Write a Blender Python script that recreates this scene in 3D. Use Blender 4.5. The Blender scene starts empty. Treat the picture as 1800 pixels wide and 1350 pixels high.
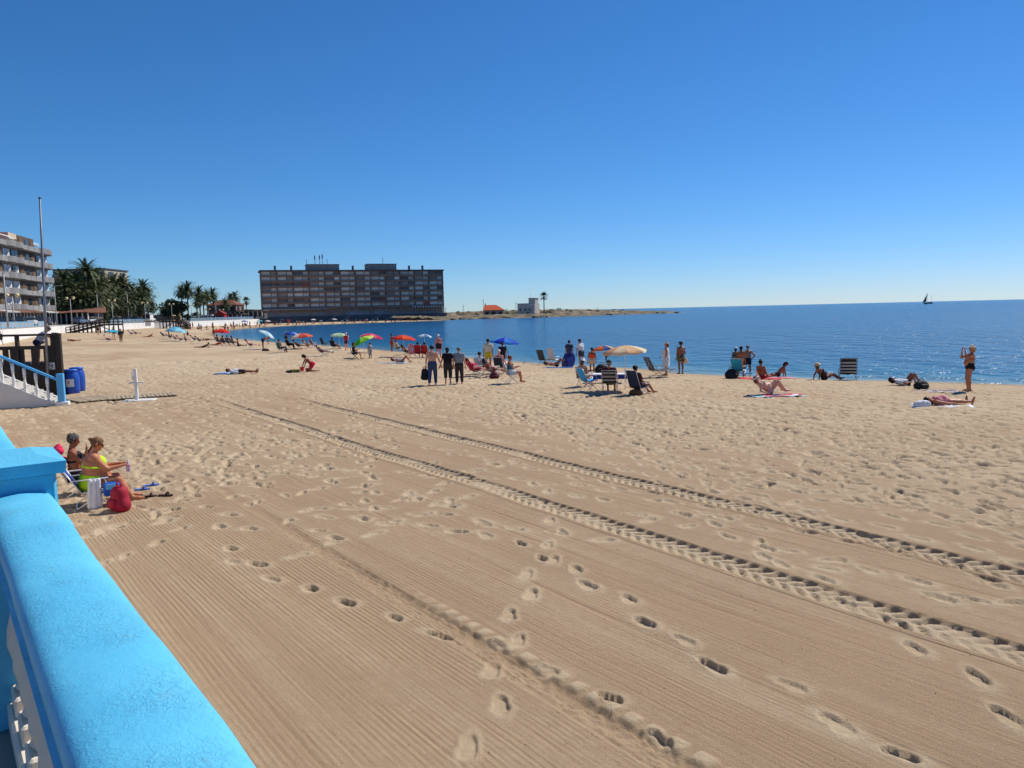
import bpy, math, random
import numpy as np
from mathutils import Vector, Matrix
R = math.radians
rng = np.random.default_rng(11)
random.seed(11)
scn = bpy.context.scene
COL = scn.collection

# ------------------------------------------------------------------ camera, sky, sun, exposure
CAM_Z, PITCH, ROLL, F = 3.2, 5.39, -1.37, 1352.0
CM = Matrix.Rotation(R(90 - PITCH), 3, 'X') @ Matrix.Rotation(R(ROLL), 3, 'Z')
cd = bpy.data.cameras.new('camera')
cd.sensor_width = 36.0
cd.lens = F / 1800 * 36
cd.clip_start = 0.05
cd.clip_end = 90000
cam = bpy.data.objects.new('camera', cd)
cam.matrix_world = Matrix.Translation((0, 0, CAM_Z)) @ CM.to_4x4()
COL.objects.link(cam)
scn.camera = cam

SUN_AZ, SUN_EL = 50.0, 47.0           # degrees right of +Y, elevation
world = bpy.data.worlds.new('World')
scn.world = world
world.use_nodes = True
wn = world.node_tree
for n in list(wn.nodes):
    wn.nodes.remove(n)
sky = wn.nodes.new('ShaderNodeTexSky')
sky.sky_type = 'NISHITA'
sky.sun_disc = False
sky.sun_elevation = R(SUN_EL)
sky.sun_rotation = R(SUN_AZ)
sky.altitude = 1500
sky.air_density = 1.0
sky.dust_density = 0.0
sky.ozone_density = 5.0
bg = wn.nodes.new('ShaderNodeBackground')
bg.inputs['Strength'].default_value = 0.10
wo = wn.nodes.new('ShaderNodeOutputWorld')
hs = wn.nodes.new('ShaderNodeHueSaturation')
hs.inputs['Hue'].default_value = 0.498
hs.inputs['Saturation'].default_value = 1.12
tn = wn.nodes.new('ShaderNodeMix'); tn.data_type = 'RGBA'; tn.blend_type = 'MULTIPLY'; tn.inputs[0].default_value = 1.0
bw_ = wn.nodes.new('ShaderNodeRGBToBW'); mr = wn.nodes.new('ShaderNodeMapRange')
mr.inputs['From Min'].default_value = 2.5; mr.inputs['From Max'].default_value = 9.0
tm = wn.nodes.new('ShaderNodeMix'); tm.data_type = 'RGBA'; tm.inputs[6].default_value = (0.53, 0.88, 1.12, 1); tm.inputs[7].default_value = (0.66, 0.78, 1.04, 1)
wn.links.new(sky.outputs[0], bw_.inputs[0]); wn.links.new(bw_.outputs[0], mr.inputs[0]); wn.links.new(mr.outputs[0], tm.inputs[0]); wn.links.new(tm.outputs[2], tn.inputs[7])
wn.links.new(sky.outputs[0], hs.inputs['Color'])
wn.links.new(hs.outputs[0], tn.inputs[6])
wn.links.new(tn.outputs[2], bg.inputs['Color'])
wn.links.new(bg.outputs[0], wo.inputs['Surface'])

sl = bpy.data.lights.new('sun', 'SUN')
sl.energy = 4.9
sl.angle = R(0.53)
sl.color = (1.0, 0.94, 0.84)
sun = bpy.data.objects.new('sun', sl)
sd = Vector((math.sin(R(SUN_AZ)) * math.cos(R(SUN_EL)), math.cos(R(SUN_AZ)) * math.cos(R(SUN_EL)), math.sin(R(SUN_EL))))
sun.rotation_euler = sd.to_track_quat('Z', 'Y').to_euler()
sun.location = (40, 30, 60)
COL.objects.link(sun)

vs = scn.view_settings
vs.view_transform = 'Standard'
vs.look = 'None'
vs.exposure = 0.0
vs.gamma = 1.0
vs.use_curve_mapping = False
scn.cycles.max_bounces = 6
scn.cycles.diffuse_bounces = 3
scn.cycles.glossy_bounces = 3
scn.cycles.transparent_max_bounces = 6
scn.cycles.caustics_reflective = False
scn.cycles.caustics_refractive = False
scn.cycles.sample_clamp_indirect = 6

# ------------------------------------------------------------------ pixel helpers (1800 x 1350 photo pixels)
def ray(px, py):
    return CM @ Vector(((px - 900) / F, -(py - 675) / F, -1.0))
def at_z(px, py, z=0.0):
    r = ray(px, py)
    t = (z - CAM_Z) / r.z
    return Vector((0, 0, CAM_Z)) + r * t
def at_y(px, py, y):
    r = ray(px, py)
    return Vector((0, 0, CAM_Z)) + r * (y / r.y)

# ------------------------------------------------------------------ object helpers
def tag(o, label=None, cat=None, group=None, kind=None):
    if label: o['label'] = label
    if cat: o['category'] = cat
    if group: o['group'] = group
    if kind: o['kind'] = kind
    return o
def link(o, parent=None):
    COL.objects.link(o)
    if parent is not None:
        o.parent = parent
    return o
def empty(name, loc, rz=0.0, label=None, cat=None, group=None):
    o = bpy.data.objects.new(name, None)
    o.empty_display_size = 0.1
    o.location = loc
    o.rotation_euler = (0, 0, R(rz))
    return tag(link(o), label, cat, group)
def mesh_obj(name, verts, faces, mat=None, parent=None, smooth=False):
    me = bpy.data.meshes.new(name)
    me.from_pydata([tuple(v) for v in verts], [], [tuple(f) for f in faces])
    me.update()
    if smooth:
        me.polygons.foreach_set('use_smooth', [True] * len(me.polygons))
    if mat: me.materials.append(mat)
    return link(bpy.data.objects.new(name, me), parent)
def np_mesh(name, V, Q, smooth=True):
    """fast mesh from a vertex array and an array of quads"""
    me = bpy.data.meshes.new(name)
    n = len(Q)
    k = Q.shape[1]
    me.vertices.add(len(V)); me.vertices.foreach_set('co', np.ascontiguousarray(V, dtype=np.float32).ravel())
    me.loops.add(n * k); me.loops.foreach_set('vertex_index', np.ascontiguousarray(Q, dtype=np.int32).ravel())
    me.polygons.add(n)
    me.polygons.foreach_set('loop_start', np.arange(0, n * k, k, dtype=np.int32))
    if smooth:
        me.polygons.foreach_set('use_smooth', np.ones(n, dtype=bool))
    me.update(calc_edges=True)
    return me
def copy_tree(o, parent=None):
    c = o.copy()
    COL.objects.link(c)
    c.parent = parent
    for ch in o.children:
        copy_tree(ch, c)
    return c

class MB:
    """collects simple shapes that become ONE mesh object"""
    def __init__(s): s.v = []; s.f = []
    def add(s, vs_, fs_):
        b = len(s.v)
        s.v += [tuple(v) for v in vs_]
        s.f += [tuple(i + b for i in f) for f in fs_]
        return s
    def box(s, c, d, rot=None, bev=0.0):
        x, y, z = d[0] / 2, d[1] / 2, d[2] / 2
        if bev:
            b = bev
            prof = [(-x + b, -y), (x - b, -y), (x, -y + b), (x, y - b), (x - b, y), (-x + b, y), (-x, y - b), (-x, -y + b)]
            inn = [(px * (1 - b / x), py * (1 - b / y)) for px, py in prof]
            vs_ = [(p[0], p[1], -z) for p in inn] + [(p[0], p[1], -z + b) for p in prof] + [(p[0], p[1], z - b) for p in prof] + [(p[0], p[1], z) for p in inn]
            fs_ = [tuple(range(7, -1, -1)), tuple(range(24, 32))]
            for k in range(3):
                for i in range(8):
                    j = (i + 1) % 8
                    fs_.append((k * 8 + i, k * 8 + j, k * 8 + 8 + j, k * 8 + 8 + i))
        else:
            vs_ = [(-x, -y, -z), (x, -y, -z), (x, y, -z), (-x, y, -z), (-x, -y, z), (x, -y, z), (x, y, z), (-x, y, z)]
            fs_ = [(3, 2, 1, 0), (4, 5, 6, 7), (0, 1, 5, 4), (1, 2, 6, 5), (2, 3, 7, 6), (3, 0, 4, 7)]
        c = Vector(c)
        if rot is not None:
            vs_ = [rot @ Vector(v) for v in vs_]
        return s.add([Vector(v) + c for v in vs_], fs_)
    def bar(s, a, b, w, h, up=(0, 0, 1)):
        """box beam from a to b, width w (sideways), height h (along up)"""
        a, b = Vector(a), Vector(b)
        d = (b - a); L = d.length; d.normalize()
        up = Vector(up)
        if abs(d.dot(up)) > 0.98: up = Vector((0, 1, 0))
        side = d.cross(up).normalized(); u2 = side.cross(d).normalized()
        m = Matrix((side, d, u2)).transposed()
        return s.box((a + b) / 2, (w, L, h), m)
    def tube(s, pts, r, n=6, cap=True):
        pts = [Vector(p) for p in pts]
        rs = r if isinstance(r, (list, tuple)) else [r] * len(pts)
        prev = None; rings = []
        for i, p in enumerate(pts):
            d = (pts[min(i + 1, len(pts) - 1)] - pts[max(i - 1, 0)]).normalized()
            ref = prev if prev is not None else (Vector((0, 0, 1)) if abs(d.z) < 0.9 else Vector((1, 0, 0)))
            a = (ref - d * ref.dot(d)).normalized(); prev = a
            b = d.cross(a)
            rings.append([p + (a * math.cos(t) + b * math.sin(t)) * rs[i] for t in [2 * math.pi * k / n for k in range(n)]])
        vs_ = [v for r_ in rings for v in r_]
        fs_ = []
        for i in range(len(pts) - 1):
            for k in range(n):
                fs_.append((i * n + k, i * n + (k + 1) % n, (i + 1) * n + (k + 1) % n, (i + 1) * n + k))
        if cap:
            fs_.append(tuple(range(n - 1, -1, -1))); fs_.append(tuple((len(pts) - 1) * n + k for k in range(n)))
        return s.add(vs_, fs_)
    def lathe(s, prof, n=12, c=(0, 0, 0)):
        """prof: (r, z) pairs"""
        vs_ = [(c[0] + r * math.cos(2 * math.pi * k / n), c[1] + r * math.sin(2 * math.pi * k / n), c[2] + z) for r, z in prof for k in range(n)]
        fs_ = []
        for i in range(len(prof) - 1):
            for k in range(n):
                fs_.append((i * n + k, i * n + (k + 1) % n, (i + 1) * n + (k + 1) % n, (i + 1) * n + k))
        fs_.append(tuple(range(n - 1, -1, -1))); fs_.append(tuple((len(prof) - 1) * n + k for k in range(n)))
        return s.add(vs_, fs_)
    def prism(s, poly, axis_from, axis_to):
        """polygon (list of 3D points) swept by axis_to-axis_from"""
        d = Vector(axis_to) - Vector(axis_from)
        n = len(poly)
        vs_ = [Vector(p) for p in poly] + [Vector(p) + d for p in poly]
        fs_ = [tuple(range(n - 1, -1, -1)), tuple(range(n, 2 * n))] + [(i, (i + 1) % n, n + (i + 1) % n, n + i) for i in range(n)]
        return s.add(vs_, fs_)
    def build(s, name, mat=None, parent=None, smooth=False):
        return mesh_obj(name, s.v, s.f, mat, parent, smooth)

# ------------------------------------------------------------------ materials
MATS = {}
def mat(col, rough=0.65, var=0.12, scale=6.0, bump=0.0, bscale=None, metal=0.0, spec=0.4, sheen=0.0):
    key = (tuple(round(c, 3) for c in col), rough, var, scale, bump, bscale, metal, spec, sheen)
    if key in MATS: return MATS[key]
    m = bpy.data.materials.new('m%d' % len(MATS))
    m.use_nodes = True
    nt = m.node_tree; b = nt.nodes['Principled BSDF']
    b.inputs['Roughness'].default_value = rough
    b.inputs['Metallic'].default_value = metal
    b.inputs['Specular IOR Level'].default_value = spec
    tc = nt.nodes.new('ShaderNodeTexCoord')
    nz = nt.nodes.new('ShaderNodeTexNoise')
    nz.inputs['Scale'].default_value = scale; nz.inputs['Detail'].default_value = 5
    nt.links.new(tc.outputs['Object'], nz.inputs['Vector'])
    rp = nt.nodes.new('ShaderNodeValToRGB')
    lo = [c * (1 - var) for c in col[:3]]; hi = [min(1, c * (1 + var)) for c in col[:3]]
    rp.color_ramp.elements[0].position = 0.3; rp.color_ramp.elements[0].color = (*lo, 1)
    rp.color_ramp.elements[1].position = 0.7; rp.color_ramp.elements[1].color = (*hi, 1)
    nt.links.new(nz.outputs['Fac'], rp.inputs['Fac'])
    nt.links.new(rp.outputs['Color'], b.inputs['Base Color'])
    if bump:
        n2 = nt.nodes.new('ShaderNodeTexNoise')
        n2.inputs['Scale'].default_value = bscale or scale * 5; n2.inputs['Detail'].default_value = 6
        nt.links.new(tc.outputs['Object'], n2.inputs['Vector'])
        bp = nt.nodes.new('ShaderNodeBump'); bp.inputs['Strength'].default_value = 1.0; bp.inputs['Distance'].default_value = bump
        nt.links.new(n2.outputs['Fac'], bp.inputs['Height']); nt.links.new(bp.outputs['Normal'], b.inputs['Normal'])
    MATS[key] = m
    return m
def rgb(r, g, b):
    """sRGB 0..255 to linear"""
    f = lambda c: (c / 255 / 12.92) if c / 255 <= 0.04045 else ((c / 255 + 0.055) / 1.055) ** 2.4
    return (f(r), f(g), f(b))
def stripes(cols, period, axis='Z', rough=0.75, soft=False, offset=0.0):
    """woven or printed stripes of several colours along an object axis"""
    key = ('st', tuple(cols), period, axis, rough, soft, offset)
    if key in MATS: return MATS[key]
    m = bpy.data.materials.new('stripe%d' % len(MATS)); m.use_nodes = True
    nt = m.node_tree; b = nt.nodes['Principled BSDF']; b.inputs['Roughness'].default_value = rough
    b.inputs['Specular IOR Level'].default_value = 0.2
    tc = nt.nodes.new('ShaderNodeTexCoord'); sp = nt.nodes.new('ShaderNodeSeparateXYZ')
    nt.links.new(tc.outputs['Object'], sp.inputs[0])
    ml = nt.nodes.new('ShaderNodeMath'); ml.operation = 'MULTIPLY_ADD'; ml.inputs[1].default_value = 1.0 / period; ml.inputs[2].default_value = offset
    nt.links.new(sp.outputs[axis], ml.inputs[0])
    fr = nt.nodes.new('ShaderNodeMath'); fr.operation = 'FRACT'
    nt.links.new(ml.outputs[0], fr.inputs[0])
    rp = nt.nodes.new('ShaderNodeValToRGB'); rp.color_ramp.interpolation = 'LINEAR' if soft else 'CONSTANT'
    el = rp.color_ramp.elements
    while len(el) < len(cols): el.new(0.5)
    for i, c in enumerate(cols):
        el[i].position = i / len(cols); el[i].color = (*c, 1)
    nt.links.new(fr.outputs[0], rp.inputs['Fac']); nt.links.new(rp.outputs['Color'], b.inputs['Base Color'])
    MATS[key] = m
    return m
def pattern(cols, scale=8.0, rough=0.8):
    """blotchy printed cloth"""
    key = ('pt', tuple(cols), scale)
    if key in MATS: return MATS[key]
    m = bpy.data.materials.new('print%d' % len(MATS)); m.use_nodes = True
    nt = m.node_tree; b = nt.nodes['Principled BSDF']; b.inputs['Roughness'].default_value = rough
    tc = nt.nodes.new('ShaderNodeTexCoord'); vo = nt.nodes.new('ShaderNodeTexVoronoi'); vo.inputs['Scale'].default_value = scale
    nt.links.new(tc.outputs['Object'], vo.inputs['Vector'])
    sp = nt.nodes.new('ShaderNodeSeparateColor'); nt.links.new(vo.outputs['Color'], sp.inputs[0])
    rp = nt.nodes.new('ShaderNodeValToRGB'); rp.color_ramp.interpolation = 'CONSTANT'
    el = rp.color_ramp.elements
    while len(el) < len(cols): el.new(0.5)
    for i, c in enumerate(cols):
        el[i].position = i / len(cols); el[i].color = (*c, 1)
    nt.links.new(sp.outputs[0], rp.inputs['Fac']); nt.links.new(rp.outputs['Color'], b.inputs['Base Color'])
    MATS[key] = m
    return m
WHITE = mat((0.78, 0.77, 0.74), 0.7, 0.05, 2.0)
METAL = mat((0.62, 0.62, 0.62), 0.35, 0.05, 10, metal=0.7)
DARKMETAL = mat((0.05, 0.05, 0.06), 0.45, 0.1, 10)
BLUEP = mat(rgb(60, 150, 215), 0.55, 0.08, 2.0)
WOOD = mat((0.035, 0.024, 0.018), 0.7, 0.35, 9, bump=0.004, bscale=40)
BLACK = mat((0.012, 0.012, 0.014), 0.7, 0.3, 8)
GLASS = mat((0.03, 0.04, 0.05), 0.12, 0.1, 2, spec=0.6)
# ------------------------------------------------------------------ the lie of the land
WATER_Z = -0.5
U = Vector((-0.604, 0.797, 0)); V = Vector((0.797, 0.604, 0))      # along the promenade, towards the sea
def sv(s, v, z=0.0):
    p = U * s + V * v
    return Vector((p.x, p.y, z))
SHORE = [(260, -150), (120, -42), (60, 4)] + [tuple(at_z(px, py, WATER_Z).xy) for px, py in
    [(1800, 677), (1500, 669), (1400, 665), (1200, 657), (1140, 650), (930, 638), (780, 624), (700, 618), (550, 606), (470, 601), (440, 598),
     (400, 594), (375, 588), (385, 584), (400, 581), (440, 577), (480, 574.5), (530, 572), (600, 569.5), (700, 566), (780, 563.5), (800, 562),
     (850, 560.5), (1000, 556.5), (1100, 553), (1180, 550.5)]] + [(118, 560), (70, 640), (0, 820), (-300, 1500)]
def catmull(P, k=4):
    P = [np.array(p, float) for p in P]; out = []
    for i in range(len(P) - 1):
        a, b, c, d = P[max(i - 1, 0)], P[i], P[i + 1], P[min(i + 2, len(P) - 1)]
        for j in range(k):
            t = j / k
            out.append(0.5 * (2 * b + (c - a) * t + (2 * a - 5 * b + 4 * c - d) * t * t + (3 * b - a - 3 * c + d) * t ** 3))
    out.append(P[-1])
    return np.array(out)
SHORE_L = catmull(SHORE, 3)
WALL = [tuple(sv(-8, .24).xy), tuple(sv(36, .24).xy), (-64, 96), (-92, 159), (-101, 219), (-94.5, 228), (-97, 262), (-102, 310), (-128, 391)]
WALL_L = np.array(WALL)
def seg_dist(L, x, y, signed=True):
    """distance to polyline L, positive on its left side"""
    best = np.full(x.shape, 1e18); sg = np.ones(x.shape)
    for i in range(len(L) - 1):
        ax, ay = L[i]; dx, dy = L[i + 1] - L[i]
        qx, qy = x - ax, y - ay
        t = np.clip((qx * dx + qy * dy) / (dx * dx + dy * dy), 0, 1)
        d = (qx - t * dx) ** 2 + (qy - t * dy) ** 2
        m = d < best
        best = np.where(m, d, best); sg = np.where(m, np.where(dx * qy - dy * qx >= 0, 1.0, -1.0), sg)
    d = np.sqrt(best)
    return d * sg if signed else d
def sst(a, b, x):
    t = np.clip((x - a) / (b - a), 0, 1); return t * t * (3 - 2 * t)
def ZB(x, y, s=None):
    """smooth level of the beach"""
    x = np.asarray(x, float); y = np.asarray(y, float)
    if s is None: s = seg_dist(SHORE_L, x, y)
    z = np.where(s > 0, WATER_Z + 0.5 * (1 - np.exp(-np.maximum(s, 0) / 4.5)), np.maximum(WATER_Z + 0.09 * s, -4.0))
    w = seg_dist(WALL_L, x, y, False)
    return z + 1.0 * sst(60, 130, y) * (1 - sst(260, 330, y)) * np.exp(-(w / 16) ** 2) * (s > 0) * sst(0, 8, s)
def G(px, py, dz=0.0):
    """photo pixel to the point of the beach it shows"""
    z = 0.0
    for _ in range(14):
        p = at_z(px, py, z)
        z = 0.5 * z + 0.5 * float(ZB(np.array([p.x]), np.array([p.y]))[0])
    p = at_z(px, py, z)
    return Vector((p.x, p.y, z + dz))
_T = np.random.default_rng(3).random((256, 256))
def vn(x, y, f, o=0.0):
    x = x * f + 17.3 + o * 31.7; y = y * f + 5.1 + o * 13.9
    xi = np.floor(x).astype(int); yi = np.floor(y).astype(int)
    fx = x - xi; fy = y - yi; fx = fx * fx * (3 - 2 * fx); fy = fy * fy * (3 - 2 * fy)
    a = _T[xi & 255, yi & 255]; b = _T[(xi + 1) & 255, yi & 255]; c = _T[xi & 255, (yi + 1) & 255]; d = _T[(xi + 1) & 255, (yi + 1) & 255]
    return (a * (1 - fx) + b * fx) * (1 - fy) + (c * (1 - fx) + d * fx) * fy - 0.5

# ------------------------------------------------------------------ sand: one height field, finer where it is near
NA = 830
ang = np.radians(np.linspace(-42, 41, NA))
rad = np.concatenate([np.exp(np.arange(math.log(3.9), math.log(15), 0.0034)), np.exp(np.arange(math.log(15.05), math.log(46), 0.0041)), np.exp(np.arange(math.log(46.2), math.log(62), 0.006)), np.exp(np.arange(math.log(62.3), math.log(450), 0.024))])
RR, AA = np.meshgrid(rad, ang, indexing='ij')
X = RR * np.sin(AA); Y = RR * np.cos(AA)
S = seg_dist(SHORE_L, X, Y)
H = ZB(X, Y, S)
SS = X * U.x + Y * U.y; VV = X * V.x + Y * V.y
TR = np.zeros_like(H)
near = RR < 70
H += np.where(S > 0.5, 0.035 * vn(X, Y, 0.35) + 0.02 * vn(X, Y, 1.1, 1), 0)
# general churned zone seaward of the tractor lane, and round the foot of the stairs
z1 = sst(11.2, 15.5, VV + 2.5 * vn(X, Y, 0.25, 2)) * sst(1.0, 4.0, S)
z2 = np.exp(-(((X + 9.5) / 4.5) ** 2 + ((Y - 17.5) / 4.2) ** 2)) + np.exp(-(((X + 19) / 9) ** 2 + ((Y - 31) / 7) ** 2)) + sst(32, 42, Y) * sst(1, 4, S)
CH = np.clip(z1 * 0.9 + z2, 0, 1)
TR = np.maximum(TR, CH * np.clip(0.55 + 0.9 * vn(X, Y, 0.45, 4) + 0.8 * vn(X, Y, 0.13, 5), 0, 0.85))
TR = np.maximum(TR, 0.35 * sst(0.02, 0.3, vn(X, Y, 0.22, 6)) * sst(6, 2, VV) * near)
H += CH * near * (0.014 * vn(X, Y, 1.3, 3) + 0.008 * vn(X, Y, 4.2, 7))
H += np.where(near, 0, CH * 0.06 * vn(X, Y, 0.9, 8))
# tractor tyres: two wide treads and the edge of the rake
for v0, dp, wd in ((3.93, .022, .085), (3.80, -.014, .03), (5.35, .014, .022), (6.4, .012, .02), (2.7, .012, .02), (8.9, .016, .03), (6.85, .010, .018), (1.9, .01, .02), (9.35, .012, .025)):
    d = VV - v0 - 0.02 * SS - 0.05 * vn(SS, SS * 0 + v0, 0.3, 14)
    H -= near * dp * np.exp(-(d / wd) ** 2) * (0.6 + 0.8 * vn(X, Y, 0.8, 15)) * sst(40, 20, SS) * (1 - CH)
def stamp(x, y, th, L=0.165, W=0.075, D=0.036, rim=0.014, light=0.8):
    """one footprint at x, y pointing along th"""
    r = math.hypot(x, y); a = math.atan2(x, y)
    if not (4.0 < r < 120) or abs(a) > 0.71: return
    i = int(np.searchsorted(rad, r)); j = int((a - ang[0]) / (ang[1] - ang[0]))
    cell = r * (ang[1] - ang[0]); dr = rad[min(i + 1, len(rad) - 1)] - rad[i]
    m = 2.3 * L + 0.03
    ni = int(m / dr) + 2; nj = int(m / cell) + 2
    sl_ = (slice(max(i - ni, 0), i + ni + 1), slice(max(j - nj, 0), j + nj + 1))
    dx = X[sl_] - x; dy = Y[sl_] - y
    ca, sa = math.cos(th), math.sin(th)
    p = dx * ca + dy * sa; q = -dx * sa + dy * ca
    W2 = max(W, 0.75 * cell, 0.4 * dr * 0.5); L2 = max(L, 0.5 * dr)
    waist = W2 * (1 - 0.2 * np.exp(-((p + 0.02) / 0.05) ** 2)) * (1 + 0.16 * p / L2)
    wob = 0.22 * vn(dx + x, dy + y, 11, 17)
    rho = np.sqrt((p / L2) ** 2 + (q / waist) ** 2) + wob
    sdv = (dx * .766 + dy * .643) / L2                      # floor shaped deeper towards the sun, for a darker sun-side edge
    f = sst(1.1, 0.86, rho) * np.clip(.80 + .45 * sdv + .25 * vn(dx + x, dy + y, 16, 18), .25, 1.25)
    rm = np.exp(-((rho - 1.34) / 0.25) ** 2) * (0.5 + 1.4 * vn(dx + x, dy + y, 7, 16))
    H[sl_] += -D * f + rim * rm
    TR[sl_] = np.maximum(TR[sl_], light * np.exp(-(rho / 1.75) ** 4))
def trail(pix, D=0.052, sub=False, L=0.165):
    P = [at_z(px, py, 0) for px, py in pix]
    for k, p in enumerate(P):
        q0, q1 = P[max(k - 1, 0)], P[min(k + 1, len(P) - 1)]
        th = math.atan2(q1.y - q0.y, q1.x - q0.x)
        stamp(p.x, p.y, th + random.uniform(-.35, .35), L * random.uniform(.72, 1.15), random.uniform(.062, .092), D * random.choice((.5, .75, .9, 1.0, 1.1)), random.uniform(.002, .012))
trail([(385, 925), (405, 966), (408, 990), (452, 994), (476, 1020), (545, 1036), (606, 1060), (692, 1085), (770, 1115), (872, 1134), (958, 1180), (1070, 1226), (1157, 1300)])
trail([(718, 868), (722, 880), (780, 905), (798, 888), (850, 922), (852, 940), (915, 955), (952, 981), (1012, 1000), (1032, 1028), (1105, 1050), (1132, 1092), (1202, 1124), (1252, 1168), (1392, 1203), (1470, 1272), (1582, 1326)], 0.048)
trail([(1335, 952), (1342, 978), (1380, 968), (1455, 1000), (1465, 985), (1525, 1003), (1612, 1022), (1650, 1052), (1690, 1050), (1720, 1058), (1780, 1060)], 0.035)
trail([(560, 893), (620, 895), (670, 893), (735, 905), (790, 890), (845, 918), (905, 930), (975, 935), (1060, 950), (1140, 915)], 0.028)
trail([(1010, 872), (1060, 878), (1120, 905), (1150, 880), (1245, 905), (1290, 912), (1210, 925)], 0.03)
# wandering tracks of single walkers, then the trodden zone
rs = random.Random(5)
def walker(x, y, th, n, D):
    for k in range(n):
        th += rs.uniform(-.12, .12)
        x += .62 * math.cos(th); y += .62 * math.sin(th)
        o = .09 if k % 2 else -.09
        stamp(x - o * math.sin(th), y + o * math.cos(th), th + rs.uniform(-.2, .2), .16, .075, D * rs.uniform(.7, 1.2), .010, .8)
for k in range(34):
    s_, v_ = rs.uniform(-2, 24), rs.uniform(8.6, 13)
    p = sv(s_, v_)
    walker(p.x, p.y, math.atan2(U.y, U.x) + rs.choice([0, math.pi]) + rs.uniform(-.6, .6), rs.randint(8, 22), rs.uniform(.022, .045))
for k in range(9):
    p = sv(rs.uniform(8, 24), rs.uniform(1.2, 6.5))
    walker(p.x, p.y, rs.uniform(0, 6.28), rs.randint(4, 9), rs.uniform(.02, .035))
cand = 0
while cand < 21000:
    r_ = 11 + 52 * rs.random() ** 1.1; a_ = rs.uniform(-.64, .64)
    x_, y_ = r_ * math.sin(a_), r_ * math.cos(a_)
    cand += 1
    i_ = min(int(np.searchsorted(rad, r_)), len(rad) - 1); j_ = int((a_ - ang[0]) / (ang[1] - ang[0]))
    if rs.random() > CH[i_, j_] * 1.05 or S[i_, j_] < 1.2: continue
    th = math.atan2(U.y, U.x) + rs.gauss(0, .9)
    stamp(x_, y_, th, rs.uniform(.10, .19), rs.uniform(.045, .095), rs.uniform(.022, .055) * (1 + r_ / 75), .005, .9)
# loose band and clods beside the rake's wheel
d3 = VV - 3.95 - 0.02 * (SS - 3.5)
bnd = sst(.16, .10, np.abs(d3)) * sst(14, 9, SS)
H += bnd * (-.016 + .022 * vn(X, Y, 14, 40) + .014 * vn(X, Y, 30, 41))
TR *= 1 - .9 * bnd
ph3 = SS / .23 + .25 * vn(SS, SS * 0, 2, 42); fr3 = ph3 - np.floor(ph3)
lump = sst(.08, .4, fr3) * sst(1.0, .78, fr3) * np.exp(-((d3 - .215) / .075) ** 4) * sst(8.2, 6.2, SS)
H += .026 * lump
TR = np.maximum(TR, lump)
def bil(x, y):
    """the sand grid read between its points"""
    fi = np.interp(np.hypot(x, y), rad, np.arange(len(rad))); fj = (np.arctan2(x, y) - ang[0]) / (ang[1] - ang[0])
    i = np.clip(fi.astype(int), 0, len(rad) - 2); j = np.clip(fj.astype(int), 0, NA - 2); a = fi - i; b = np.clip(fj - j, 0, 1)
    return (H[i, j] * (1 - a) + H[i + 1, j] * a) * (1 - b) + (H[i, j + 1] * (1 - a) + H[i + 1, j + 1] * a) * b
TRACKS = []
def tread(v0, slope, s0, w, sa, sb, seed):
    """a tyre track as its own fine strip, let into the sand"""
    global H
    ns = int((sb - sa) / .024); nw = 34; mg = .11
    s1 = np.linspace(sa, sb, ns)[:, None]; d1 = np.linspace(-w - mg, w + mg, nw)[None, :]
    wv = v0 + slope * (s1 - s0) + .05 * vn(s1, s1 * 0 + seed, .3, 9)
    S_, D_ = np.broadcast_arrays(s1, d1); Vv = wv + D_
    x = S_ * U.x + Vv * V.x; y = S_ * U.y + Vv * V.y
    base = bil(x, y)
    gap = np.clip(sst(.02, .26, vn(x, y, .8, seed)) * .3 + .6 * sst(.18, .34, vn(x, y, 1.6, seed + 4)), 0, .85)                     # where the print has crumbled away
    e = sst(w + .006, w - .014, np.abs(D_) + .02 * vn(x, y, 8, seed + 1))
    ph = S_ / .20 + np.where(D_ > 0, .5, 0.) + np.abs(D_) / .26
    fr = ph - np.floor(ph)
    bar = sst(.06, .14, fr) * sst(.60, .50, fr) * sst(.0, .03, np.abs(D_) - .006)
    tab = sst(.02, .1, fr) * sst(.62, .52, fr) * np.exp(-((np.abs(D_) - w) / .03) ** 2)
    fade = sst(sb, sb - 4, S_ + 2 * vn(x, y, .7, seed + 2))
    z = base + .004 + fade * (e * (-.026 - .042 * bar * (1 - gap) + .014 * vn(x, y, 9, 11) + .008 * vn(x, y, 24, 12)) - .024 * tab * (1 - gap) + .012 * np.exp(-((np.abs(D_) - w - .045) / .03) ** 2) * (.5 + 1.2 * vn(x, y, 5, 13)))
    n = np.arange(ns * nw).reshape(ns, nw)
    Qs = np.stack([n[:-1, :-1].ravel(), n[:-1, 1:].ravel(), n[1:, 1:].ravel(), n[1:, :-1].ravel()], 1)[:, ::-1]
    m_ = np_mesh('tyre_track', np.stack([x.ravel(), y.ravel(), z.ravel()], 1), Qs)
    tr_ = np.clip(e * fade * (.85 + .5 * vn(x, y, 3, 14)), 0, 1)
    a_ = m_.attributes.new('churn', 'FLOAT', 'POINT'); a_.data.foreach_set('value', tr_.ravel().astype(np.float32))
    a_ = m_.attributes.new('wet', 'FLOAT', 'POINT'); a_.data.foreach_set('value', np.zeros(tr_.size, np.float32))
    TRACKS.append(m_)
    wl_ = v0 + slope * (SS - s0) + .05 * vn(SS, SS * 0 + seed, .3, 9)
    H -= .09 * (np.abs(VV - wl_) < w + .03) * sst(sb + .3, sb - .3, SS) * (SS > sa)
    return m_
tread(7.63, 0.0417, 2.55, 0.215, -1.5, 31.5, 3.0)
tread(9.88, 0.056, 3.33, 0.215, -2.0, 30, 7.0)
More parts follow.
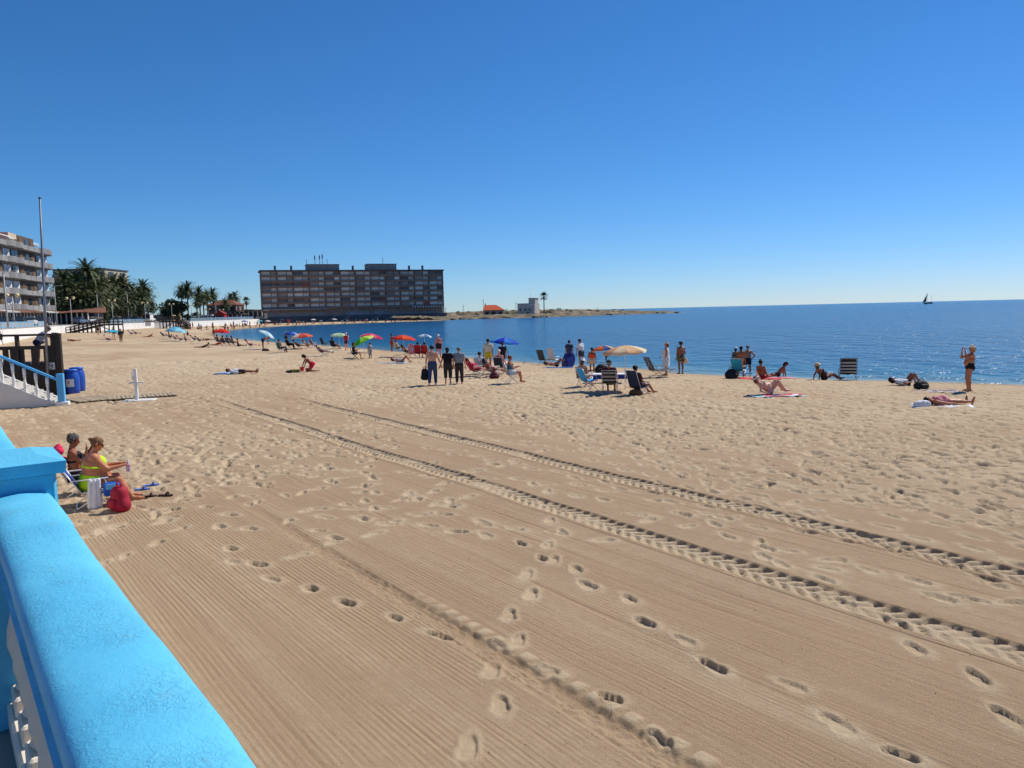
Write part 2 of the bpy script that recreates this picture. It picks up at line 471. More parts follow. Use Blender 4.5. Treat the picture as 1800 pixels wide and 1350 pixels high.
def HZ(x, y):
    """height of the finished sand at a point"""
    r = math.hypot(x, y); a = math.atan2(x, y)
    i = min(max(int(np.searchsorted(rad, r)), 0), len(rad) - 1); j = min(max(int((a - ang[0]) / (ang[1] - ang[0])), 0), NA - 1)
    return float(H[i, j])
nr = len(rad)
idx = np.arange(nr * NA).reshape(nr, NA)
Q = np.stack([idx[:-1, :-1].ravel(), idx[:-1, 1:].ravel(), idx[1:, 1:].ravel(), idx[1:, :-1].ravel()], 1)[:, ::-1]
# drop what lies far out under the sea and behind the sea wall
wd_ = seg_dist(WALL_L, X, Y)
keep = ~((S < -45) | ((wd_ > 3) & (Y > 5) & (RR > 20)) | ((Y > 396) & (X > -140)))
kq = keep.ravel()[Q].all(1)
me = np_mesh('beach', np.stack([X.ravel(), Y.ravel(), H.ravel()], 1), Q[kq])
at_ = me.attributes.new('churn', 'FLOAT', 'POINT'); at_.data.foreach_set('value', TR.ravel().astype(np.float32))
at_ = me.attributes.new('wet', 'FLOAT', 'POINT'); at_.data.foreach_set('value', np.clip(np.exp(-np.maximum(S, 0) / 0.8), 0, 1).ravel().astype(np.float32))
beach = link(bpy.data.objects.new('beach', me)); tag(beach, kind='structure')

def sand_material():
    m = bpy.data.materials.new('sand'); m.use_nodes = True
    nt = m.node_tree; N = nt.nodes.new; Lk = nt.links.new
    b = nt.nodes['Principled BSDF']; b.inputs['Roughness'].default_value = 0.95; b.inputs['Specular IOR Level'].default_value = 0.12
    tc = N('ShaderNodeTexCoord'); co = tc.outputs['Object']
    def noise(scale, det=4, rough=.6):
        n = N('ShaderNodeTexNoise'); n.inputs['Scale'].default_value = scale; n.inputs['Detail'].default_value = det; n.inputs['Roughness'].default_value = rough
        Lk(co, n.inputs['Vector']); return n.outputs['Fac']
    def mth(op, a, b_=None, c=None):
        n = N('ShaderNodeMath'); n.operation = op
        for k, q in enumerate((a, b_, c)):
            if q is None: continue
            if isinstance(q, (int, float)): n.inputs[k].default_value = q
            else: Lk(q, n.inputs[k])
        return n.outputs[0]
    def mix(f, a, b_):
        n = N('ShaderNodeMix'); n.data_type = 'RGBA'
        for k, q in ((0, f), (6, a), (7, b_)):
            if isinstance(q, (int, float)): n.inputs[k].default_value = q
            elif isinstance(q, tuple): n.inputs[k].default_value = (*q, 1)
            else: Lk(q, n.inputs[k])
        return n.outputs[2]
    ch = N('ShaderNodeAttribute'); ch.attribute_name = 'churn'; ch = ch.outputs['Fac']
    wet = N('ShaderNodeAttribute'); wet.attribute_name = 'wet'; wet = wet.outputs['Fac']
    grain = noise(95, 4, .75); mid = noise(6, 5); big = noise(0.35, 4)
    raked = mix(mth('MULTIPLY_ADD', big, 1.6, -.3), SAND_A0, SAND_A1)
    dry = mix(mid, SAND_B0, SAND_B1)
    mp = N('ShaderNodeMapping'); mp.inputs['Rotation'].default_value = (0, 0, -math.atan2(U.y, U.x)); Lk(co, mp.inputs['Vector'])
    mp2 = N('ShaderNodeMapping'); mp2.inputs['Scale'].default_value = (.09, 2.6, 1); Lk(mp.outputs[0], mp2.inputs['Vector'])
    stn = N('ShaderNodeTexNoise'); stn.inputs['Scale'].default_value = 1.0; stn.inputs['Detail'].default_value = 5; Lk(mp2.outputs[0], stn.inputs['Vector'])
    f = mth('ADD', ch, mth('MULTIPLY_ADD', mid, .5, -.25))
    f = mth('ADD', f, mth('MULTIPLY_ADD', stn.outputs['Fac'], 1.5, -.72))
    f = mth('MINIMUM', mth('MAXIMUM', f, 0.0), 1.0)
    c = mix(f, raked, dry)
    c = mix(mth('MULTIPLY_ADD', grain, 1.5, -.25), mix(.38, c, (.06, .035, .015)), mix(.22, c, (.85, .70, .50)))
    c = mix(mth('MULTIPLY', wet, .75), c, (.13, .095, .06))
    Lk(c, b.inputs['Base Color'])
    # rake grooves, running along the promenade
    sp = N('ShaderNodeSeparateXYZ'); Lk(co, sp.inputs[0])
    vv = mth('ADD', mth('MULTIPLY', sp.outputs[0], V.x), mth('MULTIPLY', sp.outputs[1], V.y))
    vv = mth('ADD', vv, mth('MULTIPLY', noise(0.3, 2), .10)); vv = mth('ADD', vv, mth('MULTIPLY', noise(5, 2), .006))
    mp3 = N('ShaderNodeMapping'); mp3.inputs['Scale'].default_value = (.45, 17, 1); Lk(mp.outputs[0], mp3.inputs['Vector'])
    ln = N('ShaderNodeTexNoise'); ln.inputs['Scale'].default_value = 1.0; ln.inputs['Detail'].default_value = 4; ln.inputs['Roughness'].default_value = .65; Lk(mp3.outputs[0], ln.inputs['Vector'])
    gr = mth('SINE', mth('MULTIPLY', vv, 2 * math.pi / 0.055))
    near_wall = mth('MINIMUM', mth('MAXIMUM', mth('MULTIPLY_ADD', vv, -.3, 2.0), .12), 1.0)
    amp = mth('MINIMUM', mth('MAXIMUM', mth('MULTIPLY_ADD', noise(0.7, 4), 3.4, -1.2), .0), 1.0)
    flat = mth('SUBTRACT', 1.0, mth('MINIMUM', mth('MULTIPLY', ch, 1.5), 1.0))
    h = mth('MULTIPLY', mth('MULTIPLY', mth('MULTIPLY', gr, amp), near_wall), .0042)
    h = mth('ADD', h, mth('MULTIPLY', ln.outputs['Fac'], .020))
    h = mth('MULTIPLY', h, flat)
    h = mth('ADD', h, mth('MULTIPLY', noise(85, 4, .7), .017))
    h = mth('ADD', h, mth('MULTIPLY', noise(14, 4), mth('MULTIPLY_ADD', ch, .016, .010)))
    bp = N('ShaderNodeBump'); bp.inputs['Strength'].default_value = 1.0; bp.inputs['Distance'].default_value = 1.0
    Lk(h, bp.inputs['Height']); Lk(bp.outputs['Normal'], b.inputs['Normal'])
    return m
SAND_A0, SAND_A1 = (.385, .248, .142), (.49, .328, .192)
SAND_B0, SAND_B1 = (.57, .43, .275), (.71, .555, .37)
SANDM = sand_material()
me.materials.append(SANDM)
for m_ in TRACKS:
    m_.materials.append(SANDM); tag(link(bpy.data.objects.new('tyre_track', m_)), kind='structure')

# crumbs of damp sand thrown up by the rake
cl = MB(); rc = random.Random(8)
for k in range(500):
    s_, v_ = rc.uniform(2.5, 13), rc.uniform(.7, 7.2)
    if rc.random() < .5: v_ = rc.choice((3.9, 3.75, 7.3, 2.2, 5.3)) + rc.gauss(0, .12)
    p_ = sv(s_, v_); q_ = rc.uniform(.003, .009)
    zc_ = HZ(p_.x, p_.y) + q_ * .3
    pts_ = [Vector((rc.uniform(.6, 1.2) * a, rc.uniform(.6, 1.2) * b, rc.uniform(.5, 1.0) * c)) * q_ + Vector((p_.x, p_.y, zc_)) for a, b, c in ((1, 0, 0), (0, 1, 0), (-1, 0, 0), (0, -1, 0), (0, 0, 1), (0, 0, -1))]
    cl.add(pts_, [(0, 1, 4), (1, 2, 4), (2, 3, 4), (3, 0, 4), (1, 0, 5), (2, 1, 5), (3, 2, 5), (0, 3, 5)])
tag(cl.build('sand_crumbs', mat((.36, .24, .14), .95, .25, 30)), kind='stuff')

# ------------------------------------------------------------------ sea: one sheet out to the horizon
a2 = np.radians(np.linspace(-85, 85, 340)); r2 = np.concatenate([np.exp(np.arange(math.log(14), math.log(900), 0.02)), np.exp(np.linspace(math.log(950), math.log(60000), 26))])
R2, A2 = np.meshgrid(r2, a2, indexing='ij'); X2 = R2 * np.sin(A2); Y2 = R2 * np.cos(A2)
S2 = seg_dist(SHORE_L, X2, Y2)
idx2 = np.arange(X2.size).reshape(X2.shape)
Q2 = np.stack([idx2[:-1, :-1].ravel(), idx2[:-1, 1:].ravel(), idx2[1:, 1:].ravel(), idx2[1:, :-1].ravel()], 1)[:, ::-1]
kq = (S2.ravel()[Q2] < 10).any(1)
me2 = np_mesh('sea', np.stack([X2.ravel(), Y2.ravel(), np.full(X2.size, WATER_Z)], 1), Q2[kq])
at_ = me2.attributes.new('shallow', 'FLOAT', 'POINT'); at_.data.foreach_set('value', np.exp(np.minimum(S2, 0) / 5.0).ravel().astype(np.float32))
sea = link(bpy.data.objects.new('sea', me2)); tag(sea, kind='structure')
def sea_material():
    m = bpy.data.materials.new('sea'); m.use_nodes = True
    nt = m.node_tree; N = nt.nodes.new; Lk = nt.links.new
    b = nt.nodes['Principled BSDF']
    b.inputs['Roughness'].default_value = 0.17; b.inputs['Specular IOR Level'].default_value = 0.19; b.inputs['IOR'].default_value = 1.22
    tc = N('ShaderNodeTexCoord')
    def noise(scale, st, det=3, rot=0):
        mp = N('ShaderNodeMapping'); mp.inputs['Scale'].default_value = st; mp.inputs['Rotation'].default_value = (0, 0, R(rot))
        Lk(tc.outputs['Object'], mp.inputs['Vector'])
        n = N('ShaderNodeTexNoise'); n.inputs['Scale'].default_value = scale; n.inputs['Detail'].default_value = det; n.inputs['Roughness'].default_value = .55
        Lk(mp.outputs[0], n.inputs['Vector']); return n.outputs['Fac']
    sh = N('ShaderNodeAttribute'); sh.attribute_name = 'shallow'
    rp = N('ShaderNodeValToRGB'); el = rp.color_ramp.elements
    el[0].position = 0.0; el[0].color = (*SEA_DEEP, 1); el[1].position = 1.0; el[1].color = (.30, .31, .25, 1)
    e = el.new(.35); e.color = (*SEA_MID, 1); e = el.new(.8); e.color = (.10, .20, .25, 1)
    Lk(sh.outputs['Fac'], rp.inputs['Fac'])
    bl = noise(.02, (1, 1, 1), 4)
    mx = N('ShaderNodeMix'); mx.data_type = 'RGBA'; mx.blend_type = 'MULTIPLY'; mx.inputs[0].default_value = .5
    r3 = N('ShaderNodeValToRGB'); r3.color_ramp.elements[0].position = .35; r3.color_ramp.elements[0].color = (.55, .62, .7, 1); r3.color_ramp.elements[1].position = .65; r3.color_ramp.elements[1].color = (1, 1, 1, 1)
    Lk(bl, r3.inputs[0]); Lk(rp.outputs[0], mx.inputs[6]); Lk(r3.outputs[0], mx.inputs[7])
    Lk(mx.outputs[2], b.inputs['Base Color'])
    def add(a, ka, c, kc):
        q = N('ShaderNodeMath'); q.operation = 'MULTIPLY'; q.inputs[1].default_value = ka; Lk(a, q.inputs[0])
        w = N('ShaderNodeMath'); w.operation = 'MULTIPLY_ADD'; w.inputs[1].default_value = kc; Lk(c, w.inputs[0]); Lk(q.outputs[0], w.inputs[2]); return w.outputs[0]
    h = add(noise(.55, (.45, 1.0, 1), 3, 25), .40, noise(1.7, (.5, 1, 1), 3, 10), .24)
    h2 = add(noise(5.5, (.7, 1, 1), 2, -20), .035, noise(.30, (1.3, .42, 1), 3, 8), .56)
    w = N('ShaderNodeMath'); w.operation = 'ADD'; Lk(h, w.inputs[0]); Lk(h2, w.inputs[1])
    bp = N('ShaderNodeBump'); bp.inputs['Strength'].default_value = 1.0; bp.inputs['Distance'].default_value = 1.0
    Lk(w.outputs[0], bp.inputs['Height']); Lk(bp.outputs['Normal'], b.inputs['Normal'])
    return m
SEA_DEEP, SEA_MID = (.003, .082, .20), (.010, .13, .24)
me2.materials.append(sea_material())

# ------------------------------------------------------------------ rocky point beyond the bay
xh = np.arange(-60, 128, 1.0); yh = np.arange(384, 640, 1.5)
XH, YH = np.meshgrid(xh, yh)
SH = seg_dist(SHORE_L, XH, YH) + 2.5 * vn(XH, YH, .12, 20)
ZH = WATER_Z + np.where(SH > 0, (3.4 + .6 * sst(-60, 0, XH)) * (1 - np.exp(-np.maximum(SH, 0) / 24)) , 0.3 * SH)
ZH = ZH * np.where(XH > 20, 1 - .55 * sst(30, 110, XH), 1)
ZH += np.where(SH > 0, (1.1 * np.abs(vn(XH, YH, .22, 21)) + .7 * vn(XH, YH, .55, 22) + .5 * vn(XH, YH, 1.0, 23)) * sst(0, 6, SH), 0) 
cap_ = 1.25 + .9 * np.abs(vn(XH, YH, .25, 24)) + .5 * vn(XH, YH, .7, 25)
ZH = np.where((SH > 0) & (XH > -34) & (XH < 26), np.where(YH < 486, np.minimum(ZH, cap_), ZH), ZH)
ih = np.arange(XH.size).reshape(XH.shape)
QH = np.stack([ih[:-1, :-1].ravel(), ih[:-1, 1:].ravel(), ih[1:, 1:].ravel(), ih[1:, :-1].ravel()], 1)
meh = np_mesh('headland', np.stack([XH.ravel(), YH.ravel(), ZH.ravel()], 1), QH[(SH.ravel()[QH] > -6).any(1)], smooth=False)
headland = link(bpy.data.objects.new('headland', meh)); tag(headland, kind='structure')
def rock_material():
    m = bpy.data.materials.new('rock'); m.use_nodes = True
    nt = m.node_tree; N = nt.nodes.new; Lk = nt.links.new; b = nt.nodes['Principled BSDF']; b.inputs['Roughness'].default_value = .9
    tc = N('ShaderNodeTexCoord'); n = N('ShaderNodeTexNoise'); n.inputs['Scale'].default_value = .25; n.inputs['Detail'].default_value = 8
    Lk(tc.outputs['Object'], n.inputs['Vector'])
    rp = N('ShaderNodeValToRGB'); el = rp.color_ramp.elements
    el[0].position = .36; el[0].color = (.03, .036, .014, 1); el[1].position = .70; el[1].color = (.32, .235, .15, 1)
    e = el.new(.45); e.color = (.085, .07, .036, 1); e = el.new(.56); e.color = (.18, .13, .075, 1)
    Lk(n.outputs['Fac'], rp.inputs[0]); Lk(rp.outputs[0], b.inputs['Base Color'])
    return m
meh.materials.append(rock_material())
def HH(x, y):
    i = int(np.clip(round((y - 384) / 1.5), 0, ZH.shape[0] - 1)); j = int(np.clip(round(x + 60), 0, ZH.shape[1] - 1))
    return float(ZH[i, j])

# ------------------------------------------------------------------ promenade, road and the land behind
WZ = [1.55, 1.55, 2.55, 2.6, 2.65, 2.65, 2.7, 2.7, 2.9]
def offset_line(d):
    out = []
    for i, p in enumerate(WALL_L):
        a = WALL_L[max(i - 1, 0)]; b = WALL_L[min(i + 1, len(WALL_L) - 1)]
        t = b - a; t = t / np.linalg.norm(t)
        out.append(p + d * np.array([-t[1], t[0]]))
    return out
def strip(name, d0, d1, dz, m):
    A, B = offset_line(d0), offset_line(d1)
    mb = MB()
    for i in range(len(A) - 1):
        mb.add([(*A[i], WZ[i] + dz), (*B[i], WZ[i] + dz), (*B[i + 1], WZ[i + 1] + dz), (*A[i + 1], WZ[i + 1] + dz)], [(3, 2, 1, 0)])
    return tag(mb.build(name, m), kind='structure')
strip('promenade', -.1, 6.2, 0, mat((.36, .31, .26), .85, .12, 1.2, bump=.002, bscale=60))
strip('road', 6.2, 14, .10, mat((.055, .055, .058), .85, .2, .6))
strip('kerb', 5.9, 6.2, .12, mat((.4, .39, .37), .8, .1, 2))
strip('pavement', 14, 20, 0.16, mat((.33, .29, .25), .85, .12, 1.0))
land = mesh_obj('land', [(*offset_line(19.5)[0], 1.2), (*offset_line(19.5)[1], 1.2), (*offset_line(19.5)[2], 2.3), (*offset_line(19.5)[3], 2.3), (*offset_line(19.5)[4], 2.3), (*offset_line(19.5)[6], 2.3), (*offset_line(16)[8], 2.4), (-60, 470, 2.4), (-60, 620, 2.4), (-300, 1500, 2.4), (-3000, 2500, 2.4), (-3000, -300, 1.2)],
                [tuple(range(11, -1, -1))], mat((.20, .16, .10), .9, .3, .05))
tag(land, kind='structure')
def sea_wall(i0, i1, label, m, t0=0.0, t1=1.0, top=.02, parts=6):
    root = empty('sea_wall', (*WALL_L[i0], 0), 0, label, 'wall')
    o = WALL_L[i0]
    mb = MB()
    A, B = offset_line(0), offset_line(.35)
    for i in range(i0, i1):
        for k in range(parts):
            f0, f1 = k / parts, (k + 1) / parts
            lp = lambda L_, f: L_[i] * (1 - f) + L_[i + 1] * f
            z0, z1 = WZ[i] * (1 - f0) + WZ[i + 1] * f0 + top, WZ[i] * (1 - f1) + WZ[i + 1] * f1 + top
            a0, a1, b0, b1 = lp(A, f0) - o, lp(A, f1) - o, lp(B, f0) - o, lp(B, f1) - o
            mb.add([(*a0, -1), (*a1, -1), (*b1, -1), (*b0, -1), (*a0, z0), (*a1, z1), (*b1, z1), (*b0, z0)], [(4, 5, 6, 7), (0, 4, 7, 3), (1, 2, 6, 5), (0, 1, 5, 4), (2, 3, 7, 6)])
    mb.build('wall_face', m, root)
    return root
WALLW = mat((.74, .73, .70), .8, .07, .8)
sea_wall(0, 1, 'white retaining wall below the blue balustrade', WALLW, top=-.02)
sea_wall(1, 4, 'long white sea wall carrying the light blue promenade railing', WALLW)
sea_wall(4, 8, 'white sea wall behind the crowded far beach', WALLW)
# ------------------------------------------------------------------ smooth bodies: distance field + surface nets
def surface_net(val, org, h):
    ins = val < 0
    nx, ny, nz = val.shape
    c = np.zeros((nx - 1, ny - 1, nz - 1), np.int8)
    for dx in (0, 1):
        for dy in (0, 1):
            for dz in (0, 1):
                c += ins[dx:nx - 1 + dx, dy:ny - 1 + dy, dz:nz - 1 + dz]
    ii, jj, kk = np.nonzero((c > 0) & (c < 8))
    if len(ii) == 0: return np.zeros((0, 3)), np.zeros((0, 4), int)
    vid = np.full(c.shape, -1, np.int64); vid[ii, jj, kk] = np.arange(len(ii))
    acc = np.zeros((len(ii), 3)); cnt = np.zeros(len(ii))
    cor = [(x, y, z) for x in (0, 1) for y in (0, 1) for z in (0, 1)]
    cv = {o: val[ii + o[0], jj + o[1], kk + o[2]] for o in cor}
    for a in cor:
        for ax in range(3):
            if a[ax]: continue
            b = list(a); b[ax] = 1; b = tuple(b)
            va, vb = cv[a], cv[b]
            m = (va < 0) != (vb < 0)
            t = np.where(m, va / np.where(m, va - vb, 1), 0)
            p = np.zeros((len(ii), 3)); p[:, 0], p[:, 1], p[:, 2] = a; p[:, ax] += t
            acc += p * m[:, None]; cnt += m
    P = (acc / cnt[:, None] + np.stack([ii, jj, kk], 1)) * h + org
    quads = []
    for ax in range(3):
        A = [slice(1, -1)] * 3; B = [slice(1, -1)] * 3
        A[ax] = slice(0, -1); B[ax] = slice(1, None)
        va = ins[tuple(A)]; vb = ins[tuple(B)]
        e = np.nonzero(va != vb)
        e = [e[0].copy(), e[1].copy(), e[2].copy()]
        for q in range(3):
            if q != ax: e[q] += 1
        o1, o2 = [(1, 2), (2, 0), (0, 1)][ax]
        def cell(d1, d2):
            k = [e[0], e[1], e[2]]; k[o1] = k[o1] - d1; k[o2] = k[o2] - d2
            return vid[k[0], k[1], k[2]]
        q = np.stack([cell(0, 0), cell(1, 0), cell(1, 1), cell(0, 1)], 1)
        fl = ~va[np.nonzero(va != vb)]
        q[fl] = q[fl][:, ::-1]
        quads.append(q)
    return P, np.concatenate(quads)
def field(prims, h, k=0.03, pad=0.03, cut=None):
    """prims: (a, b, ra, rb, planes) tapered capsules, planes = [(point, normal)] cut away where dot > 0"""
    lo = np.min([np.minimum(np.array(p[0]) - p[2], np.array(p[1]) - p[3]) for p in prims], 0) - pad - h
    hi = np.max([np.maximum(np.array(p[0]) + p[2], np.array(p[1]) + p[3]) for p in prims], 0) + pad + h
    n = np.ceil((hi - lo) / h).astype(int) + 2
    val = np.full(n, 1.0, np.float32)
    gx = [lo[i] + h * np.arange(n[i]) for i in range(3)]
    for pr in prims:
        a, b, ra, rb = np.array(pr[0], float), np.array(pr[1], float), pr[2], pr[3]
        m = max(ra, rb) + k + 2 * h
        l = np.minimum(a, b) - m; u = np.maximum(a, b) + m
        sl_ = tuple(slice(max(int((l[i] - lo[i]) / h), 0), min(int((u[i] - lo[i]) / h) + 2, n[i])) for i in range(3))
        x = gx[0][sl_[0]][:, None, None]; y = gx[1][sl_[1]][None, :, None]; z = gx[2][sl_[2]][None, None, :]
        d = b - a; dd = float(d @ d) + 1e-9
        t = np.clip(((x - a[0]) * d[0] + (y - a[1]) * d[1] + (z - a[2]) * d[2]) / dd, 0, 1)
        q = np.sqrt((x - a[0] - t * d[0]) ** 2 + (y - a[1] - t * d[1]) ** 2 + (z - a[2] - t * d[2]) ** 2) - (ra + (rb - ra) * t)
        for pl in (pr[4] if len(pr) > 4 and pr[4] else []):
            q = np.maximum(q, (x - pl[0][0]) * pl[1][0] + (y - pl[0][1]) * pl[1][1] + (z - pl[0][2]) * pl[1][2])
        o = val[sl_]
        hh = np.clip(0.5 + 0.5 * (o - q) / k, 0, 1)
        val[sl_] = o + (q - o) * hh - k * hh * (1 - hh)
    if cut:
        x = gx[0][:, None, None]; y = gx[1][None, :, None]; z = gx[2][None, None, :]
        for p, nn in cut:
            val = np.maximum(val, (x - p[0]) * nn[0] + (y - p[1]) * nn[1] + (z - p[2]) * nn[2])
    return surface_net(val, lo, h)
def blob(name, prims, h, m, parent=None, k=0.03, cut=None, more=()):
    P, Qd = field(prims, h, k, cut=cut)
    for pr2, h2, k2 in more:
        P2, Q2_ = field(pr2, h2, k2)
        Qd = np.concatenate([Qd, Q2_ + len(P)]); P = np.concatenate([P, P2])
    me_ = np_mesh(name, P, Qd)
    me_.materials.append(m)
    return link(bpy.data.objects.new(name, me_), parent)

def nrm(v):
    v = np.array(v, float); return v / np.linalg.norm(v)
def pose(**kw): return kw
POSES = {
 'stand': pose(pel=(0, 0, .93), sp=(0, .02, 1), th=(.05, .03, -1), sh=(.0, -.05, -1), ft=(.25, 1, -.12), ua=(.2, -.05, -1), fa=(.06, .2, -1), ground=1),
 'contra': pose(pel=(0, 0, .93), sp=(.04, -.03, 1), th=(.09, .1, -1), sh=(.02, -.08, -1), thL=(-.04, -.02, -1), ft=(.25, 1, -.12), ua=(.22, -.1, -1), fa=(.0, .35, -1), ground=1),
 'hips': pose(pel=(0, 0, .93), sp=(0, .0, 1), th=(.13, .02, -1), sh=(.03, -.03, -1), ft=(.3, 1, -.12), ua=(.72, -.28, -.8), fa=(-.55, .25, -.8), ground=1),
 'shade': pose(pel=(0, 0, .93), sp=(0, -.10, 1), th=(.05, .10, -1), sh=(.0, -.12, -1), ft=(.15, 1, -.12), ua=(.2, .85, -.38), fa=(-.25, .02, 1), ground=1),
 'crossed': pose(pel=(0, 0, .93), sp=(0, -.04, 1), th=(.05, .05, -1), sh=(.0, -.06, -1), ft=(.2, 1, -.12), ua=(.15, .35, -.9), fa=(-.35, .9, -.15), ground=1),
 'walk': pose(pel=(0, 0, .93), sp=(0, .06, 1), thR=(.05, .26, -1), shR=(0, .0, -1), thL=(-.05, -.14, -1), shL=(0, -.42, -1), ft=(.1, 1, -.15), ua=(.2, -.12, -1), fa=(.15, .12, -1), ground=1),
 'walk2': pose(pel=(0, 0, .93), sp=(0, .06, 1), thL=(-.05, .22, -1), shL=(0, .0, -1), thR=(.05, -.1, -1), shR=(0, -.38, -1), ft=(.1, 1, -.15), ua=(.26, -.1, -1), fa=(.22, .1, -1), ground=1),
 'bend': pose(pel=(0, 0, .93), sp=(0, .9, .42), th=(.06, -.02, -1), sh=(0, .02, -1), ft=(.2, 1, -.1), ua=(.1, .25, -1), fa=(0, .15, -1), hd=(0, 1, .0), ground=1),
 'chair': pose(pel=(0, 0, 0), sp=(0, -.32, .95), hd=(0, .05, 1), th=(.10, 1, .08), sh=None, ft=(.1, 1, -.1), ua=(.28, .30, -.9), fa=(-.05, 1, -.12)),
 'hunch': pose(pel=(0, 0, 0), sp=(0, .16, 1), hd=(0, .35, 1), th=(.14, 1, .05), sh=None, ft=(.1, 1, -.1), ua=(.1, .62, -.75), fa=(-.18, 1, .12)),
 'phone': pose(pel=(0, 0, 0), sp=(0, -.10, 1), hd=(0, .2, 1), th=(.10, 1, .04), sh=None, ft=(.1, 1, -.1), ua=(.12, .5, -.85), fa=(-.15, 1, .25)),
 'recline': pose(pel=(0, 0, 0), sp=(0, -.85, .62), hd=(0, -.45, .9), th=(.08, 1, -.06), sh=(.02, 1, -.26), ft=(.2, .5, .85), ua=(.3, .5, -.55), fa=(-.15, .9, -.1)),
 'sitsand': pose(pel=(0, 0, .1), sp=(0, .12, 1), hd=(0, .3, 1), th=(.16, .8, .6), sh=(-.05, .5, -.86), ft=(.1, 1, -.15), ua=(.2, .62, -.7), fa=(-.12, .85, .1), ground=1),
 'longsit': pose(pel=(0, 0, .1), sp=(0, -.12, 1), th=(.12, 1, .0), sh=(.02, 1, -.05), ft=(.15, .35, 1), ua=(.2, .3, -.9), fa=(-.1, .8, -.4), ground=1),
 'prop': pose(pel=(0, 0, .1), sp=(0, -.62, .78), hd=(0, -.35, .95), th=(.1, .9, .32), sh=(0, .85, -.5), ft=(.1, 1, .2), ua=(.2, -.42, -.9), fa=(.05, -.12, -1), ground=1),
 'supine': pose(pel=(0, 0, .1), sp=(0, -1, .06), hd=(0, -.95, .25), th=(.08, 1, .0), sh=(.02, 1, -.06), ft=(.3, .25, 1), ua=(.5, .75, -.15), fa=(.05, 1, -.05), ground=1),
 'knees': pose(pel=(0, 0, .1), sp=(0, -1, .10), hd=(0, -.9, .4), th=(.08, .62, .76), sh=(0, .5, -.86), ft=(.1, 1, -.1), ua=(.6, .5, -.1), fa=(-.2, .9, .1), ground=1),
 'crunch': pose(pel=(0, 0, .1), sp=(0, -.86, .52), hd=(0, -.5, .86), th=(.08, .66, .72), sh=(0, .62, -.78), ft=(.1, 1, -.1), uaL=(-.35, .3, .3), faL=(.2, -.45, .85), uaR=(.45, -.25, -.75), faR=(.0, .85, -.3), ground=1),
 'prone': pose(pel=(0, 0, .1), rt=(-1, 0, 0), sp=(0, -1, .0), hd=(0, -1, .1), th=(.07, 1, .0), sh=(.0, 1, .05), ft=(.0, 1, -.3), ua=(.55, -.7, -.12), fa=(-.5, -.75, .0), ground=1),
 'elbows': pose(pel=(0, 0, .1), rt=(-1, 0, 0), sp=(0, -.9, .45), hd=(0, -.6, .8), th=(.07, 1, -.05), sh=(.0, 1, .05), ft=(.0, 1, -.2), ua=(.15, -.15, -1), fa=(-.1, -1, -.05), ground=1),
 'kneel': pose(pel=(0, 0, .45), sp=(0, .72, .7), hd=(0, .75, .65), th=(.08, .42, -.9), sh=(.0, -1, -.08), ft=(0, -1, -.05), ua=(.12, .45, -.9), fa=(-.05, .35, -.95), ground=1),
}
def skeleton(pz, H, fat, fem, seat=None):
    q = POSES[pz] if isinstance(pz, str) else pz
    s = H / 1.70
    rt = nrm(q.get('rt', (1, 0, 0))); sp = nrm(q['sp']); fr = np.cross(sp, rt)
    pel = np.array(q['pel'], float)
    if seat is not None: pel = np.array([0, 0.0, seat / s + .105 * fat])
    hd = nrm(q.get('hd', sp)); J = {'pel': pel, 'sp': sp, 'rt': rt, 'fr': fr, 'hd': hd}
    chest = pel + sp * .31; neck = pel + sp * .50
    hc = neck + hd * .175
    fc = q.get('face')
    fc = nrm(np.cross(hd, rt)) if fc is None else nrm(np.array(fc) - hd * np.dot(fc, hd))
    J.update(chest=chest, neck=neck, hc=hc, fc=fc, hrt=nrm(np.cross(fc, hd)))
    for sd_, nm in ((1, 'R'), (-1, 'L')):
        def get(k):
            v = q.get(k + nm)
            if v is None:
                v = q.get(k)
                if v is None: return None
                v = (v[0] * sd_, v[1], v[2])
                if rt[0] < 0: v = (-v[0], v[1], v[2])
            return nrm(v)
        hip = pel + rt * .088 * sd_ * (1.08 if fem else 1) - sp * .02
        knee = hip + get('th') * .43
        shv = get('sh')
        if shv is None:
            dz = -min(max((knee[2] - .07) / .42, .05), .985)
            shv = np.array([0, math.sqrt(1 - dz * dz), dz])
        ank = knee + shv * .42
        toe = ank + get('ft') * .17
        shd = neck - sp * .055 + rt * (.165 if fem else .19) * sd_
        elb = shd + get('ua') * .285
        wri = elb + get('fa') * .25
        J.update({'hip' + nm: hip, 'knee' + nm: knee, 'ank' + nm: ank, 'toe' + nm: toe, 'shd' + nm: shd, 'elb' + nm: elb, 'wri' + nm: wri, 'fav' + nm: get('fa'), 'ftv' + nm: get('ft'), 'shv' + nm: shv})
    return J, s, q.get('ground')
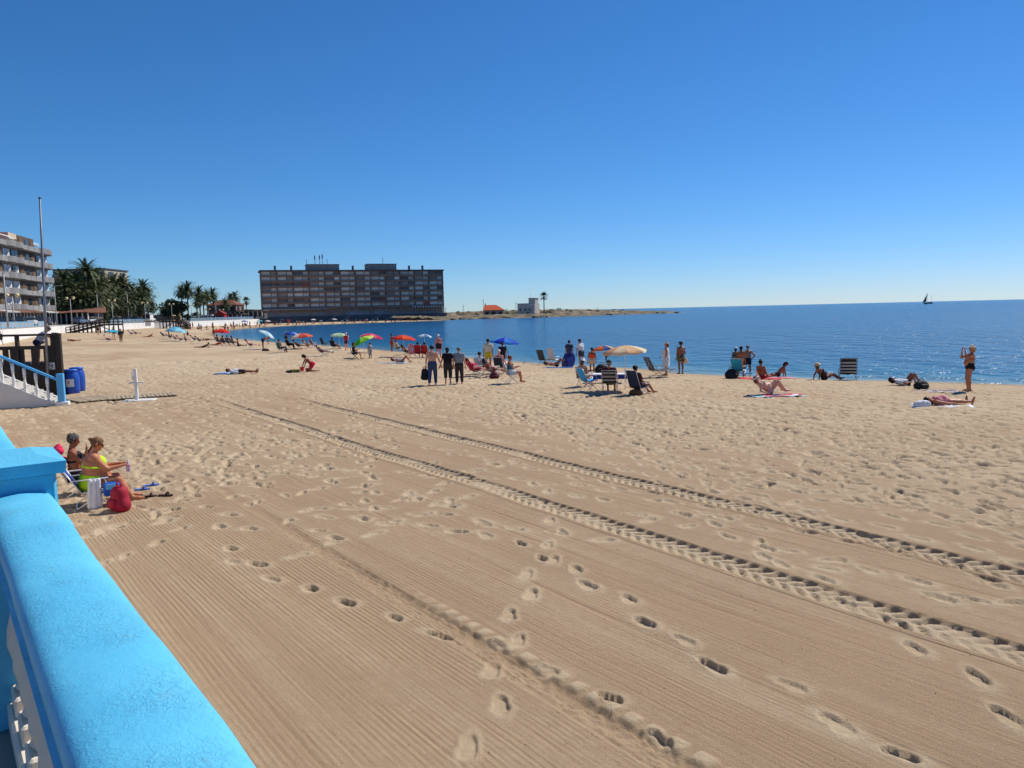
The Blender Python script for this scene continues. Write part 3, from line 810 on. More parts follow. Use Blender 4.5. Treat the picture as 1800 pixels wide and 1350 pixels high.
def body_prims(J, fat, fem):
    B = []
    def ad(t, a, b, ra, rb): B.append((t, np.array(a), np.array(b), ra, rb))
    pel, sp, rt, fr, ch, nk = J['pel'], J['sp'], J['rt'], J['fr'], J['chest'], J['neck']
    w = 1 + .55 * (fat - 1)
    ad('pel', J['hipR'] * .72 + J['hipL'] * .28 + sp * .03, J['hipL'] * .72 + J['hipR'] * .28 + sp * .03, .112 * fat, .112 * fat)
    for sd_, nm in ((1, 'R'), (-1, 'L')):
        ad('waist', pel + rt * .055 * sd_ * w + sp * .05, ch + rt * .06 * sd_ * w, .10 * fat, (.10 if fem else .108) * fat)
        ad('chest', ch + rt * .065 * sd_, nk - sp * .09 + rt * .085 * sd_, (.10 if fem else .112) * w, .078 * w)
        ad('shl', nk - sp * .045 + rt * .03 * sd_, J['shd' + nm], .058, .057 * w)
        ad('butt', pel - sp * .04 - fr * .055 + rt * .07 * sd_, pel - sp * .05 - fr * .05 + rt * .065 * sd_, .085 * fat, .085 * fat)
        if fem: ad('breast', ch + sp * .055 + fr * .075 * w + rt * .08 * sd_, ch + sp * .05 + fr * .085 * w + rt * .082 * sd_, .062 * w, .058 * w)
        ad('thigh' + nm, J['hip' + nm], J['knee' + nm], .084 * fat, .054 * w)
        ad('shin' + nm, J['knee' + nm], J['ank' + nm], .051 * w, .034)
        back = nrm(np.cross(J['shv' + nm], rt))
        k1 = J['knee' + nm] * .72 + J['ank' + nm] * .28
        k2 = J['knee' + nm] * .55 + J['ank' + nm] * .45
        ad('shin' + nm, k1 - np.sign(np.dot(back, J['ftv' + nm]) or 1) * back * .018, k2, .047 * w, .042 * w)
        heel = J['ank' + nm] - J['ftv' + nm] * .045 + J['shv' + nm] * .03
        ad('foot', heel, J['toe' + nm] + J['shv' + nm] * .012, .036, .027)
        ad('foot', J['ank' + nm], J['toe' + nm] * .6 + J['ank' + nm] * .4, .034, .03)
        ad('uarm' + nm, J['shd' + nm], J['elb' + nm], .048 * w, .037 * w)
        ad('farm' + nm, J['elb' + nm], J['wri' + nm], .038 * w, .025)
    if fat > 1.08: ad('belly', pel + sp * .13 + fr * .07 * fat, pel + sp * .18 + fr * .06 * fat, .12 * fat, .11 * fat)
    ad('neck', nk - sp * .02, J['hc'] - J['hd'] * .05, .056, .050)
    return B
def head_prims(J):
    hc, hd, fc, rt = J['hc'], J['hd'], J['fc'], J['hrt']
    o = [(hc + hd * .028 - fc * .012, hc + hd * .03 + fc * .018, .088, .082),
         (hc - hd * .03 + fc * .03, hc - hd * .065 + fc * .042, .066, .045),
         (hc - hd * .085 + fc * .062, hc - hd * .088 + fc * .066, .024, .02),
         (hc + hd * .004 + fc * .094, hc - hd * .028 + fc * .108, .012, .016),
         (hc + hd * .032 + fc * .078 - rt * .035, hc + hd * .032 + fc * .078 + rt * .035, .018, .018),
         (hc - hd * .058 + fc * .088 - rt * .018, hc - hd * .058 + fc * .088 + rt * .018, .011, .011)]
    for s_ in (-1, 1):
        o.append((hc - hd * .012 + rt * .085 * s_ - fc * .005, hc + hd * .02 + rt * .09 * s_ - fc * .012, .015, .019))
    return o
def hand_prims(w, d, side, up, curl):
    """palm, four unequal bent fingers and a thumb that leaves the side of the palm"""
    d = nrm(d); side = nrm(np.array(side) - d * np.dot(side, d)); n = np.cross(d, side)
    if np.dot(n, up) > 0: n = -n          # palm side
    o = []
    for k in (-1, 0, 1): o.append((w + side * .012 * k, w + d * .078 + side * .026 * k, .019, .0165))
    for k, L in zip((-1.5, -.5, .5, 1.5), (.062, .076, .082, .070)):
        p0 = w + d * .082 + side * .0195 * k
        d1 = nrm(d + n * .5 * curl); d2 = nrm(d + n * 1.6 * curl)
        p1 = p0 + d1 * L * .5; p2 = p1 + d2 * L * .5
        o += [(p0 - d * .012, p1, .0095, .0088), (p1, p2, .0088, .0074)]
    t0 = w + d * .02 + side * .028; t1 = t0 + nrm(d * .75 + side * .8 + n * .35 * curl) * .04; t2 = t1 + nrm(d + side * .15 + n * .6 * curl) * .032
    o += [(t0, t1, .012, .0105), (t1, t2, .0105, .0085)]
    return o
SKIN = {'fair': rgb(205, 150, 122), 'tan': rgb(176, 112, 78), 'brown': rgb(140, 84, 58), 'dark': rgb(105, 62, 44), 'pink': rgb(215, 140, 118)}
def skin_mat(k):
    key = ('skin', k)
    if key in MATS: return MATS[key]
    m = mat(tuple(min(.85, c * 1.12) for c in SKIN[k]), .5, .09, 9, spec=.35).copy()
    b = m.node_tree.nodes['Principled BSDF']
    b.inputs['Subsurface Weight'].default_value = .08; b.inputs['Subsurface Radius'].default_value = (.02, .008, .004)
    MATS[key] = m
    return m
GARMENTS = {   # prim tag -> (from, to) share of its length, or both ends cut
 'shorts': {'pel': (0, 1), 'butt': (0, 1), 'waist': (0, .25), 'belly': (0, .3), 'thigh': (0, .55)},
 'trunks': {'pel': (0, 1), 'butt': (0, 1), 'waist': (0, .2), 'thigh': (0, .28)},
 'trousers': {'pel': (0, 1), 'butt': (0, 1), 'waist': (0, .25), 'thigh': (0, 1), 'shin': (0, .9)},
 'cropped': {'pel': (0, 1), 'butt': (0, 1), 'waist': (0, .25), 'thigh': (0, 1), 'shin': (0, .45)},
 'briefs': {'pel': (0, 1), 'butt': (0, 1), 'thigh': (0, .10)},
 'highbriefs': {'pel': (0, 1), 'butt': (0, 1), 'waist': (0, .35), 'thigh': (0, .14)},
 'shirt': {'waist': (0, 1), 'belly': (0, 1), 'chest': (0, 1), 'breast': (0, 1), 'shl': (0, 1), 'uarm': (0, .6), 'pel': (0, 1)},
 'longshirt': {'waist': (0, 1), 'belly': (0, 1), 'chest': (0, 1), 'breast': (0, 1), 'shl': (0, 1), 'uarm': (0, 1), 'farm': (0, .8), 'pel': (0, 1), 'butt': (0, 1)},
 'vest': {'waist': (0, 1), 'belly': (0, 1), 'chest': (0, .92), 'breast': (0, 1), 'pel': (0, 1)},
 'swimsuit': {'waist': (0, 1), 'belly': (0, 1), 'chest': (0, .45), 'breast': (0, 1), 'pel': (0, 1), 'butt': (0, 1), 'thigh': (0, .06)},
 'bikini_top': {'waist': (.84, .97), 'chest': (.02, .22), 'breast': (0, 1)},
}
def person(p, rz, pz, label, skin='tan', H=1.70, fat=1.0, fem=False, wear=(), hair=('short', (.02, .015, .012)), cap=None, glasses=False, det=1, seat=None, group=None, face=None, dz=0.0, dress=None, name='person', curl=.5, name_parts=None):
    if face is not None:
        q = dict(POSES[pz]); q['face'] = face; pz_ = q
    else: pz_ = pz
    J, s, ground = skeleton(pz_, H, fat, fem, seat)
    B = body_prims(J, fat, fem)
    vb = {2: .0125, 1: .0235, 0: .037}[det]; vh = {2: .007, 1: .014, 0: .034}[det]
    shift = 0.0
    if ground:
        shift = -min(min(a[2] - ra, b[2] - rb) for _, a, b, ra, rb in B)
        if pz in ('knees', 'supine', 'crunch', 'prone', 'elbows', 'sitsand', 'longsit', 'prop'):
            shift = -sorted([min(a[2] - ra, b[2] - rb) for t_, a, b, ra, rb in B if t_ in ('pel', 'butt', 'chest', 'foot')])[0]
    off = np.array([0, 0, shift])
    def T(pr): return [((a + off) * s, (b + off) * s, ra * s, rb * s) + tuple(r_) for a, b, ra, rb, *r_ in pr]
    body = T([(a, b, ra, rb) for _, a, b, ra, rb in B])
    hp = T(head_prims(J))
    hands = []
    for sd_, nm in ((1, 'R'), (-1, 'L')):
        side = J['rt'] * -sd_ if abs(J['fav' + nm][0]) < .8 else np.array([0, 0, 1.])
        up = np.array([0, 0, 1.]) if abs(J['fav' + nm][2]) < .75 else J['rt'] * sd_
        hands += T(hand_prims(J['wri' + nm], J['fav' + nm], side, up, curl))
    sm = skin_mat(skin)
    if det == 0:
        o = blob(name, body + hp[:3] + hp[4:5] + [((J['wri' + n] + off) * s, (J['wri' + n] + J['fav' + n] * .11 + off) * s, .032 * s, .026 * s) for n in 'RL'], vb, sm, k=.03)
    else:
        nk = body[-1:]
        o = blob(name, body + (hp[:2] if det < 2 else []), vb, sm, k=.03, more=[(hp + nk, vh, .012), (hands, .0065 if det == 2 else .0115, .006)])
    o.location = (p[0], p[1], p[2] + dz)
    o.rotation_euler = (0, 0, R(rz))
    tag(o, label, 'person', group)
    # clothes
    offc = {2: .013, 1: .016, 0: .02}[det]
    for w_ in wear:
        g, col = w_[0], w_[1]
        nmg = w_[2] if len(w_) > 2 else g
        spec_ = GARMENTS[g]; pr = []
        for t_, a, b, ra, rb in B:
            k_ = t_ if t_ in spec_ else (t_[:-1] if t_[:-1] in spec_ else None)
            if k_ is None: continue
            f0, f1 = spec_[k_]
            d = b - a; L = np.linalg.norm(d)
            if L < 1e-6: continue
            dn = d / L
            a2_, b2_ = a + d * f0, a + d * f1; r0, r1 = ra + (rb - ra) * f0, ra + (rb - ra) * f1
            pl = []
            loose = offc * (1.7 if g in ('shorts', 'trousers', 'cropped', 'shirt', 'longshirt') and k_ in ('thigh', 'shin', 'uarm', 'farm', 'waist') else 1.0)
            if f1 < 1: pl.append(((b2_ + off) * s, dn))
            if f0 > 0: pl.append(((a2_ + off) * s, -dn))
            pr.append(((a2_ + off) * s, (b2_ + off) * s, (r0 + loose) * s, (r1 + loose) * s, pl))
        m_ = col if not isinstance(col, tuple) else mat(col, .8, .15, 14, spec=.2)
        c_ = blob({'shorts': 'shorts', 'trunks': 'swim_shorts', 'highbriefs': 'bikini_bottom', 'briefs': 'bikini_bottom', 'cropped': 'trousers', 'longshirt': 'shirt'}.get(g, g), pr, vb * .85 if det else vb, m_, o, k=.02)
    if dress is not None:
        pe, sp = (J['pel'] + off) * s, J['sp']
        pr = [((a + off) * s, (b + off) * s, (ra + .014) * s, (rb + .014) * s) for t_, a, b, ra, rb in B if t_ in ('waist', 'chest', 'breast', 'pel', 'butt', 'belly')]
        hem = np.array([0, 0, -dress[1]])
        for kx in (-.09, 0, .09):
            pr.append((pe + np.array([kx * .7, 0, 0]), pe + hem + np.array([kx * 1.5, .01, 0]), .13 * fat, .135 * fat, [(pe + hem, np.array([0, 0, -1.]))]))
        blob('dress', pr, vb * .9, mat(dress[0], .8, .1, 10), o, k=.03)
    # hair and headwear
    hc, hd, fc, hrt = (J['hc'] + off) * s, J['hd'], J['fc'], J['hrt']
    vhh = {2: .0075, 1: .0135, 0: .026}[det]
    if hair:
        st, hcol = hair
        t_ = .011 if det else .018
        pl = [(hc + fc * .058 * s + hd * .03 * s, nrm(fc * 1.0 - hd * .75)), (hc - hd * .06 * s, -hd)]
        pr = [(hc + (hd * .03 - fc * .016) * s, hc + (hd * .034 + fc * .014) * s, (.088 + t_) * s, (.083 + t_) * s, pl)]
        if st == 'long': pr += [(hc - fc * .05 * s, hc - (fc * .075 + hd * .2) * s, .075 * s, .055 * s)]
        if st == 'mid': pr += [(hc - fc * .045 * s, hc - (fc * .06 + hd * .085) * s, .08 * s, .07 * s)]
        if st == 'bun': pr += [(hc - (fc * .10 - hd * .055) * s, hc - (fc * .125 - hd * .06) * s, .040 * s, .034 * s)]
        if st == 'topknot': pr += [(hc + (hd * .11 - fc * .02) * s, hc + (hd * .15 - fc * .025) * s, .04 * s, .034 * s)]
        if st == 'curly':
            r3 = random.Random(3)
            for k in range(26 if det else 8):
                v = nrm((r3.gauss(0, 1), r3.gauss(0, 1), r3.gauss(0, 1)))
                if np.dot(v, fc) > .35 or np.dot(v, hd) < -.35: continue
                c0 = hc + (hd * .032 - fc * .012 + v * .098) * s
                pr.append((c0, c0 + v * .004, .021 * s, .019 * s))
        blob('hair', pr, vhh, mat(hcol, .7, .45, 40, bump=.004, bscale=70, spec=.3), o, k=.012 if det else .02)
    if cap:
        kind, ccol = cap
        cm = mat(ccol, .8, .08, 10)
        if kind in ('cap', 'visor'):
            lo_ = .045 if kind == 'cap' else .035
            pr = [(hc + (hd * .033 - fc * .014) * s, hc + (hd * .036 + fc * .016) * s, .108 * s, .102 * s, [(hc + hd * lo_ * s, -hd)] + ([(hc + hd * .085 * s, hd)] if kind == 'visor' else []))]
            for kx in (-.055, -.02, .02, .055):
                pr.append((hc + (hd * .055 + fc * .08 + hrt * kx) * s, hc + (hd * .045 + fc * (.165 - abs(kx) * .5) + hrt * kx) * s, .014 * s, .011 * s))
            blob('cap', pr, vhh, cm, o, k=.012)
        else:
            mb = MB(); n = 18
            mb.lathe([(.17, .0), (.175, .008), (.105, .022), (.1, .09), (.06, .115), (.01, .118)], n)
            ho = mb.build('hat', cm, o, True)
            ho.location = hc + hd * .04 * s
            M_ = Matrix((Vector(hrt), Vector(fc), Vector(hd))).transposed()
            ho.rotation_euler = M_.to_euler(); ho.scale = (s, s, s)
    if glasses:
        mb = MB()
        for s_ in (-1, 1):
            mb.box(hc + (hd * .006 + fc * .098 + hrt * .034 * s_) * s, (.052 * s, .02 * s, .038 * s), Matrix((Vector(hrt), Vector(fc), Vector(hd))).transposed(), .006)
            mb.bar(hc + (hd * .012 + fc * .095 + hrt * .06 * s_) * s, hc + (hd * .016 - fc * .0 + hrt * .092 * s_) * s, .006, .01)
        mb.build('sunglasses', BLACK, o)
    elif det >= 1:
        for s_ in (-1, 1):
            mb = MB(); c0 = hc + (hd * .008 + fc * .088 + hrt * .033 * s_) * s
            mb.lathe([(.004, -.008), (.010, -.004), (.012, 0), (.010, .004), (.004, .008)], 8, c0)
            mb.build('eye', BLACK, o, True)
    return o, J, off, s
# ------------------------------------------------------------------ beach furniture
def cloth(col, col2=None, trans=.35, key=None):
    k = ('cl', tuple(round(c, 3) for c in col), trans)
    if k in MATS: return MATS[k]
    m = bpy.data.materials.new('canvas%d' % len(MATS)); m.use_nodes = True
    nt = m.node_tree; b = nt.nodes['Principled BSDF']; out = nt.nodes['Material Output']
    b.inputs['Roughness'].default_value = .8; b.inputs['Specular IOR Level'].default_value = .2
    tc = nt.nodes.new('ShaderNodeTexCoord'); nz = nt.nodes.new('ShaderNodeTexNoise'); nz.inputs['Scale'].default_value = 5
    nt.links.new(tc.outputs['Object'], nz.inputs['Vector'])
    mx = nt.nodes.new('ShaderNodeMix'); mx.data_type = 'RGBA'
    mx.inputs[6].default_value = (*[c * .86 for c in col], 1); mx.inputs[7].default_value = (*[min(1, c * 1.1) for c in col], 1)
    nt.links.new(nz.outputs['Fac'], mx.inputs[0]); nt.links.new(mx.outputs[2], b.inputs['Base Color'])
    tr = nt.nodes.new('ShaderNodeBsdfTranslucent'); nt.links.new(mx.outputs[2], tr.inputs['Color'])
    ms = nt.nodes.new('ShaderNodeMixShader'); ms.inputs[0].default_value = trans
    nt.links.new(b.outputs[0], ms.inputs[1]); nt.links.new(tr.outputs[0], ms.inputs[2]); nt.links.new(ms.outputs[0], out.inputs['Surface'])
    MATS[k] = m
    return m
def sling(mb, pts, w, th=.012):
    """cloth stretched over a line of (y, z) points, width w"""
    n = len(pts)
    vs_ = []
    for y, z in pts:
        for k in range(5):
            t = k / 4 - .5
            vs_.append((w * t, y, z - .018 * (1 - (2 * t) ** 2)))
    m = len(vs_)
    vs_ += [(x, y + .002, z - th) for x, y, z in vs_]
    fs_ = []
    for i in range(n - 1):
        for k in range(4):
            a = i * 5 + k
            fs_.append((a, a + 1, a + 6, a + 5)); fs_.append((m + a + 5, m + a + 6, m + a + 1, m + a))
    for i in range(n - 1):
        for k in (0, 4):
            a = i * 5 + k
            fs_.append((a, a + 5, m + a + 5, m + a) if k == 0 else (a + 5, a, m + a, m + a + 5))
    for k in range(4):
        fs_.append((k + 1, k, m + k, m + k + 1)); a = (n - 1) * 5 + k; fs_.append((a, a + 1, m + a + 1, m + a))
    return mb.add(vs_, fs_)
def chair(p, rz, label, fab, frame=METAL, sh=.30, back=.62, rec=22, w=.54, head=None, group=None, foot=False, name='beach_chair', det=1):
    """folding beach chair; the sitter faces local +y"""
    root = empty(name, p, rz, label, 'chair', group)
    ca, sa = math.cos(R(rec)), math.sin(R(rec))
    y0 = -.17
    bt = (y0 - back * sa, sh + back * ca)
    sling(MB(), [(y0 - back * sa * t, sh + .015 + back * ca * t - .015 * math.sin(t * math.pi)) for t in (0, .2, .4, .6, .8, 1)], w - .04).build('backrest', fab, root, True)
    f0 = .30 if not foot else .95
    sling(MB(), [(y0 + .01 + (f0 - y0) * t, sh + .012 + (.05 * t if not foot else .02) - .03 * math.sin(min(1, t) * math.pi)) for t in (0, .25, .5, .75, 1)], w - .04).build('seat', fab, root, True)
    n = 6 if det else 4
    for s_ in (-1, 1):
        x = s_ * w / 2
        MB().tube([(x, y0 + .02, sh - .02), (x, bt[0], bt[1])], .012, n).tube([(x, y0, sh), (x, f0, sh + .05)], .012, n).build('side_rail', frame, root, True)
        MB().tube([(x * 1.04, f0 - .04, sh + .03), (x * 1.04, -.24, 0.0)], .012, n).build('leg', frame, root, True)
        MB().tube([(x * .96, -.12, sh + .02), (x * .96, .34 if not foot else .5, 0.0)], .012, n).build('leg', frame, root, True)
        ay = sh + .23
        MB().box((x * 1.06, .06, ay), (.045, .40, .022), None, .006).tube([(x * 1.04, .2, ay), (x * 1.04, .26, sh + .04)], .010, n).tube([(x, y0 - .23 * sa / ca - .01, sh + .23), (x * 1.06, -.1, ay)], .010, n).build('armrest', frame if head is None else DARKMETAL, root)
    MB().tube([(-w / 2, -.24, .012), (w / 2, -.24, .012)], .011, n).tube([(-w / 2, .33 if not foot else .5, .012), (w / 2, .33 if not foot else .5, .012)], .011, n).tube([(-w / 2, bt[0], bt[1]), (w / 2, bt[0], bt[1])], .012, n).build('crossbar', frame, root)
    if head is not None:
        MB().box((0, bt[0] + .05, bt[1] - .10), (w - .1, .07, .17), Matrix.Rotation(R(rec), 3, 'X'), .025).build('headrest', head, root, True)
    return root
def parasol(p, h, r, cols, label, tilt=0, tdir=0, pole=None, drop=.30, valance=True, group=None, joint=.5, lean=0, leandir=0, name='parasol'):
    root = empty(name, p, 0, label, 'parasol', group)
    pm = pole or mat((.75, .75, .75), .4, .05, 8, metal=.3)
    q = Vector((0, 0, h - joint))
    q = Vector((math.sin(R(lean)) * math.cos(R(leandir)) * (h - joint), math.sin(R(lean)) * math.sin(R(leandir)) * (h - joint), math.cos(R(lean)) * (h - joint)))
    ax = Vector((math.cos(R(tdir)) * math.sin(R(tilt)), math.sin(R(tdir)) * math.sin(R(tilt)), math.cos(R(tilt))))
    top = q + ax * joint
    MB().tube([(-q.x * .15, -q.y * .15, -.3), q, top + ax * .03], .016, 8).build('pole', pm, root, True)
    e1 = ax.orthogonal().normalized(); e2 = ax.cross(e1)
    n = 8; seg = 5; rad_ = [0, .28, .52, .76, 1.0]
    def pt(a, f, sag=0.0):
        z = -drop * r * (f ** 1.8) - sag * .05 * r * f
        return top + (e1 * math.cos(a) + e2 * math.sin(a)) * r * f * (1 - .05 * sag * f) + ax * z
    for k in range(n):
        a0 = 2 * math.pi * k / n; vs_ = []; fs_ = []
        for f in rad_:
            for j in range(seg):
                t = j / (seg - 1)
                vs_.append(pt(a0 + 2 * math.pi / n * t, f, math.sin(t * math.pi)))
        rows = len(rad_)
        if valance:
            for j in range(seg):
                vs_.append(vs_[(rows - 1) * seg + j] - ax * .07 * r - (e1 * math.cos(a0 + .39) + e2 * math.sin(a0 + .39)) * -.005)
            rows += 1
        for i in range(rows - 1):
            for j in range(seg - 1):
                fs_.append((i * seg + j, i * seg + j + 1, (i + 1) * seg + j + 1, (i + 1) * seg + j))
        m = cols[k % len(cols)]
        MB().add(vs_, fs_).build('canopy_panel', m if not isinstance(m, tuple) else cloth(m), root, True)
        MB().tube([top - ax * .02, pt(a0, .5) - ax * .012, pt(a0, 1) - ax * .012], .006, 4).build('rib', pm, root)
    f = MB().lathe([(.02, 0), (.022, .03), (.012, .06), (.003, .075)], 8, (0, 0, 0)).build('finial', pm, root)
    f.location = top + ax * .0; f.rotation_euler = ax.to_track_quat('Z', 'Y').to_euler()
    return root
def towel(p, rz, L, W, m, label, amp=.018, group=None, name='beach_towel', cat='towel', th=.018):
    nx, ny = 9, 14; vs_ = []; r3 = random.Random(int(L * 977 + p[0] * 31))
    ph = [r3.uniform(0, 6) for _ in range(6)]
    for j in range(ny):
        for i in range(nx):
            x = W * (i / (nx - 1) - .5); y = L * (j / (ny - 1) - .5)
            z = th + amp * (math.sin(x * 9 + ph[0] + y * 2) * .5 + math.sin(y * 7 + ph[1]) * .5 + math.sin(x * 23 + y * 17 + ph[2]) * .3) + amp
            x += .03 * math.sin(y * 5 + ph[3]); y += .03 * math.sin(x * 6 + ph[4])
            vs_.append((x, y, z))
    fs_ = [(j * nx + i, j * nx + i + 1, (j + 1) * nx + i + 1, (j + 1) * nx + i) for j in range(ny - 1) for i in range(nx - 1)]
    b = len(vs_)
    ring = [i for i in range(nx)] + [j * nx + nx - 1 for j in range(1, ny)] + [(ny - 1) * nx + i for i in range(nx - 2, -1, -1)] + [j * nx for j in range(ny - 2, 0, -1)]
    vs_ += [(vs_[i][0] * 1.01, vs_[i][1] * 1.01, -.03) for i in ring]
    fs_ += [(ring[(k + 1) % len(ring)], ring[k], b + k, b + (k + 1) % len(ring)) for k in range(len(ring))]
    o = mesh_obj(name, vs_, fs_, m, None, True)
    o.location = p; o.rotation_euler = (0, 0, R(rz))
    return tag(o, label, cat, group)
def bag(p, rz, label, col, size=(.34, .24, .36), strap=True, name='bag', cat='bag', pocket=True):
    root = empty(name, p, rz, label, cat)
    w, d, h = size; m = mat(col, .75, .18, 12, bump=.004, bscale=30)
    r_ = min(d, w, h) * .42
    pr = []
    for fx in (-1, 1):
        pr.append((np.array([fx * (w / 2 - r_), 0, r_ * .9]), np.array([fx * (w / 2 - r_) * .75, 0, h - r_]), r_, r_ * .85))
    pr.append((np.array([-(w / 2 - r_), 0, r_ * .9]), np.array([w / 2 - r_, 0, r_ * .9]), r_, r_))
    pr.append((np.array([0, 0, r_]), np.array([0, 0, h - r_]), r_ * 1.05, r_))
    blob('bag_body', pr, max(.014, h * .05), m, root, k=.05)
    if pocket:
        blob('pocket', [(np.array([-w * .2, -d * .45, h * .28]), np.array([w * .2, -d * .45, h * .28]), d * .2, d * .2), (np.array([-w * .2, -d * .42, h * .42]), np.array([w * .2, -d * .42, h * .42]), d * .17, d * .17)], max(.012, h * .045), m, root, k=.03)
    if strap:
        MB().tube([(-w * .2, 0, h * .93), (-w * .17, 0, h * 1.12), (0, 0, h * 1.18), (w * .17, 0, h * 1.12), (w * .2, 0, h * .93)], .014, 6).build('handle', m, root, True)
    return root

# ------------------------------------------------------------------ blue balustrade on the promenade edge
PAINT = mat(rgb(84, 178, 236), .5, .10, 1.6, bump=.0045, bscale=34, spec=.35)
def trowel_paint():
    m = bpy.data.materials.new('painted_render'); m.use_nodes = True
    nt = m.node_tree; N = nt.nodes.new; Lk = nt.links.new; b = nt.nodes['Principled BSDF']; b.inputs['Roughness'].default_value = .5; b.inputs['Specular IOR Level'].default_value = .3
    tc = N('ShaderNodeTexCoord'); n1 = N('ShaderNodeTexNoise'); n1.inputs['Scale'].default_value = 2.2; n1.inputs['Detail'].default_value = 6
    n2 = N('ShaderNodeTexNoise'); n2.inputs['Scale'].default_value = 60; n2.inputs['Detail'].default_value = 5; n2.inputs['Roughness'].default_value = .7; n2.inputs['Distortion'].default_value = 1.2
    n3 = N('ShaderNodeTexNoise'); n3.inputs['Scale'].default_value = 4.5; n3.inputs['Detail'].default_value = 3
    for n in (n1, n2, n3): Lk(tc.outputs['Object'], n.inputs['Vector'])
    rp = N('ShaderNodeValToRGB'); el = rp.color_ramp.elements
    el[0].position = .3; el[0].color = (*rgb(84, 180, 220), 1); el[1].position = .7; el[1].color = (*rgb(106, 202, 234), 1)
    Lk(n1.outputs['Fac'], rp.inputs[0])
    n4 = N('ShaderNodeTexNoise'); n4.inputs['Scale'].default_value = 9; n4.inputs['Detail'].default_value = 9; n4.inputs['Roughness'].default_value = .75; Lk(tc.outputs['Object'], n4.inputs['Vector'])
    r4 = N('ShaderNodeValToRGB'); r4.color_ramp.elements[0].position = .60; r4.color_ramp.elements[0].color = (0, 0, 0, 1); r4.color_ramp.elements[1].position = .80; r4.color_ramp.elements[1].color = (.7, .7, .7, 1); Lk(n4.outputs['Fac'], r4.inputs[0])
    dm = N('ShaderNodeMix'); dm.data_type = 'RGBA'; dm.inputs[7].default_value = (.30, .36, .36, 1); Lk(r4.outputs[0], dm.inputs[0]); Lk(rp.outputs[0], dm.inputs[6])
    Lk(dm.outputs[2], b.inputs['Base Color'])
    # rough trowelled patches next to smooth ones
    r2_ = N('ShaderNodeValToRGB'); r2_.color_ramp.elements[0].position = .42; r2_.color_ramp.elements[1].position = .62; Lk(n3.outputs['Fac'], r2_.inputs[0])
    mu = N('ShaderNodeMath'); mu.operation = 'MULTIPLY'; Lk(n2.outputs['Fac'], mu.inputs[0]); Lk(r2_.outputs[0], mu.inputs[1])
    ad = N('ShaderNodeMath'); ad.operation = 'MULTIPLY_ADD'; ad.inputs[1].default_value = .35; Lk(n2.outputs['Fac'], ad.inputs[0]); Lk(mu.outputs[0], ad.inputs[2])
    a3 = N('ShaderNodeMath'); a3.operation = 'MULTIPLY_ADD'; a3.inputs[1].default_value = .6; Lk(n3.outputs['Fac'], a3.inputs[0]); Lk(ad.outputs[0], a3.inputs[2])
    bp = N('ShaderNodeBump'); bp.inputs['Distance'].default_value = .0042; bp.inputs['Strength'].default_value = 1; Lk(a3.outputs[0], bp.inputs['Height']); Lk(bp.outputs[0], b.inputs['Normal'])
    return m
RENDER_BLUE = trowel_paint()
BALW = mat((.74, .65, .52), .75, .08, 5, bump=.002, bscale=50)
def balustrade(s0, s1, label, sub=90):
    root = empty('balustrade', sv(s0, .247, 1.55), 0, label, 'balustrade')
    root.rotation_euler = (0, 0, math.atan2(U.y, U.x))        # local x along the promenade, local -y towards the sea
    L = s1 - s0
    prof = []
    for t in np.linspace(0, 1, 15):
        a = math.pi * (1 - t)
        prof.append((-.118 * math.cos(a) if True else 0, .915 + .058 * math.sin(a) ** .55))
    prof = [(-.118, .855), (-.124, .87)] + prof[0:] + [(.124, .87), (.118, .855)]
    vs_ = []; n = len(prof)
    for i in range(sub + 1):
        x = L * i / sub
        for j, (y, z) in enumerate(prof):
            e = .004 * vn(np.array(x), np.array(y * 4), 5, 30) + .006 * vn(np.array(x), np.array(y), 1.7, 31)
            vs_.append((x, y + float(e) * (1 if y > 0 else -1), z + float(e)))
    fs_ = [(i * n + j, i * n + j + 1, (i + 1) * n + j + 1, (i + 1) * n + j) for i in range(sub) for j in range(n - 1)]
    fs_ += [(i * n + n - 1, i * n, (i + 1) * n, (i + 1) * n + n - 1) for i in range(sub)]
    fs_ += [tuple(range(n - 1, -1, -1)), tuple(sub * n + j for j in range(n))]
    mesh_obj('coping', vs_, fs_, RENDER_BLUE, root, True)
    MB().box((L / 2, 0, .06), (L, .20, .12), None, .012).build('plinth', BALW, root)
    cnt = int(L / .26)
    b0 = None
    for k in range(cnt):
        x = (k + .5) * L / cnt
        if b0 is None:
            mb = MB().box((0, 0, .16), (.165, .165, .08), None, .008)
            mb.lathe([(.055, .195), (.072, .22), (.055, .25), (.048, .27), (.070, .32), (.088, .39), (.084, .45), (.062, .54), (.046, .61), (.044, .66), (.068, .70), (.055, .73)], 18)
            mb.box((0, 0, .80), (.165, .165, .13), None, .008)
            b0 = mb.build('baluster', BALW, root); b0.location = (x, 0, 0)
        else:
            c = b0.copy(); COL.objects.link(c); c.parent = root; c.location = (x, 0, 0)
    return root
balustrade(-3.2, 3.66, 'light blue balustrade coping with pale turned balusters beside the pier', 110)
balustrade(3.97, 9.6, 'light blue balustrade running on beyond the blue pier', 60)
pr_ = empty('pier', sv(3.81, .215, 1.55), 0, 'square light blue pier with flat cap between two balustrade runs', 'pier')
pr_.rotation_euler = (0, 0, math.atan2(U.y, U.x))
MB().box((0, 0, .52), (.36, .34, 1.04), None, .012).build('shaft', RENDER_BLUE, pr_)
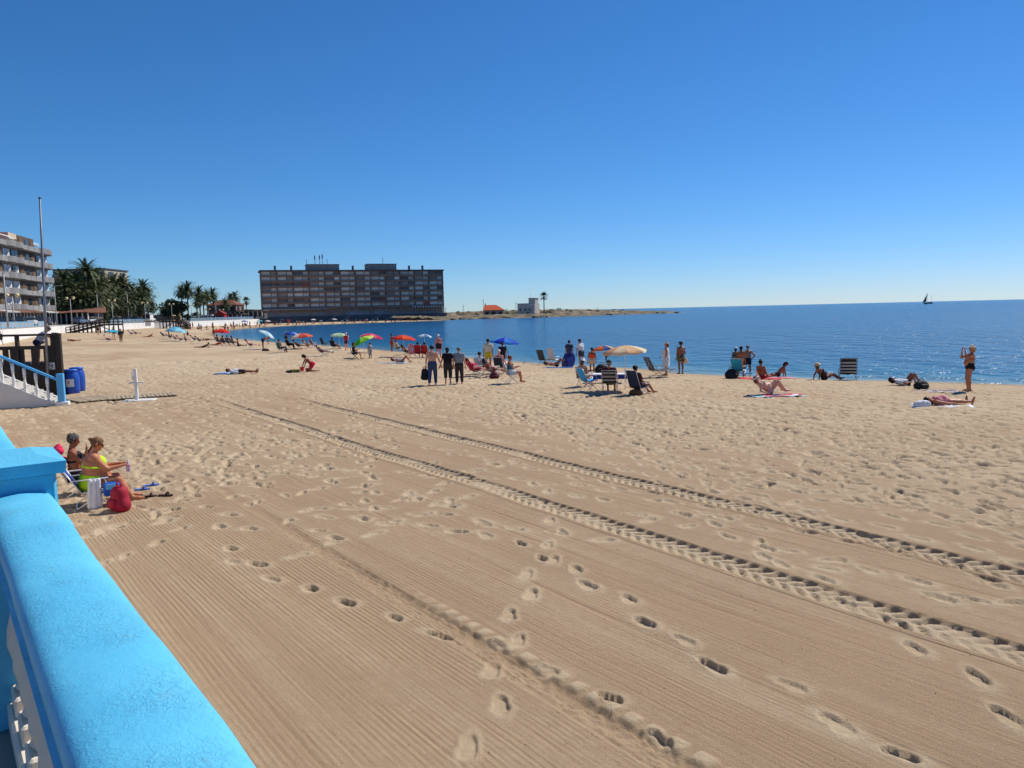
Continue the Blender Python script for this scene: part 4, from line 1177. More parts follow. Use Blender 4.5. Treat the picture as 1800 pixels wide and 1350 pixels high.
MB().add([(-.21, -.2, 1.035), (.21, -.2, 1.035), (.21, .2, 1.035), (-.21, .2, 1.035), (-.215, -.205, 1.085), (.215, -.205, 1.085), (.215, .205, 1.085), (-.215, .205, 1.085), (-.12, -.11, 1.11), (.12, -.11, 1.11), (.12, .11, 1.11), (-.12, .11, 1.11)],
         [(3, 2, 1, 0), (0, 1, 5, 4), (1, 2, 6, 5), (2, 3, 7, 6), (3, 0, 4, 7), (4, 5, 9, 8), (5, 6, 10, 9), (6, 7, 11, 10), (7, 4, 8, 11), (8, 9, 10, 11)]).build('cap', RENDER_BLUE, pr_)

# ------------------------------------------------------------------ stairs down to the sand
q0, q1 = at_z(108, 712, 0), at_z(0, 718, 0)
d_ = (q1 - q0).normalized(); n_ = Vector((-d_.y, d_.x, 0))
if n_.y < 0: n_ = -n_
st = empty('beach_stairs', q0, math.degrees(math.atan2(d_.y, d_.x)), 'white beach staircase with sloping light blue handrail and white balusters', 'stairs')
flip = 1 if Vector((-d_.y, d_.x, 0)).dot(n_) > 0 else -1       # local y away from the camera
run, rise = 3.3, 1.75
slope = rise / run
for yy in (0, 1.7 * flip):
    MB().prism([(.12, yy - .09, 0.02), (run, yy - .09, rise), (run + 3, yy - .09, rise), (run + 3, yy - .09, -.3), (.12, yy - .09, -.3)], (0, 0, 0), (0, .18, 0)).build('side_wall', mat((.60, .58, .56), .8, .08, 1.5), st)
for k in range(10):
    MB().box((.25 + .33 * k + .17, .85 * flip, .09 + .172 * k), (.36, 1.5, .2)).build('step', mat((.5, .47, .42), .85, .1, 3), st)
MB().bar((.05, 0, .98), (run, 0, .98 + rise), .13, .09).bar((run - .02, 0, .98 + rise), (run + 3, 0, .98 + rise), .13, .09).build('handrail', mat(rgb(84, 178, 236), .5, .08, 3), st)
sb = None
for k in range(11):
    x = .42 + .37 * k; zz = (x - .12) * slope if x < run else rise
    if sb is None:
        mb = MB().lathe([(.06, 0), (.06, .1), (.035, .14), (.06, .26), (.066, .34), (.04, .5), (.034, .58), (.052, .66), (.04, .70), (.058, .74), (.058, .98)], 10)
        sb = mb.build('baluster', WHITE, st, True); sb.location = (x, 0, zz - .04)
    else:
        c = sb.copy(); COL.objects.link(c); c.parent = st; c.location = (x, 0, zz - .04)
MB().box((-.03, 0, .64), (.24, .26, 1.16), None, .015).build('newel_post', mat(rgb(84, 170, 225), .5, .08, 3), st)
MB().box((-.05, 0, .06), (.46, .36, .16), None, .02).build('post_base', WHITE, st)

# ------------------------------------------------------------------ dark wooden lookout with fence
YD = 33.8
def fx(px, py): return at_y(px, py, YD)
zt, zm, zdk = fx(60, 590).z, fx(60, 611).z, fx(60, 641).z
xr, xl = fx(108, 620).x, fx(-75, 620).x
wp = empty('wooden_lookout', (xr, YD, 0), 0, 'dark brown wooden lookout platform with plank fence beside the blue bins', 'platform')
MB().prism([(xl - xr, 0, zdk - .1), (0, 0, zdk - .1), (-2.0, 3, zdk - .1), (xl - xr - 2, 3, zdk - .1)], (0, 0, 0), (0, 0, .1)).build('deck', WOOD, wp)
for xx, ww in ((-.10, .22), (-.34, .14), (fx(30, 600).x - xr, .13), (fx(-25, 600).x - xr, .13), (xl - xr + .06, .13)):
    MB().box((xx, 0, (zt - .0) / 2 - .15), (ww, .14, zt + .3)).build('post', WOOD, wp)
MB().box(((xl - xr) / 2, -.02, zt + .03), (xr - xl + .06, .20, .09), None, .01).build('top_rail', WOOD, wp)
MB().box(((xl - xr) / 2, -.02, zm), (xr - xl - .1, .06, .16), None, .008).build('middle_rail', WOOD, wp)
for a, b in ((33, 42), (54, 66), (76, 91), (4, 14), (17, 27)):
    x0, x1 = fx(a, 620).x - xr, fx(b, 620).x - xr
    MB().box(((x0 + x1) / 2, .03, (zm + zdk) / 2 - .06), (x1 - x0, .035, zm - zdk + .1)).build('plank', WOOD, wp)
pk = None
for k in range(int((xr - xl) / .19)):
    o = MB().box((0, 0, 0), (.178, .03, zdk + .32)).build('plank', WOOD, wp) if pk is None else None
    if o: pk = o
    else:
        o = pk.copy(); COL.objects.link(o); o.parent = wp
    o.location = (-.12 - .19 * k, -.035 - .004 * (k % 3), zdk / 2 - .19)
for yy in (1.0, 2.0, 3.0):
    MB().box((-.08 - .66 * yy, yy, zt / 2 - .15), (.14, .14, zt + .3)).build('post', WOOD, wp)
MB().bar((-.08, 0, zt + .034), (-2.06, 3, zt + .034), .18, .09).build('side_rail', WOOD, wp)
MB().bar((-.08, 0.1, zm), (-2.06, 3, zm), .06, .16).build('side_rail', WOOD, wp)
# no-dogs sign on the fence
sg = empty('no_dogs_sign', (fx(91, 643).x, YD - .075, fx(91, 643).z), 0, 'small white square sign with crossed-out dog on dark planks', 'sign')
MB().box((0, 0, 0), (.36, .02, .30)).build('panel', mat((.72, .72, .72), .5, .04, 3), sg)
ring = [(.115 * math.cos(t), -.013, .115 * math.sin(t)) for t in np.linspace(0, 2 * math.pi, 25)]
MB().tube(ring, .011, 5).build('ring', BLACK, sg)
MB().bar((-.08, -.013, .08), (.08, -.013, -.08), .008, .02, (1, 0, 1)).build('slash', BLACK, sg)
MB().box((0, -.012, .005), (.11, .006, .035)).box((-.045, -.012, -.03), (.014, .006, .05)).box((.045, -.012, -.03), (.014, .006, .05)).box((.06, -.012, .035), (.04, .006, .035)).box((-.06, -.012, .03), (.012, .006, .04)).build('dog_silhouette', BLACK, sg)
# flagpole
fp = at_y(82, 655, YD - .25)
fo = empty('flagpole', (fp.x, fp.y, 0), 0, 'tall bare grey metal flagpole standing by the wooden lookout', 'flagpole')
ft_ = at_y(70, 349, YD - .25)
MB().tube([(0, 0, -.2), ((ft_.x - fp.x) * .5, 0, ft_.z * .5), (ft_.x - fp.x, 0, ft_.z)], [.062, .05, .036], 10).build('pole', mat((.22, .23, .25), .4, .1, 5, metal=.5), fo, True)
MB().lathe([(.03, 0), (.055, .02), (.055, .06), (.02, .09)], 10, (ft_.x - fp.x, 0, ft_.z - .02)).build('pole_cap', DARKMETAL, fo, True)
MB().tube([(.05, -.03, .9), ((ft_.x - fp.x) + .05, -.03, ft_.z - .1)], .006, 4).build('halyard', mat((.5, .5, .5), .7, .1, 5), fo)

# ------------------------------------------------------------------ blue bins, shower, duckboards
def bin_(px, py, label, paper):
    p = G(px, py)
    o = empty('waste_drum', (p.x, p.y, HZ(p.x, p.y) - .02), 20, label, 'bin')
    MB().lathe([(.27, 0), (.31, .03), (.335, .25), (.34, .5), (.335, .75), (.30, .93), (.26, 1.02), (.26, 1.06), (.22, 1.06), (.22, .9)], 24).build('drum', mat(rgb(20, 74, 170), .42, .1, 3, spec=.5), o, True)
    MB().lathe([(.275, 1.045), (.29, 1.06), (.29, 1.10), (.25, 1.13), (.05, 1.135)], 24).build('rim', mat(rgb(34, 92, 190), .4, .08, 3, spec=.5), o, True)
    if paper:
        mb = MB(); vs_ = []
        for k in range(6):
            a = R(-118 + 11 * k)
            for z in (.36, .70): vs_.append((.346 * math.cos(a), .346 * math.sin(a), z))
        mb.add(vs_, [(2 * k, 2 * k + 2, 2 * k + 3, 2 * k + 1) for k in range(5)])
        n_ = mb.build('notice', mat((.70, .70, .72), .6, .05, 6), o)
        a = R(-98); MB().box((.352 * math.cos(a), .352 * math.sin(a), .56), (.004, .06, .09), Matrix.Rotation(a, 3, 'Z')).build('print', mat((.45, .08, .07), .7, .1, 5), n_)
    return o
bin_(127, 692, 'blue plastic waste drum with white paper notice beside the newel post', True)
bin_(137, 687, 'blue plastic waste drum half hidden behind the one with a notice', False)
p = G(241, 703); zs = HZ(p.x, p.y) - .03
sh = empty('beach_shower', (p.x, p.y, zs), 12, 'white square beach foot shower post with crossbar on pale slab', 'shower')
MB().box((0, 0, .66), (.115, .115, 1.3), None, .01).build('column', WHITE, sh)
MB().box((.05, 0, .75), (.48, .09, .06), None, .01).build('crossbar', WHITE, sh)
for x_ in (-.2, .3): MB().tube([(x_, -.06, .75), (x_, -.14, .75), (x_, -.16, .70)], .018, 6).build('spout', METAL, sh)
MB().tube([(-.12, -.02, .8), (-.12, -.02, 1.2), (-.07, -.02, 1.24)], .014, 6).build('pipe', METAL, sh)
MB().box((-.085, -.06, .95), (.03, .05, .16)).build('push_button', METAL, sh)
MB().box((.1, 0, .02), (1.2, .9, .08), None, .02).build('slab', mat((.62, .60, .56), .85, .1, 3), sh)
def duckboards(pa, pb, w, label, n):
    a, b = G(*pa), G(*pb); a.z = b.z = 0
    d = (b - a); L = d.length; d.normalize()
    o = empty('duckboard_walkway', (a.x, a.y, .015), math.degrees(math.atan2(d.y, d.x)), label, 'walkway')
    for yy in (-w * .35, w * .35): MB().box((L / 2, yy, -.01), (L, .08, .06)).build('bearer', mat((.20, .15, .10), .85, .2, 5), o)
    p0 = None
    for k in range(n):
        x = (k + .5) * L / n
        if p0 is None: p0 = c = MB().box((0, 0, .04), (L / n * .84, w, .035), None, .005).build('plank', mat((.40, .31, .21), .85, .22, 2, bump=.003, bscale=30), o)
        else:
            c = p0.copy(); COL.objects.link(c); c.parent = o
        c.location = (x, .02 * math.sin(k * 3.7), .004 * math.sin(k * 5.1)); c.rotation_euler = (0, 0, .02 * math.sin(k * 2.3))
    return o
duckboards((124, 706), (190, 700), 2.2, 'wide weathered duckboard of pale planks at the foot of the stairs', 11)
duckboards((190, 702), (308, 694), 1.5, 'narrow weathered duckboard of grey planks leading past the shower', 16)
# ------------------------------------------------------------------ the two women by the balustrade
def gp(px, py, dz=-.015):
    p = G(px, py); return Vector((p.x, p.y, HZ(p.x, p.y) + dz))
HAIR_BR = rgb(86, 60, 42); HAIR_BK = (.012, .010, .010); HAIR_BL = rgb(178, 142, 96); HAIR_GR = rgb(120, 116, 112); HAIR_WH = rgb(205, 200, 195)
wa = gp(163, 886)
chair(wa, -60, 'blue low beach chair with white frame holding the woman in the lime bikini', mat(rgb(28, 70, 165), .8, .15, 12), mat((.75, .75, .76), .35, .05, 8, metal=.3), sh=.27, back=.52, rec=30, name='beach_chair')
w1, J, off, s_ = person(wa, -60, 'hunch', 'heavy woman with brown bun and sunglasses in lime bikini sitting on blue chair', 'tan', 1.66, 1.68, True,
    [('bikini_top', rgb(190, 235, 40)), ('highbriefs', rgb(180, 230, 40))], ('bun', rgb(112, 76, 46)), None, True, 2, seat=.245, curl=.9)
ph = empty('drink_can', w1.matrix_basis @ Vector((J['wriR'] + off) * s_ + J['favR'] * .11 + np.array([-.02, 0, -.05])), 0, 'small pale purple bottle held by the woman in the lime bikini', 'bottle')
ph.name = 'bottle'
MB().lathe([(.02, -.09), (.034, -.085), (.034, .03), (.018, .07), (.014, .10)], 12).build('bottle_body', mat(rgb(190, 170, 210), .25, .1, 5), ph, True)
MB().lathe([(.017, .1), (.017, .125), (.01, .128)], 10).build('cap', WHITE, ph, True)
wb = gp(137, 867)
chair(wb, -58, 'navy beach chair draped with pink towel under the woman with grey curls', mat(rgb(22, 36, 96), .8, .15, 12), mat((.75, .75, .76), .35, .05, 8, metal=.3), sh=.29, back=.66, rec=24)
w2, J2, off2, s2_ = person(wb, -58, dict(POSES['phone'], uaR=(.12, .55, -.75), faR=(-.12, .25, 1), uaL=(-.25, .75, -.5), faL=(.05, .55, .85), hd=(0, .22, 1)), 'tanned woman with grey curls in black bikini raising a phone and shading her eyes', 'brown', 1.66, 1.12, True,
    [('bikini_top', (.02, .02, .03)), ('highbriefs', (.02, .02, .03))], ('curly', rgb(70, 66, 64)), None, False, 2, seat=.27, curl=.6)
hp_ = w2.matrix_basis @ Vector((J2['wriL'] + off2) * s2_ + J2['favL'] * .12)
MB().box((0, 0, 0), (.075, .010, .155), None, .004).build('phone', mat((.03, .03, .05), .2, .1, 5, spec=.6))
ph2 = bpy.data.objects['phone']; ph2.location = hp_; ph2.rotation_euler = (R(-15), 0, R(-58)); tag(ph2, 'dark mobile phone raised by the woman with grey curls', 'phone')
tw = empty('beach_towel', at_y(104, 795, wb.y + .02), -58, 'crumpled pink towel hung over the top of the navy chair', 'towel')
blob('cloth_fold', [(np.array([-.2, 0, 0.02]), np.array([.2, 0, .04]), .045, .05), (np.array([-.18, -.05, -.12]), np.array([.16, -.05, -.1]), .03, .035), (np.array([-.1, .05, -.1]), np.array([.18, .04, -.08]), .03, .03), (np.array([-.12, -.05, 0]), np.array([.0, .0, .09]), .03, .02)], .013, mat(rgb(225, 40, 88), .85, .15, 9), tw, k=.05); tw.scale = (1.5, 1.5, 1.5)
t2 = empty('white_towel', wa + Matrix.Rotation(R(-60), 3, 'Z') @ Vector((.30, .05, 0)), -60, 'white towel hanging from the armrest of the blue chair to the sand', 'towel')
blob('cloth_fold', [(np.array([.0, -.07, .48]), np.array([.01, -.09, .03]), .035, .05), (np.array([.0, .06, .48]), np.array([.02, .05, .05]), .035, .05), (np.array([.01, 0, .47]), np.array([.03, -.02, .02]), .03, .055)], .013, mat((.74, .74, .75), .85, .06, 10, bump=.006, bscale=16), t2, k=.02)
pk_ = empty('seat_pouch', wa + Matrix.Rotation(R(-60), 3, 'Z') @ Vector((.33, .30, .30)), -60, 'bright blue pouch with light panel slung on the armrest by the backpack', 'bag')
MB().box((0, 0, 0), (.10, .26, .24), None, .03).build('pouch', mat(rgb(24, 92, 190), .7, .12, 9), pk_)
MB().box((.053, 0, .05), (.012, .18, .09), None, .004).build('panel', mat(rgb(110, 190, 235), .6, .08, 9), pk_)
bag(gp(212, 896), -40, 'crimson red backpack standing on the sand beside the blue chair', rgb(160, 20, 48), (.42, .30, .44), True, 'backpack')
def sandal(px, py, rz, label, col):
    o = empty('sandal', gp(px, py, .0), rz, label, 'sandal')
    MB().prism([(-.045, -.12, 0), (.0, -.14, 0), (.045, -.12, 0), (.038, 0, 0), (.05, .09, 0), (.02, .14, 0), (-.03, .13, 0), (-.05, .07, 0), (-.038, 0, 0)], (0, 0, 0), (0, 0, .028)).build('sole', mat(col, .7, .1, 9), o)
    MB().tube([(-.048, .03, .02), (-.03, .04, .06), (0, .045, .075), (.03, .04, .06), (.048, .03, .02)], .017, 6).build('strap', mat(tuple(c * .8 for c in col), .7, .1, 9), o, True)
sandal(250, 862, -75, 'light blue slipper lying by the seated women, nearer their feet', rgb(80, 120, 195))
sandal(266, 855, -60, 'light blue slipper lying on raked sand, the farther one', rgb(80, 120, 195))
sandal(262, 874, -80, 'brown strappy sandal lying beside the blue slippers', rgb(62, 40, 30))
sandal(291, 873, -95, 'brown strappy sandal lying alone farthest from the blue chair', rgb(62, 40, 30))
# man on the lookout
man = at_y(66, 600, YD + .6)
person((man.x, man.y, zdk), -62, dict(POSES['stand'], sp=(0, .55, .85), hd=(0, .75, .75), ua=(.25, .75, -.55), fa=(-.1, 1, -.05)), 'man in grey T-shirt leaning on the rail of the wooden lookout', 'tan', 1.78, 1.15, False, [('shirt', rgb(176, 178, 190)), ('shorts', rgb(40, 44, 60))], ('short', HAIR_GR), ('cap', (.06, .06, .07)), det=1)
# ------------------------------------------------------------------ big hotel block across the bay
A = at_y(462, 560, 396); Bq = at_y(781, 560, 430)
dv = (Bq - A); dv.z = 0; L = dv.length
ho = empty('hotel', (A.x, A.y, 0), math.degrees(math.atan2(dv.y, dv.x)), 'long brown eight-storey hotel block with rows of loggias across the bay', 'building')
ZT = 26.5; FH = 2.76; Z0 = ZT - 7 * FH
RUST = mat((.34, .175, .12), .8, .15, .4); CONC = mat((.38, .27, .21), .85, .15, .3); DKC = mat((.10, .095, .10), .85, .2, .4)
MB().box((L / 2, 8, (3.2 + ZT) / 2), (L - .4, 12.6, ZT - 3.2)).build('wall', CONC, ho)
MB().box((L / 2, 7, ZT + .35), (L + 1.0, 15.4, .7)).build('roof', DKC, ho)
for k in range(8):
    MB().box((L / 2, .9, Z0 + k * FH - .02), (L + .2, 1.9, .30)).build('floor_slab', RUST, ho)
bw = L / 12
dvd = None
for k in range(13):
    if dvd is None: dvd = c = MB().box((0, 0, 0), (.30, 1.8, 7 * FH - .1)).build('divider', mat((.22, .15, .12), .85, .15, .4), ho)
    else: c = dvd.copy(); COL.objects.link(c); c.parent = ho
    c.location = (k * bw, .95, (Z0 + ZT) / 2)
pm_ = MB().box((0, 0, 0), (bw - .34, .12, .82)).build('parapet', mat((.27, .20, .16), .8, .2, .5), ho)
wl = MB().box((0, 0, 0), (bw * .54, .10, 1.55)).build('window', mat((.62, .52, .45), .7, .12, .5), ho)
ws = MB().box((0, 0, 0), (bw * .34, .10, 1.5)).build('window', mat((.52, .44, .38), .7, .12, .5), ho)
vm = [None, None, None, None, mat((.75, .70, .64), .7, .1, .5), mat((.13, .13, .15), .4, .2, .5), mat((.36, .30, .27), .7, .15, .5), mat((.66, .60, .55), .7, .1, .5), mat((.20, .16, .15), .7, .2, .5)]
wr = random.Random(21); first = True
for f in range(7):
    for k in range(12):
        zc = Z0 + f * FH
        if first: c, a, b = pm_, wl, ws
        else:
            c, a, b = pm_.copy(), wl.copy(), ws.copy()
            for o in (c, a, b): COL.objects.link(o); o.parent = ho
        first = False
        c.location = (k * bw + bw / 2, .16, zc + .56)
        a.location = (k * bw + bw * .30, .45 + wr.uniform(0, .9), zc + 1.82)
        b.location = (k * bw + bw * .78, .45 + wr.uniform(0, .9), zc + 1.80)
        for o in (a, b):
            v_ = wr.choice(vm)
            if v_ is not None:
                o.data = o.data.copy(); o.data.materials.clear(); o.data.materials.append(v_)
for f, k, fr_ in ((4, 2, .75), (1, 7, .8), (0, 10, .8)):
    MB().box((k * bw + bw * fr_, .05, Z0 + f * FH + 1.5), (bw * .42, .3, 1.9)).build('awning', mat((.27, .10, .075), .8, .1, 1), ho)
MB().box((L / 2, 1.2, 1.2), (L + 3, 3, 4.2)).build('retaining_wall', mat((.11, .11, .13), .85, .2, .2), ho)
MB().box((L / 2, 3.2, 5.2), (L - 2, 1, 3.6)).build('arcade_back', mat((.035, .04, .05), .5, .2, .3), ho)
for k in range(25):
    MB().box((k * L / 24, .7, 5.15), (.35 if k % 4 else .6, .4, 3.8)).build('column', mat((.33, .32, .33), .8, .1, .5), ho)
for x0, x1 in ((.0, .34), (.44, .57), (.60, .665)):
    MB().box(((x0 + x1) / 2 * L, 1.6, 4.3), ((x1 - x0) * L, .3, 1.9)).build('shopfront', mat((.36, .36, .38), .6, .2, .4), ho)
MB().box((L * .17, -.8, 6.9), (L * .34, 3.4, .35)).build('canopy', mat((.40, .38, .37), .8, .1, .5), ho)
MB().box((L * .90, -.3, 7.0), (L * .19, 1.2, .8)).build('awning', stripes([(.6, .6, .6), (.08, .08, .09)], 1.5, 'X'), ho)
MB().box((L / 2, -.2, 3.9), (L + 2, .08, .1)).box((L / 2, -.2, 3.5), (L + 2, .08, .1)).build('railing', mat((.4, .4, .42), .6, .1, 1), ho)
for x in (.36, .44, .61, .69):
    MB().bar((x * L - 3, -.6, .0), (x * L + 2.5, -.6, 3.3), .8, .3).build('steps', mat((.36, .35, .36), .8, .1, 1), ho)
for x0, x1, h_ in ((540, 595, 3.0), (645, 697, 3.2)):
    a, b = (x0 - 462) / 319 * L, (x1 - 462) / 319 * L
    ro = MB().box(((a + b) / 2, 7, ZT + .7 + h_ / 2), (b - a, 9, h_)).build('penthouse', mat((.30, .265, .24), .85, .15, .4), ho)
    MB().box(((a + b) / 2, 7, ZT + .75 + h_), (b - a + .5, 9.5, .25)).build('roof_edge', DKC, ro)
for px in (487, 514, 620, 722, 747):
    MB().box(((px - 462) / 319 * L, 5, ZT + 1.9), (1.0, 1.0, 2.6)).build('chimney', mat((.2, .18, .17), .85, .1, 1), ho)
for px, h_ in ((541, 3), (555, 5.2), (563, 5.5), (568, 6), (576, 3.2), (675, 4)):
    x = (px - 462) / 319 * L
    mb = MB().box((x, 6, ZT + 3.6 + h_ / 2), (.22, .22, h_))
    if h_ > 5: mb.box((x, 5.8, ZT + 3.2 + h_ * .8), (.6, .4, 1.8))
    mb.build('antenna', mat((.16, .16, .18), .6, .1, 1), ho)

# ------------------------------------------------------------------ apartment block behind the promenade
ra, la = at_y(89, 540, 180), at_y(0, 540, 150)
d_ = (la - ra); d_.z = 0; d_.normalize()
ap = empty('apartment_block', (ra.x, ra.y, 2.6), math.degrees(math.atan2(d_.y, d_.x)), 'grey five-storey apartment block with curved balconies and white shutters', 'building')
# local x runs towards the camera along the sea front; the sea side is local +y or -y
sd_ = 1 if Vector((-d_.y, d_.x, 0)).x > 0 else -1
LW = 62
AW = mat((.27, .255, .245), .85, .12, .3); PAR = mat((.27, .265, .26), .8, .1, .5); SHUT = mat((.74, .73, .71), .6, .06, .6); REC = mat((.10, .07, .05), .8, .3, .3); BEI = mat((.55, .44, .30), .85, .1, .4)
MB().box((LW / 2, -6 * sd_, 8.0), (LW, 12, 16)).build('wall', AW, ap)
MB().box((LW / 2, -8 * sd_, 17.2), (LW - 1.5, 8, 2.4)).build('attic', mat((.5, .47, .43), .85, .1, .3), ap)
MB().add([(0.5, -3 * sd_, 18.3), (LW, -3 * sd_, 18.3), (LW, -11 * sd_, 20), (.5, -11 * sd_, 20), (0.5, -3 * sd_, 18.1), (LW, -3 * sd_, 18.1), (LW, -11 * sd_, 18.1), (.5, -11 * sd_, 18.1)], [(0, 1, 2, 3), (4, 5, 1, 0), (5, 6, 2, 1), (6, 7, 3, 2), (7, 4, 0, 3), (7, 6, 5, 4)]).build('roof', mat(rgb(176, 104, 66), .85, .15, .5), ap)
MB().box((3.5, -8.5 * sd_, 18.6), (5.5, 6, 4.2)).build('stair_tower', BEI, ap)
lay = []; x = .6
for w_, kd in ((4.2, 'c'), (3.6, 'c'), (10.4, 'r'), (4.4, 'c'), (4.4, 'c'), (10.4, 'r'), (4.4, 'c'), (4.4, 'c'), (10.4, 'r')):
    lay.append((x, w_, kd)); x += w_ + .12
for f in range(5):
    zf = 3.4 + 3.15 * f
    MB().box((LW / 2, .35 * sd_, zf - .1), (LW, .9, .22)).build('floor_slab', PAR, ap)
    for x0, w_, kd in lay:
        if kd == 'c':
            pts = [(x0 + w_ * t, (.75 + 1.0 * math.sin(math.pi * t)) * sd_) for t in np.linspace(0.02, .98, 9)]
            poly = [(a, b, zf - .05) for a, b in pts] + [(pts[-1][0], 0.1 * sd_, zf - .05), (pts[0][0], .1 * sd_, zf - .05)]
            mb = MB()
            for i in range(8):
                (a0, b0), (a1, b1) = pts[i], pts[i + 1]
                mb.bar((a0, b0, zf + .5), (a1, b1, zf + .5), .16, 1.15)
            mb.prism(poly, (0, 0, 0), (0, 0, .15)).build('balcony', PAR, ap)
            if f < 4:
                for q in (.3, .7):
                    w1_ = MB().box((x0 + w_ * q, .12 * sd_, zf + 1.75), (w_ * .34, .16, 1.7)).build('window', SHUT if wr.random() < .8 else GLASS, ap)
                    MB().box((x0 + w_ * q, .21 * sd_, zf + 1.75), (.05, .04, 1.7)).build('mullion', CONC, w1_)
        else:
            MB().box((x0 + w_ / 2, .06 * sd_, zf + 1.5), (w_ - .4, .12, 2.7)).build('recess', REC, ap)
            for q in range(3):
                MB().box((x0 + w_ * (q + .5) / 3, 1.05 * sd_, zf + .42), (w_ / 3 - .25, .15, .95)).build('balcony', PAR, ap)
                MB().box((x0 + w_ * (q + .5) / 3, .16 * sd_, zf + 1.3), (w_ / 6, .1, 2.1)).build('window', GLASS if q % 2 else mat((.16, .09, .04), .6, .3, .6), ap)
            MB().box((x0 + w_ / 2, .6 * sd_, zf), (w_, 1.1, .14)).build('balcony_floor', PAR, ap)
    bl_ = MB().box((-.9, -1.2 * sd_, zf + .0), (1.9, 3.4, .16)).box((-1.8, -1.2 * sd_, zf + .45), (.1, 3.4, .8)).box((-.9, .45 * sd_, zf + .45), (1.9, .1, .8)).build('end_balcony', PAR if f < 4 else DARKMETAL, ap)
for k in range(8):
    MB().box((2 + 6 * k, -1 * sd_, 17.3), (.12, .12, 2.3)).build('pergola_post', WHITE, ap)
MB().box((LW / 2, -1 * sd_, 18.4), (LW - 3, .14, .16)).build('pergola_beam', WHITE, ap)
for k in range(3):
    MB().box((6 + 13 * k, -1.6 * sd_, 17.9), (5.5, 2.4, .12)).build('terrace_awning', mat((.7, .69, .66), .8, .08, 1), ap)
MB().tube([(30, -8 * sd_, 19), (30, -8 * sd_, 23)], .09, 5).box((30, -8 * sd_, 22.2), (1.2, .2, .1)).build('antenna', DARKMETAL, ap)
for k in range(7):
    fr_ = MB().box((4 + 8 * k, 1.6 * sd_, 1.5), (6.4, 1.0, 2.7)).build('shopfront', mat((.05, .06, .07), .25, .3, .4), ap)
    for q in (-3.2, -1, 1.2, 3.3): MB().box((4 + 8 * k + q, 2.15 * sd_, 1.5), (.22, .12, 2.8)).build('pillar', WHITE, fr_)
    MB().box((4 + 8 * k, 2.6 * sd_, 2.95), (7.4, 2.6, .22), Matrix.Rotation(R(-9 * sd_), 3, 'X')).build('shop_awning', [mat(rgb(128, 88, 70), .8, .15, 1), mat((.5, .48, .45), .8, .1, 1), mat(rgb(112, 80, 62), .8, .15, 1)][k % 3], ap)
# block behind the palms and other far houses
def block(px0, px1, py0, Y, label, m, floors=6, zb=2.4, depth=12, roof=None, name='apartment_block', win=4, gable=False):
    a, b = at_y(px0, 560, Y), at_y(px1, 560, Y); zt_ = at_y((px0 + px1) / 2, py0, Y).z
    w_ = b.x - a.x; h_ = zt_ - zb
    o = empty(name, ((a.x + b.x) / 2, Y, zb), 0, label, 'building')
    MB().box((0, depth / 2, h_ / 2), (w_, depth, h_)).build('wall', m, o)
    for f in range(floors):
        zf = h_ * (f + .5) / floors
        for k in range(win):
            c_ = MB().box((-w_ / 2 + w_ * (k + .5) / win, -.06, zf), (w_ / win * .55, .16, h_ / floors * .55)).build('window', GLASS, o)
        for k in range(2):
            MB().box((w_ / 2 + .06, depth * (.25 + .5 * k), zf), (.16, depth * .2, h_ / floors * .5)).build('window', GLASS, o)
        if floors > 3: MB().box((0, -.55, zf - h_ / floors * .42), (w_ * .96, 1.1, .16)).box((0, -1.05, zf - h_ / floors * .22), (w_ * .96, .1, h_ / floors * .36)).build('balcony', m, o)
    if roof:
        if gable:
            e = .5
            MB().add([(-w_ / 2 - e, -e, h_), (w_ / 2 + e, -e, h_), (w_ / 2 + e, depth + e, h_), (-w_ / 2 - e, depth + e, h_), (-w_ * .22, depth / 2, h_ + w_ * .18), (w_ * .22, depth / 2, h_ + w_ * .18)], [(0, 1, 5, 4), (1, 2, 5), (2, 3, 4, 5), (3, 0, 4), (3, 2, 1, 0)]).build('roof', roof, o)
        else: MB().box((0, depth / 2, h_ + .15), (w_ + .6, depth + .6, .3)).build('roof', roof, o)
    return o
block(99, 190, 474, 236, 'beige apartment block rising behind the tall palms', mat((.46, .38, .27), .85, .1, .4), 6, roof=DKC, depth=14, win=5)
block(365, 416, 536, 318, 'brown villa with low hipped roof behind the thin palms', mat((.26, .17, .13), .85, .15, .3), 2, depth=10, roof=mat(rgb(120, 72, 52), .85, .15, .5), name='villa', gable=True, win=4)
block(283, 303, 540, 330, 'low yellowish house beside the dark pine', mat((.5, .38, .2), .85, .1, .4), 2, depth=9, roof=DKC, name='house', win=3)
block(440, 462, 545, 420, 'small white framed house behind the beach bar', mat((.5, .49, .48), .85, .1, .4), 1, depth=8, roof=WHITE, name='house', win=3)
block(422, 437, 545, 360, 'small dark blue flat building beside the white framed house', mat((.03, .04, .07), .7, .2, .4), 1, depth=8, roof=DKC, name='house', win=2)
